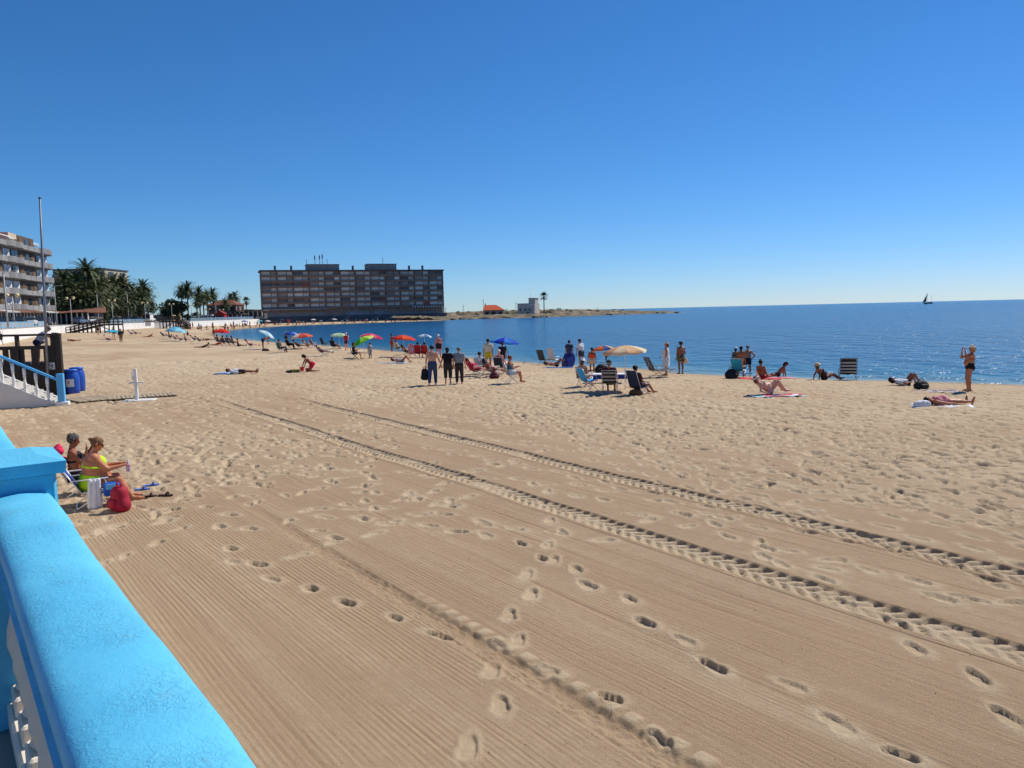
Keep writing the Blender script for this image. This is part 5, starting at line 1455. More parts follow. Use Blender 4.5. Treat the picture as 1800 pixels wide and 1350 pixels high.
def pavilion(px0, px1, py0, Y, label, roofc, zb=2.65, name='beach_bar', posts=7, flat=True):
    a, b = at_y(px0, 560, Y), at_y(px1, 560, Y); zt_ = at_y((px0 + px1) / 2, py0, Y).z; w_ = b.x - a.x; h_ = zt_ - zb
    o = empty(name, ((a.x + b.x) / 2, Y, zb), 0, label, 'building')
    MB().box((0, 5, h_ * .48), (w_ - .6, 4, h_ * .95)).build('wall', mat((.10, .09, .085), .7, .2, .4), o)
    for k in range(posts): MB().box((-w_ / 2 + .2 + (w_ - .4) * k / (posts - 1), .1, h_ / 2), (.24, .24, h_)).build('post', WHITE, o)
    if flat: MB().box((0, 3.4, h_ + .16), (w_ + .8, 8, .32)).build('roof', roofc, o)
    else: MB().add([(-w_ / 2 - .4, -.6, h_), (w_ / 2 + .4, -.6, h_), (w_ / 2 + .4, 7, h_ + 1.3), (-w_ / 2 - .4, 7, h_ + 1.3), (-w_ / 2 - .4, -.6, h_ - .15), (w_ / 2 + .4, -.6, h_ - .15), (w_ / 2 + .4, 7, h_ - .15), (-w_ / 2 - .4, 7, h_ - .15)], [(0, 1, 2, 3), (4, 5, 1, 0), (5, 6, 2, 1), (6, 7, 3, 2), (7, 4, 0, 3), (7, 6, 5, 4)]).build('roof', roofc, o)
    for k in range(posts - 1): MB().box((-w_ / 2 + (w_) * (k + .5) / (posts - 1), .6, h_ * .55), (w_ / (posts - 1) * .7, .08, h_ * .6)).build('window', GLASS, o)
    return o
TERRA = mat(rgb(128, 88, 68), .85, .15, .6)
pavilion(96, 156, 549, 178, 'low restaurant with terracotta roof at the foot of the palms', TERRA, flat=False)
pavilion(378, 425, 553, 290, 'dark open beach bar with thin white posts', mat((.09, .06, .05), .8, .2, .5))
pavilion(405, 462, 547, 312, 'long beach bar under brown roof next to the hotel', mat((.12, .075, .06), .8, .2, .5), posts=8)
pavilion(350, 372, 555, 288, 'white canopied terrace beside the red kiosk', WHITE, posts=4)
kp = at_y(387, 560, 284)
ki = empty('red_kiosk', (kp.x, kp.y, 2.65), 0, 'small red kiosk with pitched roof by the beach bar', 'kiosk')
MB().box((0, 1.2, 1.1), (3.2, 2.4, 2.2)).build('wall', mat(rgb(170, 42, 44), .7, .1, 1), ki)
MB().prism([(-1.9, -.2, 2.2), (1.9, -.2, 2.2), (0, -.2, 3.3)], (0, 0, 0), (0, 2.8, 0)).build('roof', mat(rgb(150, 36, 40), .7, .1, 1), ki)
MB().box((-.2, -.05, 1.2), (1.8, .1, .9)).build('hatch', mat((.05, .03, .03), .6, .2, 1), ki)
# white letters RENT on the bar front
rp_ = at_y(456.5, 557.5, 300)
rt_ = empty('rent_sign', (rp_.x, rp_.y, rp_.z), 0, 'white capital letters on a dark board at the beach bar', 'sign')
MB().box((0, .12, 0), (3.6, .1, 1.0)).build('board', mat((.03, .04, .06), .7, .2, 1), rt_)
for i, chh in enumerate('RENT'):
    cu = bpy.data.curves.new('letter', 'FONT'); cu.body = chh; cu.size = .95; cu.extrude = .03; cu.align_x = 'CENTER'
    tmp = bpy.data.objects.new('letter', cu)
    COL.objects.link(tmp)
    bpy.context.view_layer.update()
    mm = bpy.data.meshes.new_from_object(tmp.evaluated_get(bpy.context.evaluated_depsgraph_get()))
    bpy.data.objects.remove(tmp)
    mm.materials.append(WHITE)
    o = link(bpy.data.objects.new('letter', mm), rt_); o.rotation_euler = (R(90), 0, 0); o.location = (-1.2 + .8 * i, .03, -.33)

# ------------------------------------------------------------------ palms and trees
LEAFP = mat((.088, .112, .042), .7, .45, .8); LEAFD = mat((.045, .064, .026), .75, .5, .6); LEAFG = mat((.045, .065, .022), .75, .5, .5)
BARK = mat((.13, .095, .065), .9, .3, 3); THATCH = mat((.16, .115, .06), .9, .3, 3)
def date_palm_mesh(seed, n=74, Lf=3.4):
    r3 = random.Random(seed); mb = MB()
    for k in range(n):
        az = k * 2.39996 + r3.uniform(-.2, .2); el = math.radians(80 - 135 * (k / n) ** .85 + r3.uniform(-8, 8))
        L_ = Lf * r3.uniform(.85, 1.1); bend = r3.uniform(.75, 1.15)
        p_ = Vector((0, 0, 0)); pts = [p_.copy()]; e = el
        seg = 7
        for i in range(seg):
            d = Vector((math.cos(az) * math.cos(e), math.sin(az) * math.cos(e), math.sin(e)))
            p_ = p_ + d * L_ / seg; pts.append(p_.copy()); e -= bend / seg * (1 + .6 * i / seg)
        mb.tube(pts, [.035, .03, .026, .022, .018, .014, .01, .006], 3, False)
        side = Vector((-math.sin(az), math.cos(az), 0))
        for i in range(1, seg + 1):
            for h_ in (0, .33, .67):
                a = pts[i - 1].lerp(pts[i], h_); d = (pts[i] - pts[i - 1]).normalized()
                up_ = side.cross(d)
                ll = .50 * math.sin(math.pi * min(1, (i + h_) / (seg + 1.2))) ** .6 + .08
                for s_ in (-1, 1):
                    t = a + (side * s_ * .72 + d * .62 + up_ * r3.uniform(-.25, .1)) * ll
                    w_ = d * .10
                    mb.add([a - w_, a + w_, t], [(0, 1, 2)])
    return mb
def fan_palm_mesh(seed, n=34):
    r3 = random.Random(seed); mb = MB()
    for k in range(n):
        az = k * 2.39996; el = math.radians(80 - 125 * k / n)
        d = Vector((math.cos(az) * math.cos(el), math.sin(az) * math.cos(el), math.sin(el))); c = d * r3.uniform(.8, 1.15)
        mb.tube([(0, 0, 0), c], .02, 3, False)
        side = d.cross(Vector((0, 0, 1))).normalized() if abs(d.z) < .97 else Vector((1, 0, 0)); up_ = side.cross(d)
        for j in range(11):
            a = R(-80 + 16 * j); t = c + (d * math.cos(a) + side * math.sin(a)) * r3.uniform(.7, .9) + up_ * -.1 * abs(math.sin(a))
            n2_ = (side * math.cos(a) - d * math.sin(a)) * .16
            mb.add([c - n2_ * .4, c + n2_ * .4, t], [(0, 1, 2)])
    return mb
PALM = []
for sd2 in (1, 2, 3):
    o = date_palm_mesh(sd2).build('crown', LEAFP); PALM.append(o.data); bpy.data.objects.remove(o)
o = fan_palm_mesh(4).build('crown', LEAFG); FANP = o.data; bpy.data.objects.remove(o)
def trunk_mesh(h_, r0, r1, lean):
    mb = MB(); pts = []; rs_ = []
    n = max(5, int(h_ / .8))
    for i in range(n + 1):
        t = i / n; pts.append((lean * t * t, 0, h_ * t)); rs_.append((r0 * (1 - t) + r1 * t) * (1 + .12 * (i % 2)) * (1.35 if i == n else 1))
    return mb.tube(pts, rs_, 8)
pn = [0]
def palm(px, pyc, Y, zb, label, r=1.0, kind='date', tr=.26, group=None):
    c = at_y(px, pyc, Y); h_ = max(c.z - zb, 1.5); pn[0] += 1
    o = empty('palm_tree', (c.x, Y, zb), 40 * pn[0], label, 'palm', group)
    lean = .3 * math.sin(pn[0] * 2.1)
    trunk_mesh(h_, tr, tr * .8, lean).build('trunk', BARK, o, True)
    k = bpy.data.objects.new('crown', PALM[pn[0] % 3] if kind == 'date' else FANP); link(k, o); k.location = (lean, 0, h_); k.scale = (r, r, r); k.rotation_euler = (0, 0, pn[0] * 1.3)
    if kind == 'fan':
        MB().lathe([(.18, -2.1), (.5, -1.5), (.62, -.7), (.4, .1), (.1, .2)], 9, (lean, 0, h_)).build('dead_frond_skirt', THATCH, o)
    else:
        MB().lathe([(.2, -.9), (.42, -.5), (.36, .0), (.1, .25)], 8, (lean, 0, h_)).build('boot', THATCH, o)
    return o
PG = 'date palms lining the promenade'
palm(149, 478, 196, 2.5, 'tallest date palm in front of the beige block', 1.35, group=PG)
for px, py, Y, r in ((112, 492, 205, 1.15), (128, 498, 214, 1.15), (118, 508, 190, 1.0), (164, 487, 208, 1.1), (178, 500, 204, 1.05), (159, 510, 190, 1.0), (138, 512, 186, .95), (176, 518, 192, .9), (191, 512, 216, 1.0), (233, 512, 232, 1.05), (204, 520, 212, .95)):
    palm(px, py, Y, 2.5, 'dark date palm in the thick clump beside the apartment blocks', r, group=PG)
palm(216, 500, 224, 2.5, 'date palm with high crown near the edge of the big clump', 1.2, group=PG)
palm(250, 506, 238, 2.5, 'outer date palm with spreading crown at the clump edge by the parked van', 1.15, group=PG)
for px, py, Y, r in ((197, 506, 240, 1.0), (268, 540, 262, .7), (242, 524, 222, .9)):
    palm(px, py, Y, 2.5, 'dark date palm in the thick clump beside the apartment blocks', r, group=PG)
for k, (px, py, Y, r) in enumerate(((104, 520, 200, 1.2), (112, 530, 196, 1.1), (124, 524, 192, 1.2), (134, 500, 206, 1.3), (145, 528, 184, 1.1), (155, 494, 212, 1.3), (168, 506, 200, 1.3), (172, 530, 186, 1.0), (184, 508, 210, 1.3), (188, 528, 196, 1.1), (199, 502, 222, 1.3), (208, 526, 206, 1.1), (221, 514, 226, 1.2), (226, 530, 210, 1.0), (238, 520, 226, 1.2), (246, 528, 222, 1.0), (258, 520, 240, 1.1), (214, 508, 232, 1.2))):
    palm(px, py, Y, 2.5, 'dark date palm in the thick clump beside the apartment blocks', r * 1.08, group=PG)
PG2 = 'date palms by the villa'
for px, py, Y, r in ((318, 512, 300, 1.1), (328, 508, 290, 1.25), (350, 514, 296, 1.15), (363, 520, 300, 1.0), (374, 517, 304, 1.1), (345, 530, 288, .85), (357, 526, 292, .9)):
    palm(px, py, Y, 2.5, 'slim date palm between the dark pine and the brown villa', r, group=PG2)
palm(405, 524, 330, 2.5, 'smaller palm of the close pair behind the beach bar', .95, group=PG2)
palm(413, 522, 332, 2.5, 'larger palm of the close pair behind the beach bar', 1.05, group=PG2)
palm(395, 535, 306, 2.5, 'short palm with broad crown over the bar roof', 1.0, group=PG2)
palm(432, 530, 350, 2.5, 'lone fan palm standing beside the hotel', 1.4, 'fan', .22)
def leafy(name, p, rx, rz_, trunk_h, n, label, m, seed=1, cat='tree', leaf=.32, group=None, lobes=9):
    o = empty(name, p, 0, label, cat, group); r3 = random.Random(seed); mb = MB()
    lob = [(Vector((r3.uniform(-.6, .6) * rx, r3.uniform(-.6, .6) * rx, trunk_h + rz_ * r3.uniform(.2, 1.5))), r3.uniform(.35, .6)) for _ in range(lobes)]
    for k in range(n):
        c, q = r3.choice(lob); v = Vector((r3.gauss(0, 1), r3.gauss(0, 1), r3.gauss(0, 1))).normalized()
        pp = c + Vector((v.x * rx * q, v.y * rx * q, v.z * rz_ * q)) * r3.uniform(.7, 1.05)
        a = Vector((r3.gauss(0, 1), r3.gauss(0, 1), r3.gauss(0, .6))).normalized() * leaf; b = a.orthogonal().normalized() * leaf * .55
        mb.add([pp - a, pp + b, pp + a, pp - b], [(0, 1, 2, 3)])
    mb.build('crown', m, o)
    mt = MB().tube([(0, 0, -.2), (.05 * rx, 0, trunk_h * .6), (0, .05 * rx, trunk_h + rz_ * .6)], [rx * .07, rx * .05, rx * .03], 7)
    for c, q in lob[:5]: mt.tube([(0, 0, trunk_h * .7), c], [rx * .035, rx * .012], 5)
    mt.build('trunk', BARK, o)
    return o
pp = at_y(312, 560, 292)
leafy('pine_tree', (pp.x, 292, 2.4), 4.6, 3.3, 2.2, 2600, 'broad dark pine beside the slim palms', LEAFD, 3, leaf=.36)
pp = at_y(297, 560, 300); leafy('pine_tree', (pp.x, 300, 2.4), 3.4, 3.2, 1.2, 1800, 'rounded dark pine beside the low yellowish house', LEAFD, 4, leaf=.36)
hr = random.Random(9)
for k, (px, Y) in enumerate(((110, 184), (122, 182), (136, 186), (150, 188), (165, 190), (180, 196), (195, 202), (210, 206), (225, 214), (240, 222), (255, 232), (130, 200), (170, 206), (205, 222))):
    c = at_y(px, 560, Y); leafy('shrub', (c.x, Y, 2.5), 3.6, 2.6 + 1.4 * hr.random(), .4, 1000, 'dark dense shrub growing under the date palms', LEAFD, 20 + k, 'shrub', .28, 'shrubs under the palms', 6)
for k, (px, Y) in enumerate(((330, 286), (345, 290), (372, 296), (280, 292), (292, 286), (268, 276))):
    c = at_y(px, 560, Y); leafy('hedge_bush', (c.x, Y, 2.5), 2.6, 1.5, .3, 500, 'low dark bush behind the far end of the sea wall', LEAFD, 50 + k, 'shrub', .28, 'bushes by the far wall', 5)

# ------------------------------------------------------------------ railing, lamps, cars on the promenade
LB = mat(rgb(120, 185, 225), .5, .06, 1)
def wall_at(y, off=0.0):
    for i in range(len(WALL_L) - 1):
        a, b = WALL_L[i], WALL_L[i + 1]
        if min(a[1], b[1]) <= y <= max(a[1], b[1]) and i >= 1:
            t = (y - a[1]) / (b[1] - a[1]); d = (b - a) / np.linalg.norm(b - a)
            q = a * (1 - t) + b * t + off * np.array([-d[1], d[0]])
            return Vector((q[0], q[1], WZ[i] * (1 - t) + WZ[i + 1] * t)), math.degrees(math.atan2(d[1], d[0]))
def rail_run(ya, yb, label, step=3.2):
    pa, _ = wall_at(ya, .15)
    o = empty('promenade_railing', pa, 0, label, 'railing')
    ys = np.arange(ya, yb, step); pts = [wall_at(float(y), .15)[0] - pa for y in ys]
    for p in pts: MB().box((p.x, p.y, p.z + .42), (.14, .14, .90)).build('post', LB, o)
    mb = MB(); ml = MB(); bb = MB()
    for a, b in zip(pts[:-1], pts[1:]):
        mb.bar(a + Vector((0, 0, .82)), b + Vector((0, 0, .82)), .10, .07); ml.bar(a + Vector((0, 0, .16)), b + Vector((0, 0, .16)), .06, .05)
        n = int((b - a).length / .19)
        for k in range(1, n): q = a.lerp(b, k / n); bb.box((q.x, q.y, q.z + .48), (.03, .03, .64))
    mb.build('top_rail', LB, o); ml.build('bottom_rail', LB, o)
    tag(bb.build('railing_bars', mat(rgb(196, 204, 206), .5, .06, 1), o), kind='stuff')
rail_run(62, 136, 'long light blue promenade railing before the wooden beach ramp')
rail_run(186, 216, 'light blue promenade railing between the two wooden beach ramps')
rail_run(229, 306, 'pale railing on the wall behind the far beach', 4)
def lamp(px, pytop, Y, label, globes=2, zb=2.65, group=None):
    c = at_y(px, pytop, Y); h_ = c.z - zb
    o = empty('street_lamp', (c.x, Y, zb), 0, label, 'street lamp', group)
    MB().tube([(0, 0, 0), (0, 0, h_ * .3), (0, 0, h_)], [.13, .09, .07], 8).build('post', mat((.42, .42, .42), .5, .1, 2), o, True)
    if globes:
        MB().tube([(-.7, 0, h_ - .15), (0, 0, h_ + .02), (.7, 0, h_ - .15)], .05, 5).build('arm', DARKMETAL, o)
        for s_ in (-1, 1):
            MB().lathe([(.05, -.34), (.24, -.25), (.33, -.05), (.28, .16), (.1, .28)], 10, (.72 * s_, 0, h_ + .1)).build('globe', mat(rgb(225, 205, 150), .35, .05, 2), o, True)
    else: MB().tube([(0, 0, h_), (.25, 0, h_ + .25), (1.1, 0, h_ + .35)], .05, 5).box((1.3, 0, h_ + .34), (.7, .25, .12)).build('lamp_head', mat((.35, .35, .35), .5, .1, 2), o)
LG = 'twin globe lamps along the promenade'
for px, py, Y in ((21, 520, 112), (123, 525, 168), (196, 529, 190), (254, 533, 210), (301, 535, 262), (336, 537, 268), (365, 544, 282), (389, 545, 286)):
    lamp(px, py, Y, 'grey street lamp with two cream globes on the promenade', 2, group=LG)
lamp(6, 481, 100, 'tall plain grey mast without globes in front of the apartment block', 0)
for px, py, Y in ((170, 517, 182), (223, 517, 205), (379, 536, 288), (95, 505, 160)):
    lamp(px, py, Y, 'thin tall street light with single arm by the road', 0, group='single arm lights by the road')
def car(px, Y, rz, label, col, van=False, offw=8.5):
    c, a = wall_at(Y, offw)
    x = at_y(px, 560, Y).x
    o = empty('parked_car', (x, Y, c.z + .11), a + rz, label, 'car', 'cars parked along the promenade')
    bm_ = mat(col, .3, .05, 2, spec=.5); l_, w_ = (4.2, 1.75) if not van else (4.9, 1.95); ht = 1.45 if not van else 2.1
    sec = [(-l_ / 2, .35, .55), (-l_ / 2 + .1, .3, .85), (-l_ * .28 if van else -l_ * .22, .28, .95), (l_ / 2 - .5, .28, .98), (l_ / 2, .32, .85), (l_ / 2, .38, .5)]
    side = [(-l_ / 2, .32), (-l_ / 2 - .03, .6), (-l_ / 2 + .1, .82), (-l_ * .2, .95), (l_ / 2 - .25, .98), (l_ / 2, .82), (l_ / 2 + .03, .5), (l_ / 2 - .02, .32)]
    MB().prism([(x_, -w_ / 2, z_) for x_, z_ in side][::-1], (0, 0, 0), (0, w_, 0)).build('body', bm_, o)
    cab = [(-l_ * .24, .93), (-l_ * .10 if not van else -l_ * .2, ht), (l_ * .28, ht), (l_ * .46, .95)] if not van else [(-l_ * .36, .9), (-l_ * .24, ht), (l_ * .46, ht), (l_ * .49, .92)]
    MB().prism([(x_, -w_ / 2 + .09, z_) for x_, z_ in cab][::-1], (0, 0, 0), (0, w_ - .18, 0)).build('window', GLASS, o)
    tx0, tx1 = cab[1][0], cab[2][0]
    MB().box(((tx0 + tx1) / 2, 0, ht + .02), (tx1 - tx0 + .1, w_ - .14, .07), None, .02).build('roof', bm_, o)
    if van: MB().box((l_ * .14, 0, 1.45), (l_ * .6, w_ - .1, 1.0)).build('side_panel', bm_, o)
    for sx in (-.31, .31):
        for sy in (-1, 1):
            wh = MB(); wh.lathe([(.18, -.1), (.32, -.09), (.33, 0), (.32, .09), (.18, .1)], 14)
            k = wh.build('wheel', BLACK, o); k.rotation_euler = (R(90), 0, 0); k.location = (sx * l_, sy * (w_ / 2 - .08), .33)
    for sy in (-1, 1):
        MB().box((-l_ / 2 - .0, sy * w_ * .36, .68), (.08, .3, .15)).build('headlight', mat((.7, .7, .68), .2, .05, 2), o)
        MB().box((l_ / 2 + .0, sy * w_ * .38, .74), (.07, .22, .16)).build('tail_light', mat((.3, .01, .01), .3, .05, 2), o)
    return o
for px, Y, col, nm in ((14, 112, (.02, .03, .05), 'dark blue hatchback parked beside the first twin lamp'), (33, 118, (.03, .03, .03), 'black car parked beside the first twin lamp'), (52, 126, (.68, .68, .68), 'white car parked in front of the shop awnings'), (78, 138, (.05, .06, .09), 'dark grey car parked behind the flagpole'), (140, 172, (.10, .16, .26), 'blue car parked in front of the low restaurant'), (158, 180, (.62, .63, .65), 'silver car parked beside the low restaurant'), (170, 186, (.10, .10, .10), 'black car parked under the palm clump'), (206, 197, (.60, .60, .62), 'pale silver car parked above the wooden ramp'), (222, 203, (.04, .05, .07), 'dark car parked between the silver car and the van'), (240, 209, (.05, .07, .12), 'navy car parked just beside the white van'), (282, 226, (.03, .03, .04), 'black car parked beside the white van')):
    car(px, Y, 180, nm, col)
car(262, 214, 180, 'white van parked by the sea wall', (.75, .75, .75), True)
# ------------------------------------------------------------------ wooden beach ramps
def ramp(px0, pxm, px1, pyd, pyr, Y, label, zg=.9):
    x0, xm, x1 = at_y(px0, 570, Y).x, at_y(pxm, 570, Y).x, at_y(px1, 570, Y).x
    zd = at_y(px1, pyd, Y).z; zr = at_y(px1, pyr, Y).z
    o = empty('wooden_ramp', (x0, Y, 0), 0, label, 'ramp')
    P0, P1, P2 = Vector((0, 0, zg)), Vector((xm - x0, 0, zd)), Vector((x1 - x0, 0, zd))
    n = 9
    for yy in (0, 1.8):
        off_ = Vector((0, yy, 0)); hr_ = Vector((0, 0, zr - zd))
        for f_, g_ in ((1.0, 'top_rail'), (.55, 'middle_rail'), (0.05, 'stringer')):
            MB().bar(P0 + off_ + hr_ * f_, P1 + off_ + hr_ * f_, .10, .16 if f_ > .1 else .3).bar(P1 + off_ + hr_ * f_ - Vector((.02, 0, 0)), P2 + off_ + hr_ * f_, .10, .16 if f_ > .1 else .3).build(g_, WOOD, o)
        for k in range(n):
            t = k / (n - 1); q = P0.lerp(P1, t); MB().box((q.x, yy, (q.z + zr - zd) / 2 - .1 + 0 * t), (.14, .14, q.z + zr - zd + .3)).build('post', WOOD, o)
        for k in range(4):
            q = P1.lerp(P2, (k + 1) / 4); MB().box((q.x, yy, zr / 2), (.16, .16, zr + .3)).build('post', WOOD, o)
    MB().bar(P0 + Vector((0, .9, 0)), P1 + Vector((0, .9, 0)), 1.7, .08).build('ramp_deck', WOOD, o)
    MB().bar(P1 + Vector((0, .9, 0)), P2 + Vector((0, .9, 0)), 1.9, .08).build('deck', WOOD, o)
    MB().bar(P1 + Vector((.2, -.05, -.1)), Vector((P2.x, -.05, .5)), .1, .16).build('brace', WOOD, o)
    return o
ramp(115, 175, 208, 571, 561, 156, 'dark wooden ramp rising to a raised deck at the white sea wall')
ramp(330, 305, 281, 566, 557, 208, 'dark wooden steps and deck before the far white wall', .6)

# ------------------------------------------------------------------ houses, palm and poles on the point
def hl(px, Y): 
    x = at_y(px, 550, Y).x; return Vector((x, Y, HH(x, Y) - .3))
b0 = hl(868, 474); b0.z = at_y(868, 554.5, 474).z - .4
bu = empty('bungalow', b0, 0, 'white bungalow with orange tiled roof on the rocky point', 'building')
zt_ = at_y(868, 545, 474).z - b0.z; wq = 12.4
MB().box((0, 5, zt_ / 2), (wq, 8, zt_)).build('wall', mat((.55, .52, .47), .85, .1, .5), bu)
for k in range(4): MB().box((-wq / 2 + .4 + (wq - .8) * k / 3, -.6, zt_ / 2), (.55, .55, zt_)).build('porch_pillar', mat((.5, .48, .44), .85, .1, .5), bu)
for k in range(3): MB().box((-wq / 3 + wq / 3 * k, .97, zt_ * .42), (2.2, .2, zt_ * .6)).build('window', mat((.04, .05, .06), .4, .2, 1), bu)
MB().add([(-wq / 2 - .5, -1.2, zt_), (wq / 2 + .5, -1.2, zt_), (wq / 2 + .5, 9.4, zt_), (-wq / 2 - .5, 9.4, zt_), (-wq / 2 + .6, 4.2, zt_ + 3.2), (wq * .12, 4.2, zt_ + 3.2)], [(0, 1, 5, 4), (1, 2, 5), (2, 3, 4, 5), (3, 0, 4), (3, 2, 1, 0)]).build('roof', mat(rgb(205, 92, 48), .85, .12, .6), bu)
MB().box((-wq / 2 + 1.0, 4, zt_ + 3.2), (.7, .7, 2.0)).build('chimney', WHITE, bu)
b1 = hl(924, 470); b1.z = at_y(924, 553.5, 470).z - .3; tw_ = empty('tower_house', b1, 0, 'flat pale stone house with square tower on the rocky point', 'building'); tw_.rotation_euler = (0, 0, R(-28))
zt_ = at_y(924, 534, 470).z - b1.z; zz_ = at_y(935, 524.5, 470).z - b1.z
ST = mat((.66, .60, .52), .9, .15, .4)
MB().box((0, 4, zt_ / 2), (11.6, 7, zt_)).build('wall', ST, tw_)
MB().box((3.7, 3.6, zz_ / 2), (4.4, 4.6, zz_)).build('tower', ST, tw_)
MB().box((3.7, 3.6, zz_ + .1), (5.0, 5.2, .35)).build('tower_roof', mat((.5, .46, .40), .9, .1, .5), tw_)
MB().box((-1.6, 4, zt_ + .1), (8.6, 7.3, .35)).build('roof', mat((.3, .28, .26), .9, .1, .5), tw_)
for x_ in (-3.8, -.4, 2.4): MB().box((x_, .46, zt_ * .5), (.9, .14, 1.3)).build('window', mat((.05, .05, .06), .4, .2, 1), tw_)
MB().box((1.3, .46, 1.1), (1.0, .14, 2.2)).build('door', mat((.08, .06, .05), .6, .2, 1), tw_)
MB().tube([(2.0, 3, zz_), (2.0, 3, zz_ + 2.4)], .06, 5).build('antenna', DARKMETAL, tw_)
pb = hl(956, 466); palm(956, 522, 466, pb.z, 'lone tall fan palm beside the tower house', 1.9, 'fan', .3)
for px, pyt in ((850, 526), (814.5, 536), (907, 532), (1050, 541), (784, 541)):
    q = hl(px, 480); z_ = at_y(px, pyt, 480).z
    o = empty('utility_pole', q, 0, 'thin wooden utility pole on the rocky point', 'utility pole', 'poles on the point')
    MB().tube([(0, 0, 0), (0, 0, max(z_ - q.z, 1.5))], .12, 6).build('pole', mat((.12, .1, .09), .9, .1, 3), o)
    MB().box((0, 0, max(z_ - q.z, 1.5) - .5), (1.0, .1, .12)).build('crossarm', mat((.12, .1, .09), .9, .1, 3), o)
rr_ = random.Random(33)
for k in range(26):
    px = rr_.uniform(800, 1120); Y = 472 + rr_.uniform(-6, 40) + max(0, (px - 1000)) * .55
    q = hl(px, Y); s_ = rr_.uniform(.6, 1.5)
    leafy('scrub_bush', (q.x, q.y, q.z + .1), s_ * 1.3, s_ * .6, .1, 90, 'low dark scrub bush on the rocky point', LEAFD, 100 + k, 'bush', .3, 'scrub on the rocky point', 4)
def rock(p, r, seed, label, group):
    r3 = random.Random(seed); pr = []
    for k in range(4):
        a = np.array([r3.uniform(-r, r) * .7, r3.uniform(-r, r) * .5, r3.uniform(0, r * .3)]); pr.append((a, a + np.array([r3.uniform(-r, r) * .5, 0, r * .15]), r * r3.uniform(.3, .55), r * .3))
    o = blob('shore_rock', pr, r * .22, mat((.15, .115, .08), .9, .35, 1.2, bump=.1, bscale=2), None, k=r * .05)
    o.location = p; tag(o, label, 'rock', group)
for k in range(44):
    i = rr_.randrange(0, 30) / 30; q = SHORE_L[int(len(SHORE_L) * .0) + np.argmin(np.abs(SHORE_L[:, 1] - 405)) + rr_.randrange(0, 14)]
    rock((q[0] + rr_.uniform(-4, 4), q[1] + rr_.uniform(-2, 3), WATER_Z - .1), rr_.uniform(.6, 1.8), k, 'brown weathered rock at the waterline of the point', 'rocks along the point')
# ------------------------------------------------------------------ sailing boat
bq = at_y(1632, 533, 1250); bt = empty('sailing_boat', (bq.x, 1250, WATER_Z), 8, 'dark two-masted sailing boat near the horizon', 'boat')
hullp = [(-9, 0), (-8.5, 1.6), (-4, 2.2), (3, 2.1), (8, 1.0), (10.5, 0), (8, -1.0), (3, -2.1), (-4, -2.2), (-8.5, -1.6)]
n_h = len(hullp)
MB().add([(x * .86, y * .55, -.6) for x, y in hullp] + [(x, y, 1.9 + .9 * max(0, x / 10) ** 2) for x, y in hullp], [tuple(range(n_h - 1, -1, -1)), tuple(range(n_h, 2 * n_h))] + [(i, (i + 1) % n_h, n_h + (i + 1) % n_h, n_h + i) for i in range(n_h)]).build('hull', mat((.02, .02, .025), .5, .1, 1), bt)
MB().box((-3, 0, 2.4), (6, 2.2, 1.0)).build('cabin', mat((.15, .1, .07), .6, .1, 1), bt)
MB().tube([(2.5, 0, 1), (2.5, 0, 20)], .2, 6).build('mast', BLACK, bt); MB().tube([(-6, 0, 1), (-6, 0, 15.5)], .17, 6).build('mast', BLACK, bt)
MB().tube([(9.5, 0, 2.4), (13, 0, 3.2)], .14, 6).build('bowsprit', BLACK, bt)
sl2 = []
for t in np.linspace(0, 1, 7): sl2 += [(2.7 + 7.6 * (1 - t) * 1.25, .5 * math.sin(t * 3.14), 3.2 + 16 * t), (2.9 + 7.0 * (1 - t) * .25, .2, 3.4 + 15.9 * t)]
MB().add([(x_ , y_, z_) for x_, y_, z_ in sl2], [(2 * i, 2 * i + 2, 2 * i + 3, 2 * i + 1) for i in range(6)]).build('sail', cloth((.10, .11, .13), trans=.2), bt)
bt.rotation_euler = (0, 0, R(188)); bt.scale = (.88, .88, .88)
# ------------------------------------------------------------------ people, chairs and parasols on the sand
def K(*c): return rgb(*c)
def dt(p): return 1 if p.y < 62 else 0
def PS(px, py, rz, pz, label, **kw):
    p = kw.pop('at', None) or gp(px, py); kw.setdefault('det', dt(p)); pos = {k: kw.pop(k) for k in ()}
    return person(p, rz, pz, label, **kw)
def CS(px, py, rz, ch, pe=None, **pk):
    """a chair (label, fabric, options) and who sits in it (pose, label)"""
    p = gp(px, py); cl, fab, opt = ch; opt = dict(opt)
    m = fab if not isinstance(fab, tuple) else mat(fab, .8, .15, 12)
    sh_ = opt.get('sh', .30)
    chair(p, rz, cl, m, det=dt(p), **opt)
    if pe:
        pk.setdefault('det', dt(p))
        return person(p, rz, pe[0], pe[1], seat=sh_ - .02, **pk)
GREYF = mat((.55, .55, .56), .4, .05, 8, metal=.4)
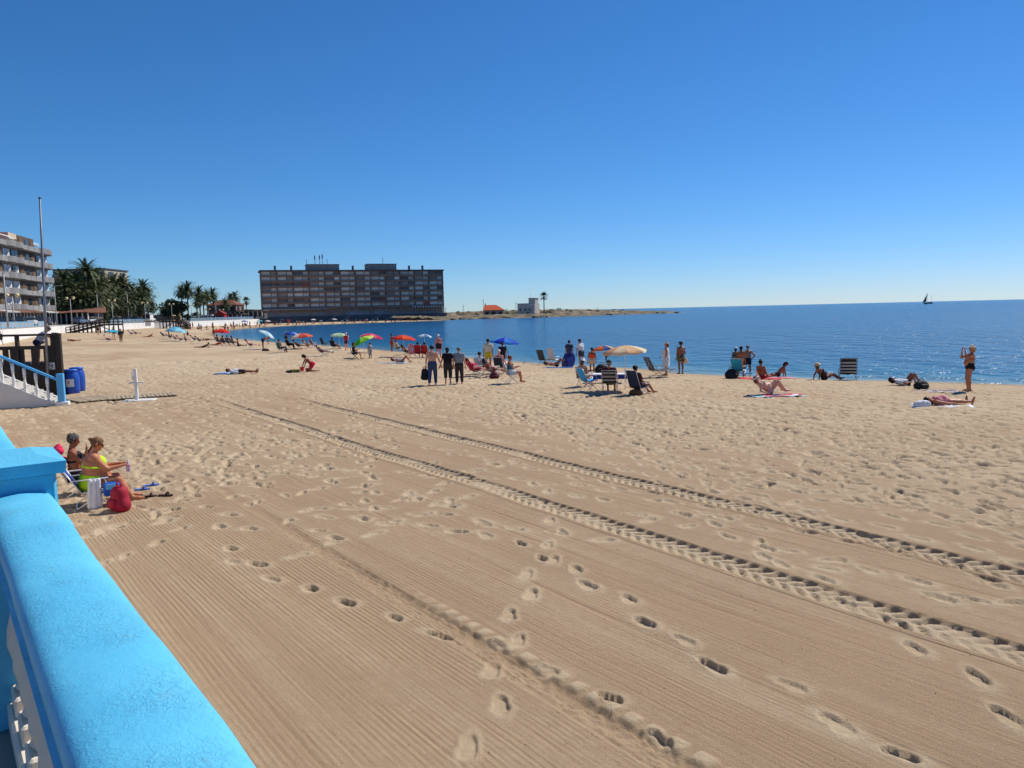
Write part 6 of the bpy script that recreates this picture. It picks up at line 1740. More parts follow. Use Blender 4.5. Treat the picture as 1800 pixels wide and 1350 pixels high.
# --- right: by the water
PS(1703, 688, 78, 'shade', 'blond woman in black bikini bottoms standing with both hands raised to her face', skin='tan', H=1.67, fat=1.16, fem=True, wear=[('highbriefs', (.012, .012, .02)), ('bikini_top', K(150, 96, 70))], hair=('mid', HAIR_BL), cap=('visor', (.75, .73, .68)))
towel(gp(1655, 713), 78, 1.75, .8, mat((.70, .71, .74), .85, .06, 8), 'white towel under the woman lying in pink')
PS(1662, 711, -82, 'supine', 'dark-haired woman in pink top lying flat on a white towel', at=gp(1662, 711) + Vector((0, 0, .05)), skin='tan', H=1.6, fem=True, fat=1.1, wear=[('vest', K(235, 150, 150)), ('briefs', K(205, 120, 120))], hair=('long', HAIR_BK))
bag(gp(1621, 714), 10, 'white plastic bag beside the woman lying in pink', (.72, .72, .74), (.55, .32, .24), False, 'carrier_bag', 'bag', False)
PS(1593, 677, -85, 'knees', 'black-haired person lying with one knee up at the waterline near the black backpack', skin='brown', H=1.65, wear=[('shirt', (.68, .68, .7)), ('trunks', (.02, .02, .025))], hair=('mid', HAIR_BK))
bag(gp(1619, 683), 20, 'black backpack lying on the sand near the standing blond woman', (.012, .012, .014), (.62, .36, .34), True, 'backpack')
towel(gp(1645, 688), 80, 1.5, .7, pattern([(.02, .03, .10), (.55, .56, .6), (.03, .05, .16), (.02, .02, .05)], 6), 'dark blue and white patterned towel at the blond woman\'s feet')
chair(gp(1490, 668), -18, 'empty-looking black and white striped beach chair with padded headrest at the waterline', stripes([(.02, .02, .025), (.42, .42, .43)], .15, 'Z'), DARKMETAL, sh=.32, back=.78, rec=16, w=.72, head=BLACK)
PS(1449, 668, -80, 'prop', 'woman in straw hat leaning back on the sand near the striped chair', skin='brown', H=1.62, fem=True, fat=1.1, wear=[('swimsuit', (.03, .02, .02))], hair=('mid', HAIR_BR), cap=('hat', K(215, 180, 130)))
towel(gp(1366, 665), 85, 1.6, .7, mat(K(215, 120, 130), .85, .12, 8), 'pink towel under the person pushing up on straight arms')
PS(1367, 664, 85, dict(POSES['elbows'], sp=(0, -.62, .78), ua=(.12, -.2, -1), fa=(0, -.12, -1)), 'dark-haired person lying face down and pushing up on straight arms', skin='brown', H=1.6, fem=True, wear=[('briefs', (.02, .02, .03))], hair=('mid', HAIR_BK))
towel(gp(1335, 666), 75, 1.9, .9, mat(K(185, 30, 45), .85, .15, 8), 'red towel under the woman with a topknot')
PS(1338, 666, -40, 'longsit', 'woman with dark topknot and red bikini sitting with her back turned', at=gp(1338, 666) + Vector((0, 0, .03)), skin='brown', H=1.66, fem=True, fat=1.08, wear=[('bikini_top', K(180, 40, 35)), ('briefs', K(170, 30, 35))], hair=('topknot', HAIR_BK))
towel(gp(1364, 695), 84, 1.95, .85, pattern([(.02, .02, .025), K(190, 30, 70), (.70, .72, .74), K(30, 60, 140), K(150, 205, 215)], 3.2), 'towel printed in black, red, white and blue under the reclining woman')
PS(1352, 693, -84, 'crunch', 'fair woman in white visor reclining with knees up and one hand to her brow', at=gp(1352, 693) + Vector((0, 0, .04)), skin='fair', H=1.66, fem=True, fat=1.14, wear=[('bikini_top', K(200, 170, 160)), ('briefs', K(205, 180, 170))], hair=('mid', K(120, 70, 50)), cap=('visor', (.74, .73, .72)))
PS(1314, 659, 4, 'hips', 'bare-backed man in dark shorts standing with hands on hips', skin='tan', H=1.74, fat=1.14, wear=[('shorts', (.022, .022, .04))], hair=('short', HAIR_GR))
PS(1293, 655, -12, 'stand', 'woman in white cap standing behind the turquoise chair', skin='tan', H=1.68, fem=True, wear=[('bikini_top', (.02, .02, .03)), ('briefs', K(60, 50, 70))], hair=('mid', HAIR_BR), cap=('cap', (.76, .75, .73)))
PS(1302, 660, -30, 'contra', 'woman in orange bikini standing between the white-capped woman and the man', skin='brown', H=1.58, fem=True, wear=[('bikini_top', K(225, 120, 70)), ('briefs', K(215, 110, 60))], hair=('mid', HAIR_BK))
chair(gp(1298, 664), -32, 'turquoise folding beach chair standing next to a black round bag', mat(K(32, 160, 185), .75, .1, 10), GREYF, sh=.36, back=.66, rec=24)
bag(gp(1286, 665), 0, 'large rounded black bag beside the turquoise chair', (.012, .012, .014), (.62, .5, .46), True, 'beach_bag')
st2 = empty('folding_stool', gp(1312, 664), 10, 'low blue folding stool by the man with hands on hips', 'stool')
MB().box((0, 0, .32), (.42, .34, .03), None, .008).build('seat', mat(K(40, 90, 170), .8, .1, 10), st2)
for s_ in (-1, 1):
    for q in (-1, 1): MB().tube([(s_ * .19, q * .15, .31), (s_ * .19, -q * .15, 0)], .011, 5).build('leg', GREYF, st2)
PS(1171, 660, 72, dict(POSES['contra'], uaR=(.25, .4, -.9), faR=(-.1, .75, -.6)), 'stout woman in white sleeveless dress and white visor standing', skin='tan', H=1.68, fem=True, fat=1.26, wear=[], hair=('mid', K(130, 72, 44)), cap=('visor', (.76, .75, .72)), dress=((.72, .69, .64), .44))
PS(1197, 657, 24, dict(POSES['stand'], uaR=(.3, .1, -.95), faR=(-.1, .6, -.7)), 'tanned man in patterned shorts and dark cap standing at the water edge', skin='brown', H=1.72, fat=1.1, wear=[('shorts', pattern([(.03, .03, .03), K(150, 120, 70), (.08, .07, .05), K(60, 70, 50)], 16))], hair=('short', HAIR_BK), cap=('cap', (.03, .03, .04)))
q_ = gp(1203, 657); bag(q_ + Vector((.05, -.1, .62)), 0, 'small cream bag held by the man in patterned shorts', K(235, 195, 165), (.26, .14, .24), True, 'hand_bag', 'bag', False)
chair(gp(1152, 664), -68, 'dark patterned reclining lounger with leg rest near the woman in white', pattern([(.02, .025, .05), (.30, .31, .36), (.03, .03, .06)], 14), DARKMETAL, sh=.36, back=.72, rec=28, foot=True, name='lounger')
# --- under the beige parasol
STR = [K(236, 214, 180), K(226, 176, 128), K(238, 220, 190), K(205, 132, 100)]
parasol(gp(1099, 685), 1.78, .88, [cloth(K(238, 214, 178)), cloth(K(230, 190, 145)), cloth(K(240, 222, 192)), cloth(K(222, 172, 135))], 'beige and orange parasol over the two people in beach chairs', 4, 200, drop=.26)
CS(1072, 691, -14, ('brown and cream striped folding chair under the beige parasol', stripes([(.02, .018, .018), (.36, .31, .26)], .14, 'Z'), dict(frame=GREYF, sh=.40, back=.52, rec=14)), ('chair', 'man in black cap and maroon shirt sitting under the beige parasol'), skin='tan', H=1.74, fat=1.15, wear=[('shirt', K(92, 34, 36)), ('shorts', (.02, .02, .025))], hair=('short', HAIR_GR), cap=('cap', (.012, .012, .014)))
CS(1122, 693, -52, ('navy blue padded chair beside the beige parasol pole', K(34, 44, 72), dict(frame=GREYF, sh=.26, back=.72, rec=20, head=mat((.03, .035, .06), .8, .1, 10))), ('chair', 'dark-haired person in maroon lounging in the navy chair'), skin='brown', H=1.68, fat=1.1, wear=[('shirt', K(80, 36, 44)), ('shorts', K(60, 50, 70))], hair=('short', HAIR_BK))
bag(gp(1117, 694) + Vector((0, -.12, 0)), 0, 'brown bag tucked under the navy chair', K(88, 60, 38), (.5, .3, .24), False, 'beach_bag', 'bag', False)
chair(gp(1034, 687), -66, 'empty bright cyan folding chair beside the beige parasol', mat(K(28, 160, 225), .7, .1, 10), GREYF, sh=.42, back=.58, rec=24)
tb = empty('low_table', gp(1068, 672), -8, 'low white-topped camp table with blue cloth edge behind the striped chair', 'table')
MB().box((0, 0, .40), (1.75, .75, .035), None, .01).build('table_top', mat((.74, .75, .77), .6, .05, 6), tb)
MB().box((0, -.385, .29), (1.72, .02, .18)).build('cloth_edge', mat(K(30, 50, 130), .8, .12, 8), tb)
for sx in (-.8, .8):
    for sy in (-.3, .3): MB().tube([(sx, sy, .4), (sx * 1.03, sy, -.05)], .014, 6).build('leg', GREYF, tb)
CS(1027, 679, -30, ('beige folding chair behind the empty cyan chair', K(150, 120, 90), dict(frame=GREYF, sh=.42, back=.5, rec=14)), ('chair', 'woman in broad white sun hat sitting behind the empty cyan chair'), skin='tan', H=1.62, fem=True, wear=[('vest', pattern([K(150, 90, 60), K(210, 170, 130), K(90, 50, 40)], 18)), ('shorts', K(120, 90, 70))], hair=('mid', HAIR_BR), cap=('hat', (.74, .72, .66)))
PS(1041, 657, -10, 'stand', 'child in orange top and pale shorts standing behind the low table', skin='brown', H=1.38, wear=[('vest', K(225, 78, 30)), ('shorts', K(200, 170, 140))], hair=('short', HAIR_BK))
bag(gp(1058, 656), 0, 'heap of black beach bags behind the low table', (.014, .014, .018), (.75, .5, .5), True, 'beach_bag')
parasol(gp(1061, 650), 1.40, .62, [cloth(K(222, 120, 70)), cloth(K(40, 80, 160)), cloth(K(235, 190, 130)), cloth(K(220, 110, 60))], 'small orange and blue parasol half hidden behind the beige one', 6, 180)
parasol(gp(1006, 645), .85, .62, [cloth(K(50, 58, 120)), cloth(K(66, 76, 150)), cloth(K(44, 50, 110))], 'navy blue parasol resting tipped on its side on the sand', 74, 215, joint=.55)
PS(1001, 643, 10, 'stand', 'dark-haired person standing behind the tipped navy parasol', skin='tan', H=1.62, wear=[('shirt', K(60, 66, 90)), ('shorts', (.03, .03, .05))], hair=('short', HAIR_BK))
PS(1022, 645, 30, dict(POSES['stand'], sp=(0, .22, 1)), 'person in white shirt and dark cap bending slightly beside the tipped navy parasol', skin='tan', H=1.7, wear=[('shirt', (.74, .74, .75)), ('shorts', (.05, .05, .07))], hair=('short', HAIR_BK), cap=('cap', (.02, .02, .03)))
chair(gp(956, 641), -42, 'dark grey beach chair beside the pale high-backed chair', mat(K(70, 72, 70), .8, .15, 10), DARKMETAL, sh=.34, back=.72, rec=22)
chair(gp(973, 642), -38, 'pale high-backed beach chair near the blue mat', mat((.62, .62, .63), .8, .08, 10), GREYF, sh=.36, back=.80, rec=18)
towel(gp(980, 646), 84, 1.8, .7, mat(K(24, 96, 160), .8, .12, 8), 'blue beach mat under the sunbather by the pale chair')
PS(978, 645, -88, 'knees', 'sunbather lying with knees up on the blue mat', at=gp(978, 645) + Vector((0, 0, .04)), skin='tan', H=1.68, wear=[('trunks', (.03, .03, .04))], hair=('mid', HAIR_BR))
# --- around the blue parasol
parasol(gp(901, 642), 1.86, .90, [cloth(K(28, 60, 190)), cloth(K(50, 130, 225)), cloth(K(30, 76, 200)), cloth(K(70, 160, 235))], 'blue striped parasol on a thick blue pole', 6, 0, mat(K(38, 84, 170), .5, .1, 8), drop=.32, joint=.3, lean=18, leandir=180)
CS(898, 674, -82, ('white framed folding chair of the woman in white trousers', K(150, 155, 158), dict(frame=mat((.72, .72, .73), .35, .05, 8, metal=.3), sh=.42, back=.58, rec=14)), ('phone', 'brown-haired woman in teal top and white cropped trousers sitting with a phone'), skin='tan', H=1.62, fem=True, fat=1.16, wear=[('vest', K(30, 110, 130)), ('shorts', (.72, .72, .72))], hair=('curly', K(92, 50, 36)))
MB().box((0, 0, 0), (.08, .012, .16), None, .004).build('mobile_phone', BLACK)
o = bpy.data.objects['mobile_phone']; o.location = gp(898, 674) + Vector((.62, .02, .93)); o.rotation_euler = (R(-30), 0, R(-82)); tag(o, 'black phone held by the woman in white cropped trousers', 'phone')
CS(836, 661, -58, ('magenta reclining beach chair beside the blue parasol group', K(190, 25, 70), dict(frame=GREYF, sh=.30, back=.74, rec=30)), ('recline', 'sunburnt person lying back in the magenta chair'), skin='pink', H=1.7, fat=1.1, wear=[('shirt', K(185, 30, 70)), ('shorts', K(150, 40, 60))], hair=('short', HAIR_BK))
CS(848, 657, -54, ('blue and white striped chair beside the magenta chair', stripes([K(60, 90, 140), (.66, .67, .7)], .09, 'X'), dict(frame=GREYF, sh=.32, back=.6, rec=24)), ('chair', 'dark-haired person in white sitting in the blue and white striped chair'), skin='tan', wear=[('shirt', (.66, .64, .64)), ('shorts', (.05, .05, .06))], hair=('short', HAIR_BK))
PS(859, 650, 6, 'stand', 'man in pale shirt and yellow shorts standing by the striped chairs', skin='tan', H=1.74, fat=1.1, wear=[('shirt', K(214, 204, 176)), ('shorts', K(205, 180, 50))], hair=('short', HAIR_BK))
CS(866, 662, -56, ('navy and white striped lounger next to the maroon bag', stripes([(.03, .04, .09), (.55, .55, .58)], .08, 'Z'), dict(frame=GREYF, sh=.30, back=.70, rec=30)), ('recline', 'dark-haired woman in red swimsuit lying back in the navy striped lounger'), skin='brown', fem=True, wear=[('swimsuit', K(150, 24, 40))], hair=('mid', HAIR_BK))
CS(880, 657, -30, ('dark folding chair of the white-haired man', (.03, .035, .05), dict(frame=GREYF, sh=.40, back=.5, rec=16)), ('chair', 'white-haired bare-backed man sitting beside the blue parasol pole'), skin='pink', H=1.74, fat=1.18, wear=[('shorts', K(60, 60, 110))], hair=('short', HAIR_WH))
PS(884, 650, -20, 'stand', 'dark-haired person in black top standing behind the white-haired man', skin='tan', H=1.55, wear=[('shirt', (.02, .02, .03)), ('shorts', (.03, .03, .05))], hair=('short', HAIR_BK))
bag(gp(869, 665), 5, 'maroon beach bag standing beside the navy striped lounger', K(90, 20, 36), (.46, .3, .32), True, 'beach_bag')
# --- the three walkers
w_, Jm, om, sm_ = PS(761, 677, -4, dict(POSES['walk'], uaL=(-.24, -.08, -1), faL=(-.1, .1, -1), uaR=(.38, -.1, -1), faR=(.34, .1, -1)), 'shirtless man in blue jeans walking with a black bag', skin='fair', H=1.79, fat=1.06, wear=[('trousers', K(62, 76, 108))], hair=('short', HAIR_BK))
hw = w_.matrix_basis @ Vector((Jm['wriL'] + om) * sm_)
bag(Vector((hw.x - .06, hw.y, hw.z - .62)), 0, 'black shoulder bag hanging from the hand of the shirtless walker', (.012, .012, .015), (.36, .26, .50), True, 'shoulder_bag')
PS(788, 676, 0, dict(POSES['walk2'], uaL=(-.4, -.1, -1), faL=(-.4, .1, -1)), 'woman in black T-shirt and dark cropped trousers walking hand in hand', skin='fair', H=1.66, fem=True, fat=1.08, wear=[('cropped', K(58, 50, 50)), ('shirt', K(34, 22, 30))], hair=('mid', (.015, .013, .014)))
PS(808, 675, 2, 'walk', 'grey-haired man in grey T-shirt and dark trousers walking behind the chairs', skin='fair', H=1.68, fat=1.08, wear=[('trousers', K(56, 52, 50)), ('shirt', K(140, 142, 146))], hair=('short', HAIR_GR))
PS(772, 629, 176, 'contra', 'stout sunburnt man in white cap and dark shorts standing at the water', skin='pink', H=1.76, fat=1.28, wear=[('shorts', (.02, .02, .035))], hair=('short', HAIR_GR), cap=('cap', (.76, .75, .74)), det=1)
# --- orange-red parasol
parasol(gp(710, 627), 1.72, .95, [cloth(K(232, 70, 40)), cloth(K(240, 96, 60)), cloth(K(225, 60, 36)), cloth(K(190, 48, 32))], 'plain orange-red parasol on a white pole near the water', 5, 20, mat((.75, .75, .75), .4, .05, 8))
PS(689, 618, -60, 'stand', 'sunburnt man in red shorts standing beside the orange-red parasol', skin='brown', H=1.74, wear=[('shorts', K(170, 60, 40))], hair=('short', HAIR_BK), det=1)
CS(699, 618, -60, ('cream beach chair beside the orange-red parasol pole', K(205, 180, 140), dict(frame=GREYF, sh=.34, back=.6, rec=20)), ('chair', 'person in cream top sitting beside the orange-red parasol pole'), skin='tan', wear=[('shirt', K(215, 190, 150)), ('shorts', (.1, .1, .12))], hair=('short', HAIR_BR))
CS(716, 624, -50, ('black beach chair beside the orange-red parasol pole', (.015, .015, .02), dict(frame=GREYF, sh=.30, back=.6, rec=26)), ('recline', 'person in black reclining beside the orange-red parasol pole'), skin='brown', wear=[('trunks', (.02, .02, .02))], hair=('mid', HAIR_BK))
CS(726, 628, -20, ('chair draped with a pink towel between the orange-red parasol and red chairs', pattern([K(225, 120, 150), K(200, 60, 100), K(235, 190, 200)], 10), dict(frame=GREYF, sh=.36, back=.78, rec=14)))
CS(736, 629, -12, ('deep red beach chair of the pair seen from behind', K(170, 24, 28), dict(frame=GREYF, sh=.36, back=.66, rec=14)), ('chair', 'dark-haired person sitting in the deep red chair of the pair'), skin='tan', wear=[('shirt', (.03, .03, .04)), ('shorts', (.03, .03, .05))], hair=('mid', HAIR_BK))
CS(748, 629, -12, ('orange-red beach chair of the pair seen from behind', K(190, 40, 28), dict(frame=GREYF, sh=.36, back=.66, rec=14)), ('chair', 'dark-haired woman sitting in the orange-red chair of the pair'), skin='tan', fem=True, wear=[('swimsuit', (.03, .02, .05))], hair=('mid', HAIR_BK))
parasol(gp(747, 622), 1.75, .66, [cloth((.70, .74, .78)), cloth(K(90, 150, 200)), cloth((.72, .75, .78)), cloth(K(150, 190, 220))], 'small white and pale blue parasol behind the red chairs', 4, 0)
towel(gp(689, 638), 84, 1.9, .8, mat(K(150, 170, 185), .85, .08, 8), 'pale grey-blue towel under the sunbather with raised knees')
PS(707, 637, -86, 'knees', 'sunbather in striped top lying on the sand with raised knees', skin='tan', H=1.7, fem=True, wear=[('vest', stripes([(.6, .6, .64), K(80, 60, 90)], .06, 'Y')), ('briefs', (.05, .04, .07))], hair=('mid', HAIR_BR), det=1)
# --- green and pink parasols
parasol(gp(641, 629), 1.62, .92, [cloth(K(70, 190, 50)), cloth(K(150, 225, 70)), cloth(K(205, 235, 110)), cloth(K(84, 200, 60))], 'bright green parasol tilted over the woman in the black chair', 26, 190, joint=.5, drop=.34)
parasol(gp(653, 620), 1.72, 1.02, [cloth(K(215, 50, 95)), cloth(K(235, 110, 140)), cloth(K(205, 40, 84)), cloth(K(240, 140, 160))], 'pink speckled parasol overlapping the bright green one', 8, 20, mat(K(160, 40, 70), .5, .1, 8))
CS(623, 632, -80, ('black folding chair with slatted back under the green parasol', (.015, .015, .018), dict(frame=BLACK, sh=.42, back=.50, rec=14)), ('phone', 'woman in black top sitting cross-armed in the black chair under the green parasol'), skin='tan', fem=True, H=1.66, wear=[('shirt', (.02, .02, .025)), ('shorts', (.05, .05, .08))], hair=('mid', HAIR_BK), det=1)
PS(651, 630, 40, 'stand', 'child wrapped in a grey patterned towel beside the green parasol', skin='tan', H=1.18, wear=[('trousers', pattern([(.35, .35, .37), (.1, .1, .11), (.5, .5, .52)], 14)), ('shirt', pattern([(.35, .35, .37), (.1, .1, .11), (.5, .5, .52)], 14))], hair=('short', HAIR_BK), det=1)
PS(609, 616, 150, 'stand', 'person in red and white shirt standing between the pale green and bright green parasols', skin='pink', wear=[('shirt', K(190, 50, 60)), ('shorts', K(40, 50, 90))], hair=('short', HAIR_WH))
parasol(gp(597, 613), 1.68, .98, [cloth(K(205, 225, 190)), cloth(K(150, 195, 150)), cloth(K(225, 235, 210)), cloth(K(170, 205, 170))], 'pale green and white parasol behind the deck chairs', 4, 0)
CS(587, 614, -50, ('black beach chair beside the pale green parasol pole', (.012, .012, .015), dict(frame=BLACK, sh=.34, back=.6, rec=20)), ('chair', 'person in black sitting beneath the pale green parasol'), skin='brown', wear=[('shirt', (.02, .02, .025)), ('shorts', (.02, .02, .03))], hair=('short', HAIR_BK))
chair(gp(570, 611), -45, 'empty black high-backed chair behind the green and white recliner', BLACK, BLACK, sh=.36, back=.7, rec=18)
CS(566, 626, -78, ('green and white framed recliner with a tanned sunbather', stripes([K(60, 110, 90), (.6, .62, .6)], .1, 'X'), dict(frame=mat((.66, .68, .68), .4, .05, 8, metal=.3), sh=.36, back=.74, rec=38, foot=True)), ('recline', 'tanned sunbather in white cap stretched out in the green and white recliner'), skin='dark', fem=True, wear=[('swimsuit', K(120, 40, 50))], hair=('short', HAIR_WH), cap=('cap', (.7, .68, .66)), det=1)
chair(gp(551, 611), -50, 'red beach chair behind the head of the green and white recliner', mat(K(150, 30, 36), .8, .1, 10), GREYF, sh=.34, back=.66, rec=20)
# --- kneeling person with buckets
PS(549, 653, 88, 'kneel', 'dark-haired person in red shorts kneeling in the open sand with toy buckets', skin='brown', H=1.66, fat=1.05, wear=[('shorts', K(200, 30, 60))], hair=('mid', HAIR_BK))
def bucket(px, py, col, label, h_=.26):
    o = empty('toy_bucket', gp(px, py), 0, label, 'bucket')
    MB().lathe([(.10, 0), (.14, h_), (.15, h_ + .01), (.13, h_ + .005), (.095, .02)], 14).build('pail', mat(col, .5, .08, 8), o, True)
    MB().tube([(.14 * math.cos(a), 0, h_ + .14 * math.sin(a)) for a in np.linspace(0, math.pi, 9)], .008, 5).build('handle', WHITE, o)
bucket(531, 652, K(215, 60, 60), 'red toy bucket with raised handle in front of the kneeling person')
bucket(541, 653, K(225, 100, 90), 'salmon toy bucket right beside the kneeling person', .22)
bag(gp(518, 654), 8, 'olive yellow bag lying beside the toy buckets', K(150, 132, 50), (.6, .3, .2), False, 'beach_bag', 'bag', False)
bag(gp(508, 655), -8, 'small dark bag lying at the far end of the toys', K(60, 54, 50), (.36, .25, .16), False, 'beach_bag', 'bag', False)
towel(gp(402, 657), 86, 1.5, .8, mat(K(150, 175, 205), .85, .1, 8), 'crumpled pale blue towel at the head of the lying man in white', .05)
PS(423, 657, -88, 'supine', 'man in white top and black shorts lying flat alone on the open sand', skin='brown', H=1.8, wear=[('longshirt', (.72, .72, .74)), ('shorts', (.02, .02, .025))], hair=('short', HAIR_BK), det=1)
# --- towards the bay
CS(494, 620, -38, ('green beach chair of the woman by the bending man', K(50, 96, 80), dict(frame=GREYF, sh=.38, back=.6, rec=18)), ('chair', 'dark-haired woman in green chair beside the bending man'), skin='tan', fem=True, wear=[('vest', K(150, 130, 120)), ('trousers', K(44, 52, 54))], hair=('short', HAIR_BK), det=1)
PS(463, 613, -86, 'bend', 'bare-backed man in navy shorts bending over under a pale blue parasol', skin='brown', H=1.76, wear=[('shorts', (.02, .025, .06))], hair=('short', HAIR_BK), det=1)
parasol(gp(469, 614), 1.85, .92, [cloth(K(205, 230, 240)), cloth(K(160, 210, 232)), cloth(K(220, 238, 244)), cloth(K(120, 170, 200))], 'pale blue parasol tilted steeply over the bending man', 30, 10, joint=.35, drop=.3)
bag(gp(467, 617), 0, 'black bag on the sand below the bending man', (.012, .012, .014), (.7, .4, .26), True, 'beach_bag')
CS(441, 612, -60, ('dark beach chair beside the bending man', (.03, .03, .035), dict(frame=GREYF, sh=.34, back=.62, rec=24)), ('recline', 'sunburnt person reclining beside the bending man'), skin='pink', wear=[('trunks', (.03, .03, .04))], hair=('short', HAIR_BK))
PS(503, 602, 20, 'stand', 'man in white cap and navy shorts standing beside the dark blue parasol', skin='tan', wear=[('shorts', (.025, .025, .06))], hair=('short', HAIR_GR), cap=('cap', (.75, .75, .74)))
CS(508, 613, -60, ('black padded chair of the man in black', (.015, .015, .02), dict(frame=BLACK, sh=.38, back=.6, rec=18)), ('chair', 'man in black sitting between the green chair and the striped parasol'), skin='tan', wear=[('shirt', (.05, .06, .05)), ('trousers', (.02, .02, .025))], hair=('short', HAIR_BK))
parasol(gp(514, 607), 1.62, .85, [cloth(K(40, 70, 180)), cloth(K(60, 96, 205)), cloth(K(150, 180, 225)), cloth(K(44, 76, 190))], 'dark blue parasol behind the rainbow striped one', 6, 0)
parasol(gp(531, 613), 1.60, 1.18, [cloth(K(225, 110, 80)), cloth(K(235, 200, 150)), cloth(K(150, 200, 205)), cloth(K(235, 140, 90)), cloth(K(240, 225, 200)), cloth(K(215, 90, 80))], 'rainbow striped parasol in orange, cream and pale blue', 6, 180)
CS(525, 613, -66, ('dark recliner under the rainbow striped parasol', (.03, .03, .04), dict(frame=GREYF, sh=.3, back=.66, rec=34)), ('recline', 'person reclining under the rainbow striped parasol'), skin='brown', wear=[('trunks', (.03, .03, .05))], hair=('short', HAIR_BK))
CS(542, 612, -66, ('grey recliner beside the rainbow parasol pole', (.2, .21, .22), dict(frame=GREYF, sh=.3, back=.66, rec=36)), ('recline', 'person in dark swimwear reclining beside the rainbow parasol pole'), skin='tan', fem=True, wear=[('swimsuit', (.03, .03, .05))], hair=('mid', HAIR_BK))
# --- red parasol group
parasol(gp(390, 607), 1.95, 1.0, [cloth(K(225, 40, 30)), cloth(K(235, 60, 44)), cloth(K(205, 30, 26))], 'bright red parasol with a crowd in dark chairs beneath', 4, 0, drop=.34)
for k, (px, py, sk, c) in enumerate(((384, 605, 'dark', (.02, .03, .07)), (394, 607, 'brown', (.02, .02, .03)), (402, 607, 'tan', (.03, .05, .12)), (410, 608, 'brown', (.05, .03, .03)))):
    CS(px, py, -50, (('dark navy', 'black', 'blue', 'brown')[k] + ' beach chair under the bright red parasol', c, dict(frame=GREYF, sh=.34, back=.62, rec=22)), ('chair', 'person sitting in the %s chair under the bright red parasol' % ('dark navy', 'black', 'blue', 'brown')[k]), skin=sk, wear=[('trunks', (.03, .03, .04))] if k % 2 else [('shirt', (.04, .04, .06)), ('shorts', (.02, .02, .03))], hair=('short', HAIR_BK))
PS(376, 592, 20, 'stand', 'dark figure standing beside the bright red parasol', skin='dark', wear=[('shorts', (.02, .02, .02))], hair=('short', HAIR_BK))
PS(382, 606, 86, 'elbows', 'person in red lying on elbows in front of the red parasol', skin='tan', fem=True, wear=[('swimsuit', K(205, 40, 40))], hair=('long', HAIR_BK))
PS(358, 611, 88, 'elbows', 'tanned person lying on elbows on the open sand beside the red parasol', skin='dark', wear=[('trunks', (.03, .02, .02))], hair=('short', HAIR_BK))
PS(366, 598, -86, 'supine', 'person lying flat on a dark mat behind the tanned person on elbows', skin='dark', wear=[('trunks', (.02, .02, .03))], hair=('short', HAIR_BK))
PS(419, 609, -70, 'longsit', 'tanned person sitting on the sand at the edge of the red parasol group', skin='dark', wear=[('trunks', (.02, .02, .03))], hair=('short', HAIR_BK))
# --- pale blue parasols and sunbathers
parasol(gp(306, 596), 1.9, 1.25, [cloth(K(110, 195, 232)), cloth(K(140, 212, 240)), cloth(K(96, 182, 224))], 'deeper sky blue parasol of the overlapping pair', 10, 180)
parasol(gp(314, 600), 1.85, 1.25, [cloth(K(150, 220, 240)), cloth(K(120, 200, 232)), cloth(K(165, 226, 244))], 'paler sky blue parasol of the overlapping pair', 8, 0)
for k, (px, py) in enumerate(((288, 593), (299, 596), (309, 599), (318, 601), (327, 602), (342, 601), (351, 603))):
    c = [(.03, .05, .12), (.05, .05, .06), (.12, .16, .22), (.25, .27, .34), (.30, .30, .42), (.03, .03, .04), (.05, .03, .03)][k]
    CS(px, py, -72 + (k * 37) % 40 - 20, (('deep blue', 'charcoal', 'slate blue', 'grey', 'lilac grey', 'black', 'dark brown')[k] + ' recliner in the row by the sky blue parasols', c, dict(frame=GREYF, sh=.32, back=.68, rec=34)), (('recline', 'chair')[k % 3 == 1], 'sunbather in the %s recliner by the sky blue parasols' % ('deep blue', 'charcoal', 'slate blue', 'grey', 'lilac grey', 'black', 'dark brown')[k]), skin=('brown', 'tan', 'pink', 'tan', 'fair', 'dark', 'brown')[k], wear=[('trunks', (.03, .03, .05))] if k % 2 else [('swimsuit', (.04, .03, .06))], fem=not k % 2, hair=('short', HAIR_BK))
PS(318, 580, 60, 'stand', 'person standing in shade behind the sky blue parasols', skin='dark', wear=[('shorts', (.03, .03, .03))], hair=('short', HAIR_BK))
PS(330, 590, 200, 'sitsand', 'person sitting on the sand beside the sky blue parasols', skin='brown', wear=[('trunks', (.05, .05, .1))], hair=('short', HAIR_BK))
CS(231, 590, -70, ('lilac folding chair of the couple near the white wall', K(120, 110, 150), dict(frame=GREYF, sh=.34, back=.62, rec=24)), ('recline', 'sunbather in lilac top, one of the couple near the white wall'), skin='brown', fem=True, wear=[('vest', K(150, 130, 180)), ('shorts', (.05, .05, .1))], hair=('short', HAIR_BK))
CS(239, 589, -70, ('black folding chair of the couple near the white wall', (.02, .02, .03), dict(frame=GREYF, sh=.34, back=.62, rec=24)), ('recline', 'dark sunbather in black trunks, one of the couple near the wall'), skin='dark', wear=[('trunks', (.02, .02, .03))], hair=('short', HAIR_BK))
PS(262, 592, 88, 'elbows', 'person in bright red swimsuit lying on elbows beside the couple', skin='brown', fem=True, wear=[('swimsuit', K(200, 44, 34))], hair=('short', HAIR_BK))
def lounger(px, py, label, m):
    chair(gp(px, py), -80, label, m, WHITE, sh=.34, back=.75, rec=48, foot=True, name='sun_lounger')
lounger(245, 577, 'cream sun lounger by the white wall', mat(K(225, 215, 190), .8, .08, 6))
lounger(259, 576, 'dark grey sun lounger by the white wall', mat(K(60, 58, 52), .8, .1, 6))
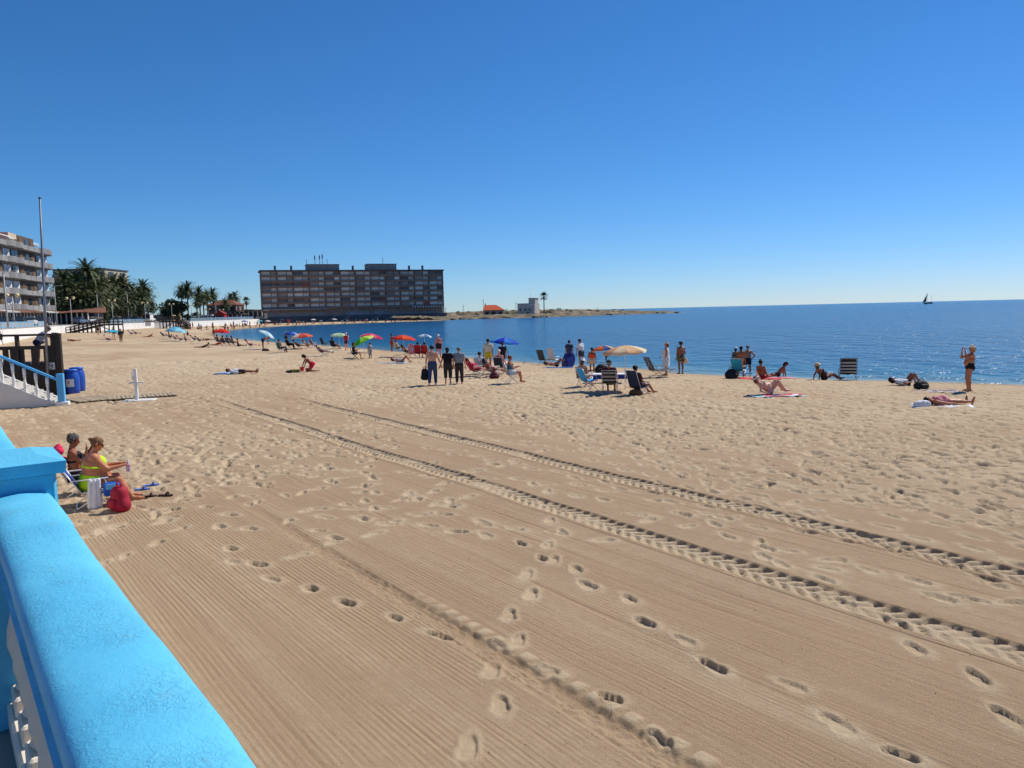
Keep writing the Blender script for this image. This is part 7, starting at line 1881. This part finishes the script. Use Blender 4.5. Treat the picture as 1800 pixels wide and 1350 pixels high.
PS(213, 601, 40, dict(POSES['stand'], sp=(0, .12, 1)), 'man in dark jacket and beige trousers standing by the turquoise parasol', skin='tan', H=1.76, fat=1.1, wear=[('trousers', K(130, 105, 76)), ('longshirt', K(40, 34, 32))], hair=('short', HAIR_BK))
parasol(gp(199, 597), 1.42, 1.12, [cloth(K(60, 180, 215)), cloth(K(84, 196, 224))], 'low turquoise parasol beside the man in the dark jacket', 3, 0, drop=.2)
PS(200, 594, 0, 'stand', 'dark figure standing behind the turquoise parasol', skin='dark', wear=[('shorts', (.02, .02, .03))], hair=('short', HAIR_BK))
CS(191, 601, -80, ('teal beach chair in front of the turquoise parasol', K(60, 140, 130), dict(frame=GREYF, sh=.32, back=.66, rec=28)), ('recline', 'sunburnt person reclining in the teal chair'), skin='pink', wear=[('trunks', K(50, 60, 90))], hair=('short', HAIR_BR))
PS(173, 589, 170, 'stand', 'tanned woman in brown swimsuit standing in front of the wooden ramp', skin='brown', fem=True, wear=[('swimsuit', K(90, 44, 40))], hair=('short', HAIR_BK))
PS(129, 600, -88, 'supine', 'person in red swimwear lying flat near the foot of the wooden ramp', skin='brown', fem=True, wear=[('swimsuit', K(150, 40, 40))], hair=('mid', HAIR_BK))
PS(2, 607, 180, 'walk', 'dark figure walking below the white sea wall', skin='dark', wear=[('shorts', (.03, .03, .03)), ('shirt', (.05, .04, .04))], hair=('short', HAIR_BK))
# --- swimmers
for px, py, lb in ((739, 590, 'swimmer with only head and shoulders above the water beyond the red chairs'), (1066, 631, 'swimmer with only dark head above the water behind the small orange parasol'), (607, 586, 'swimmer with only dark head showing far out in the bay')):
    q = at_z(px, py, WATER_Z)
    person((q.x, q.y, WATER_Z - 1.42), 30, 'stand', lb, 'brown', 1.7, wear=[('trunks', (.02, .02, .03))], hair=('short', HAIR_BK), det=0)
# --- crowd on the far beach, across the bay
cr = random.Random(77); masters = []
for k, (pz, sk, fem, wr_, hair_) in enumerate((('stand', 'brown', False, [('shorts', (.03, .04, .10))], HAIR_BK), ('stand', 'tan', True, [('swimsuit', (.03, .02, .03))], HAIR_BR), ('walk', 'pink', False, [('trunks', K(160, 50, 40))], HAIR_GR), ('longsit', 'dark', False, [('trunks', (.02, .02, .03))], HAIR_BK), ('sitsand', 'tan', True, [('swimsuit', K(150, 30, 50))], HAIR_BL), ('supine', 'brown', False, [('shorts', K(40, 70, 140))], HAIR_BK), ('stand', 'dark', False, [('shirt', (.6, .6, .6)), ('shorts', (.04, .04, .05))], HAIR_BK))):
    what = ('in dark blue shorts standing', 'in black swimsuit standing', 'in red trunks walking', 'in black trunks sitting with legs stretched', 'in red swimsuit sitting with raised knees', 'in blue shorts lying flat', 'in white shirt standing')[k]
    masters.append((pz, sk, fem, wr_, hair_, 'distant bather %s on the far beach' % what))
spots = []
ip = np.argmin(np.abs(SHORE_L[:, 1] - 232)); ie = np.argmin(np.abs(SHORE_L[:, 1] - 381))
for k in range(112):
    i = cr.uniform(ip, ie - .5); a = SHORE_L[int(i)]; b = SHORE_L[int(i) + 1]; t = i - int(i)
    q = a * (1 - t) + b * t; d = (b - a) / np.linalg.norm(b - a); n_ = np.array([-d[1], d[0]])
    mx = 5.5 if q[1] < 300 else 12
    w = cr.uniform(.6, mx) * (1 if q[1] < 330 else .5)
    spots.append(q + n_ * w)
for k in range(16): spots.append(np.array([cr.uniform(-92, -80), cr.uniform(200, 228)]))
made = {}
for q in spots:
    k = cr.randrange(len(masters)); pz, sk, fem, wr_, hc_, lb = masters[k]
    z = float(ZB(np.array([q[0]]), np.array([q[1]]))[0]); p = Vector((q[0], q[1], z - .02))
    if k not in made:
        made[k] = person(p, cr.uniform(0, 360), pz, lb, sk, 1.7, fem=fem, wear=wr_, hair=('short', hc_), det=0, group='bathers on the far beach')[0]
    else:
        c = copy_tree(made[k]); c.location = p; c.rotation_euler = (0, 0, cr.uniform(0, 6.28))
for k, (px, py, col, nm) in enumerate(((458, 571, K(90, 190, 205), 'turquoise'), (471, 572, K(235, 235, 240), 'white'), (497, 568, K(225, 230, 240), 'pale'), (507, 570, K(140, 44, 44), 'dark red'), (551, 568.5, K(235, 238, 245), 'bright white'), (588, 568, K(230, 232, 238), 'cream'), (430, 573, K(60, 110, 190), 'blue'))):
    q = G(px, py); parasol(q, 2.0, 1.2, [cloth(col)], 'far off %s parasol on the beach before the hotel' % nm, 3, 0, group=None)
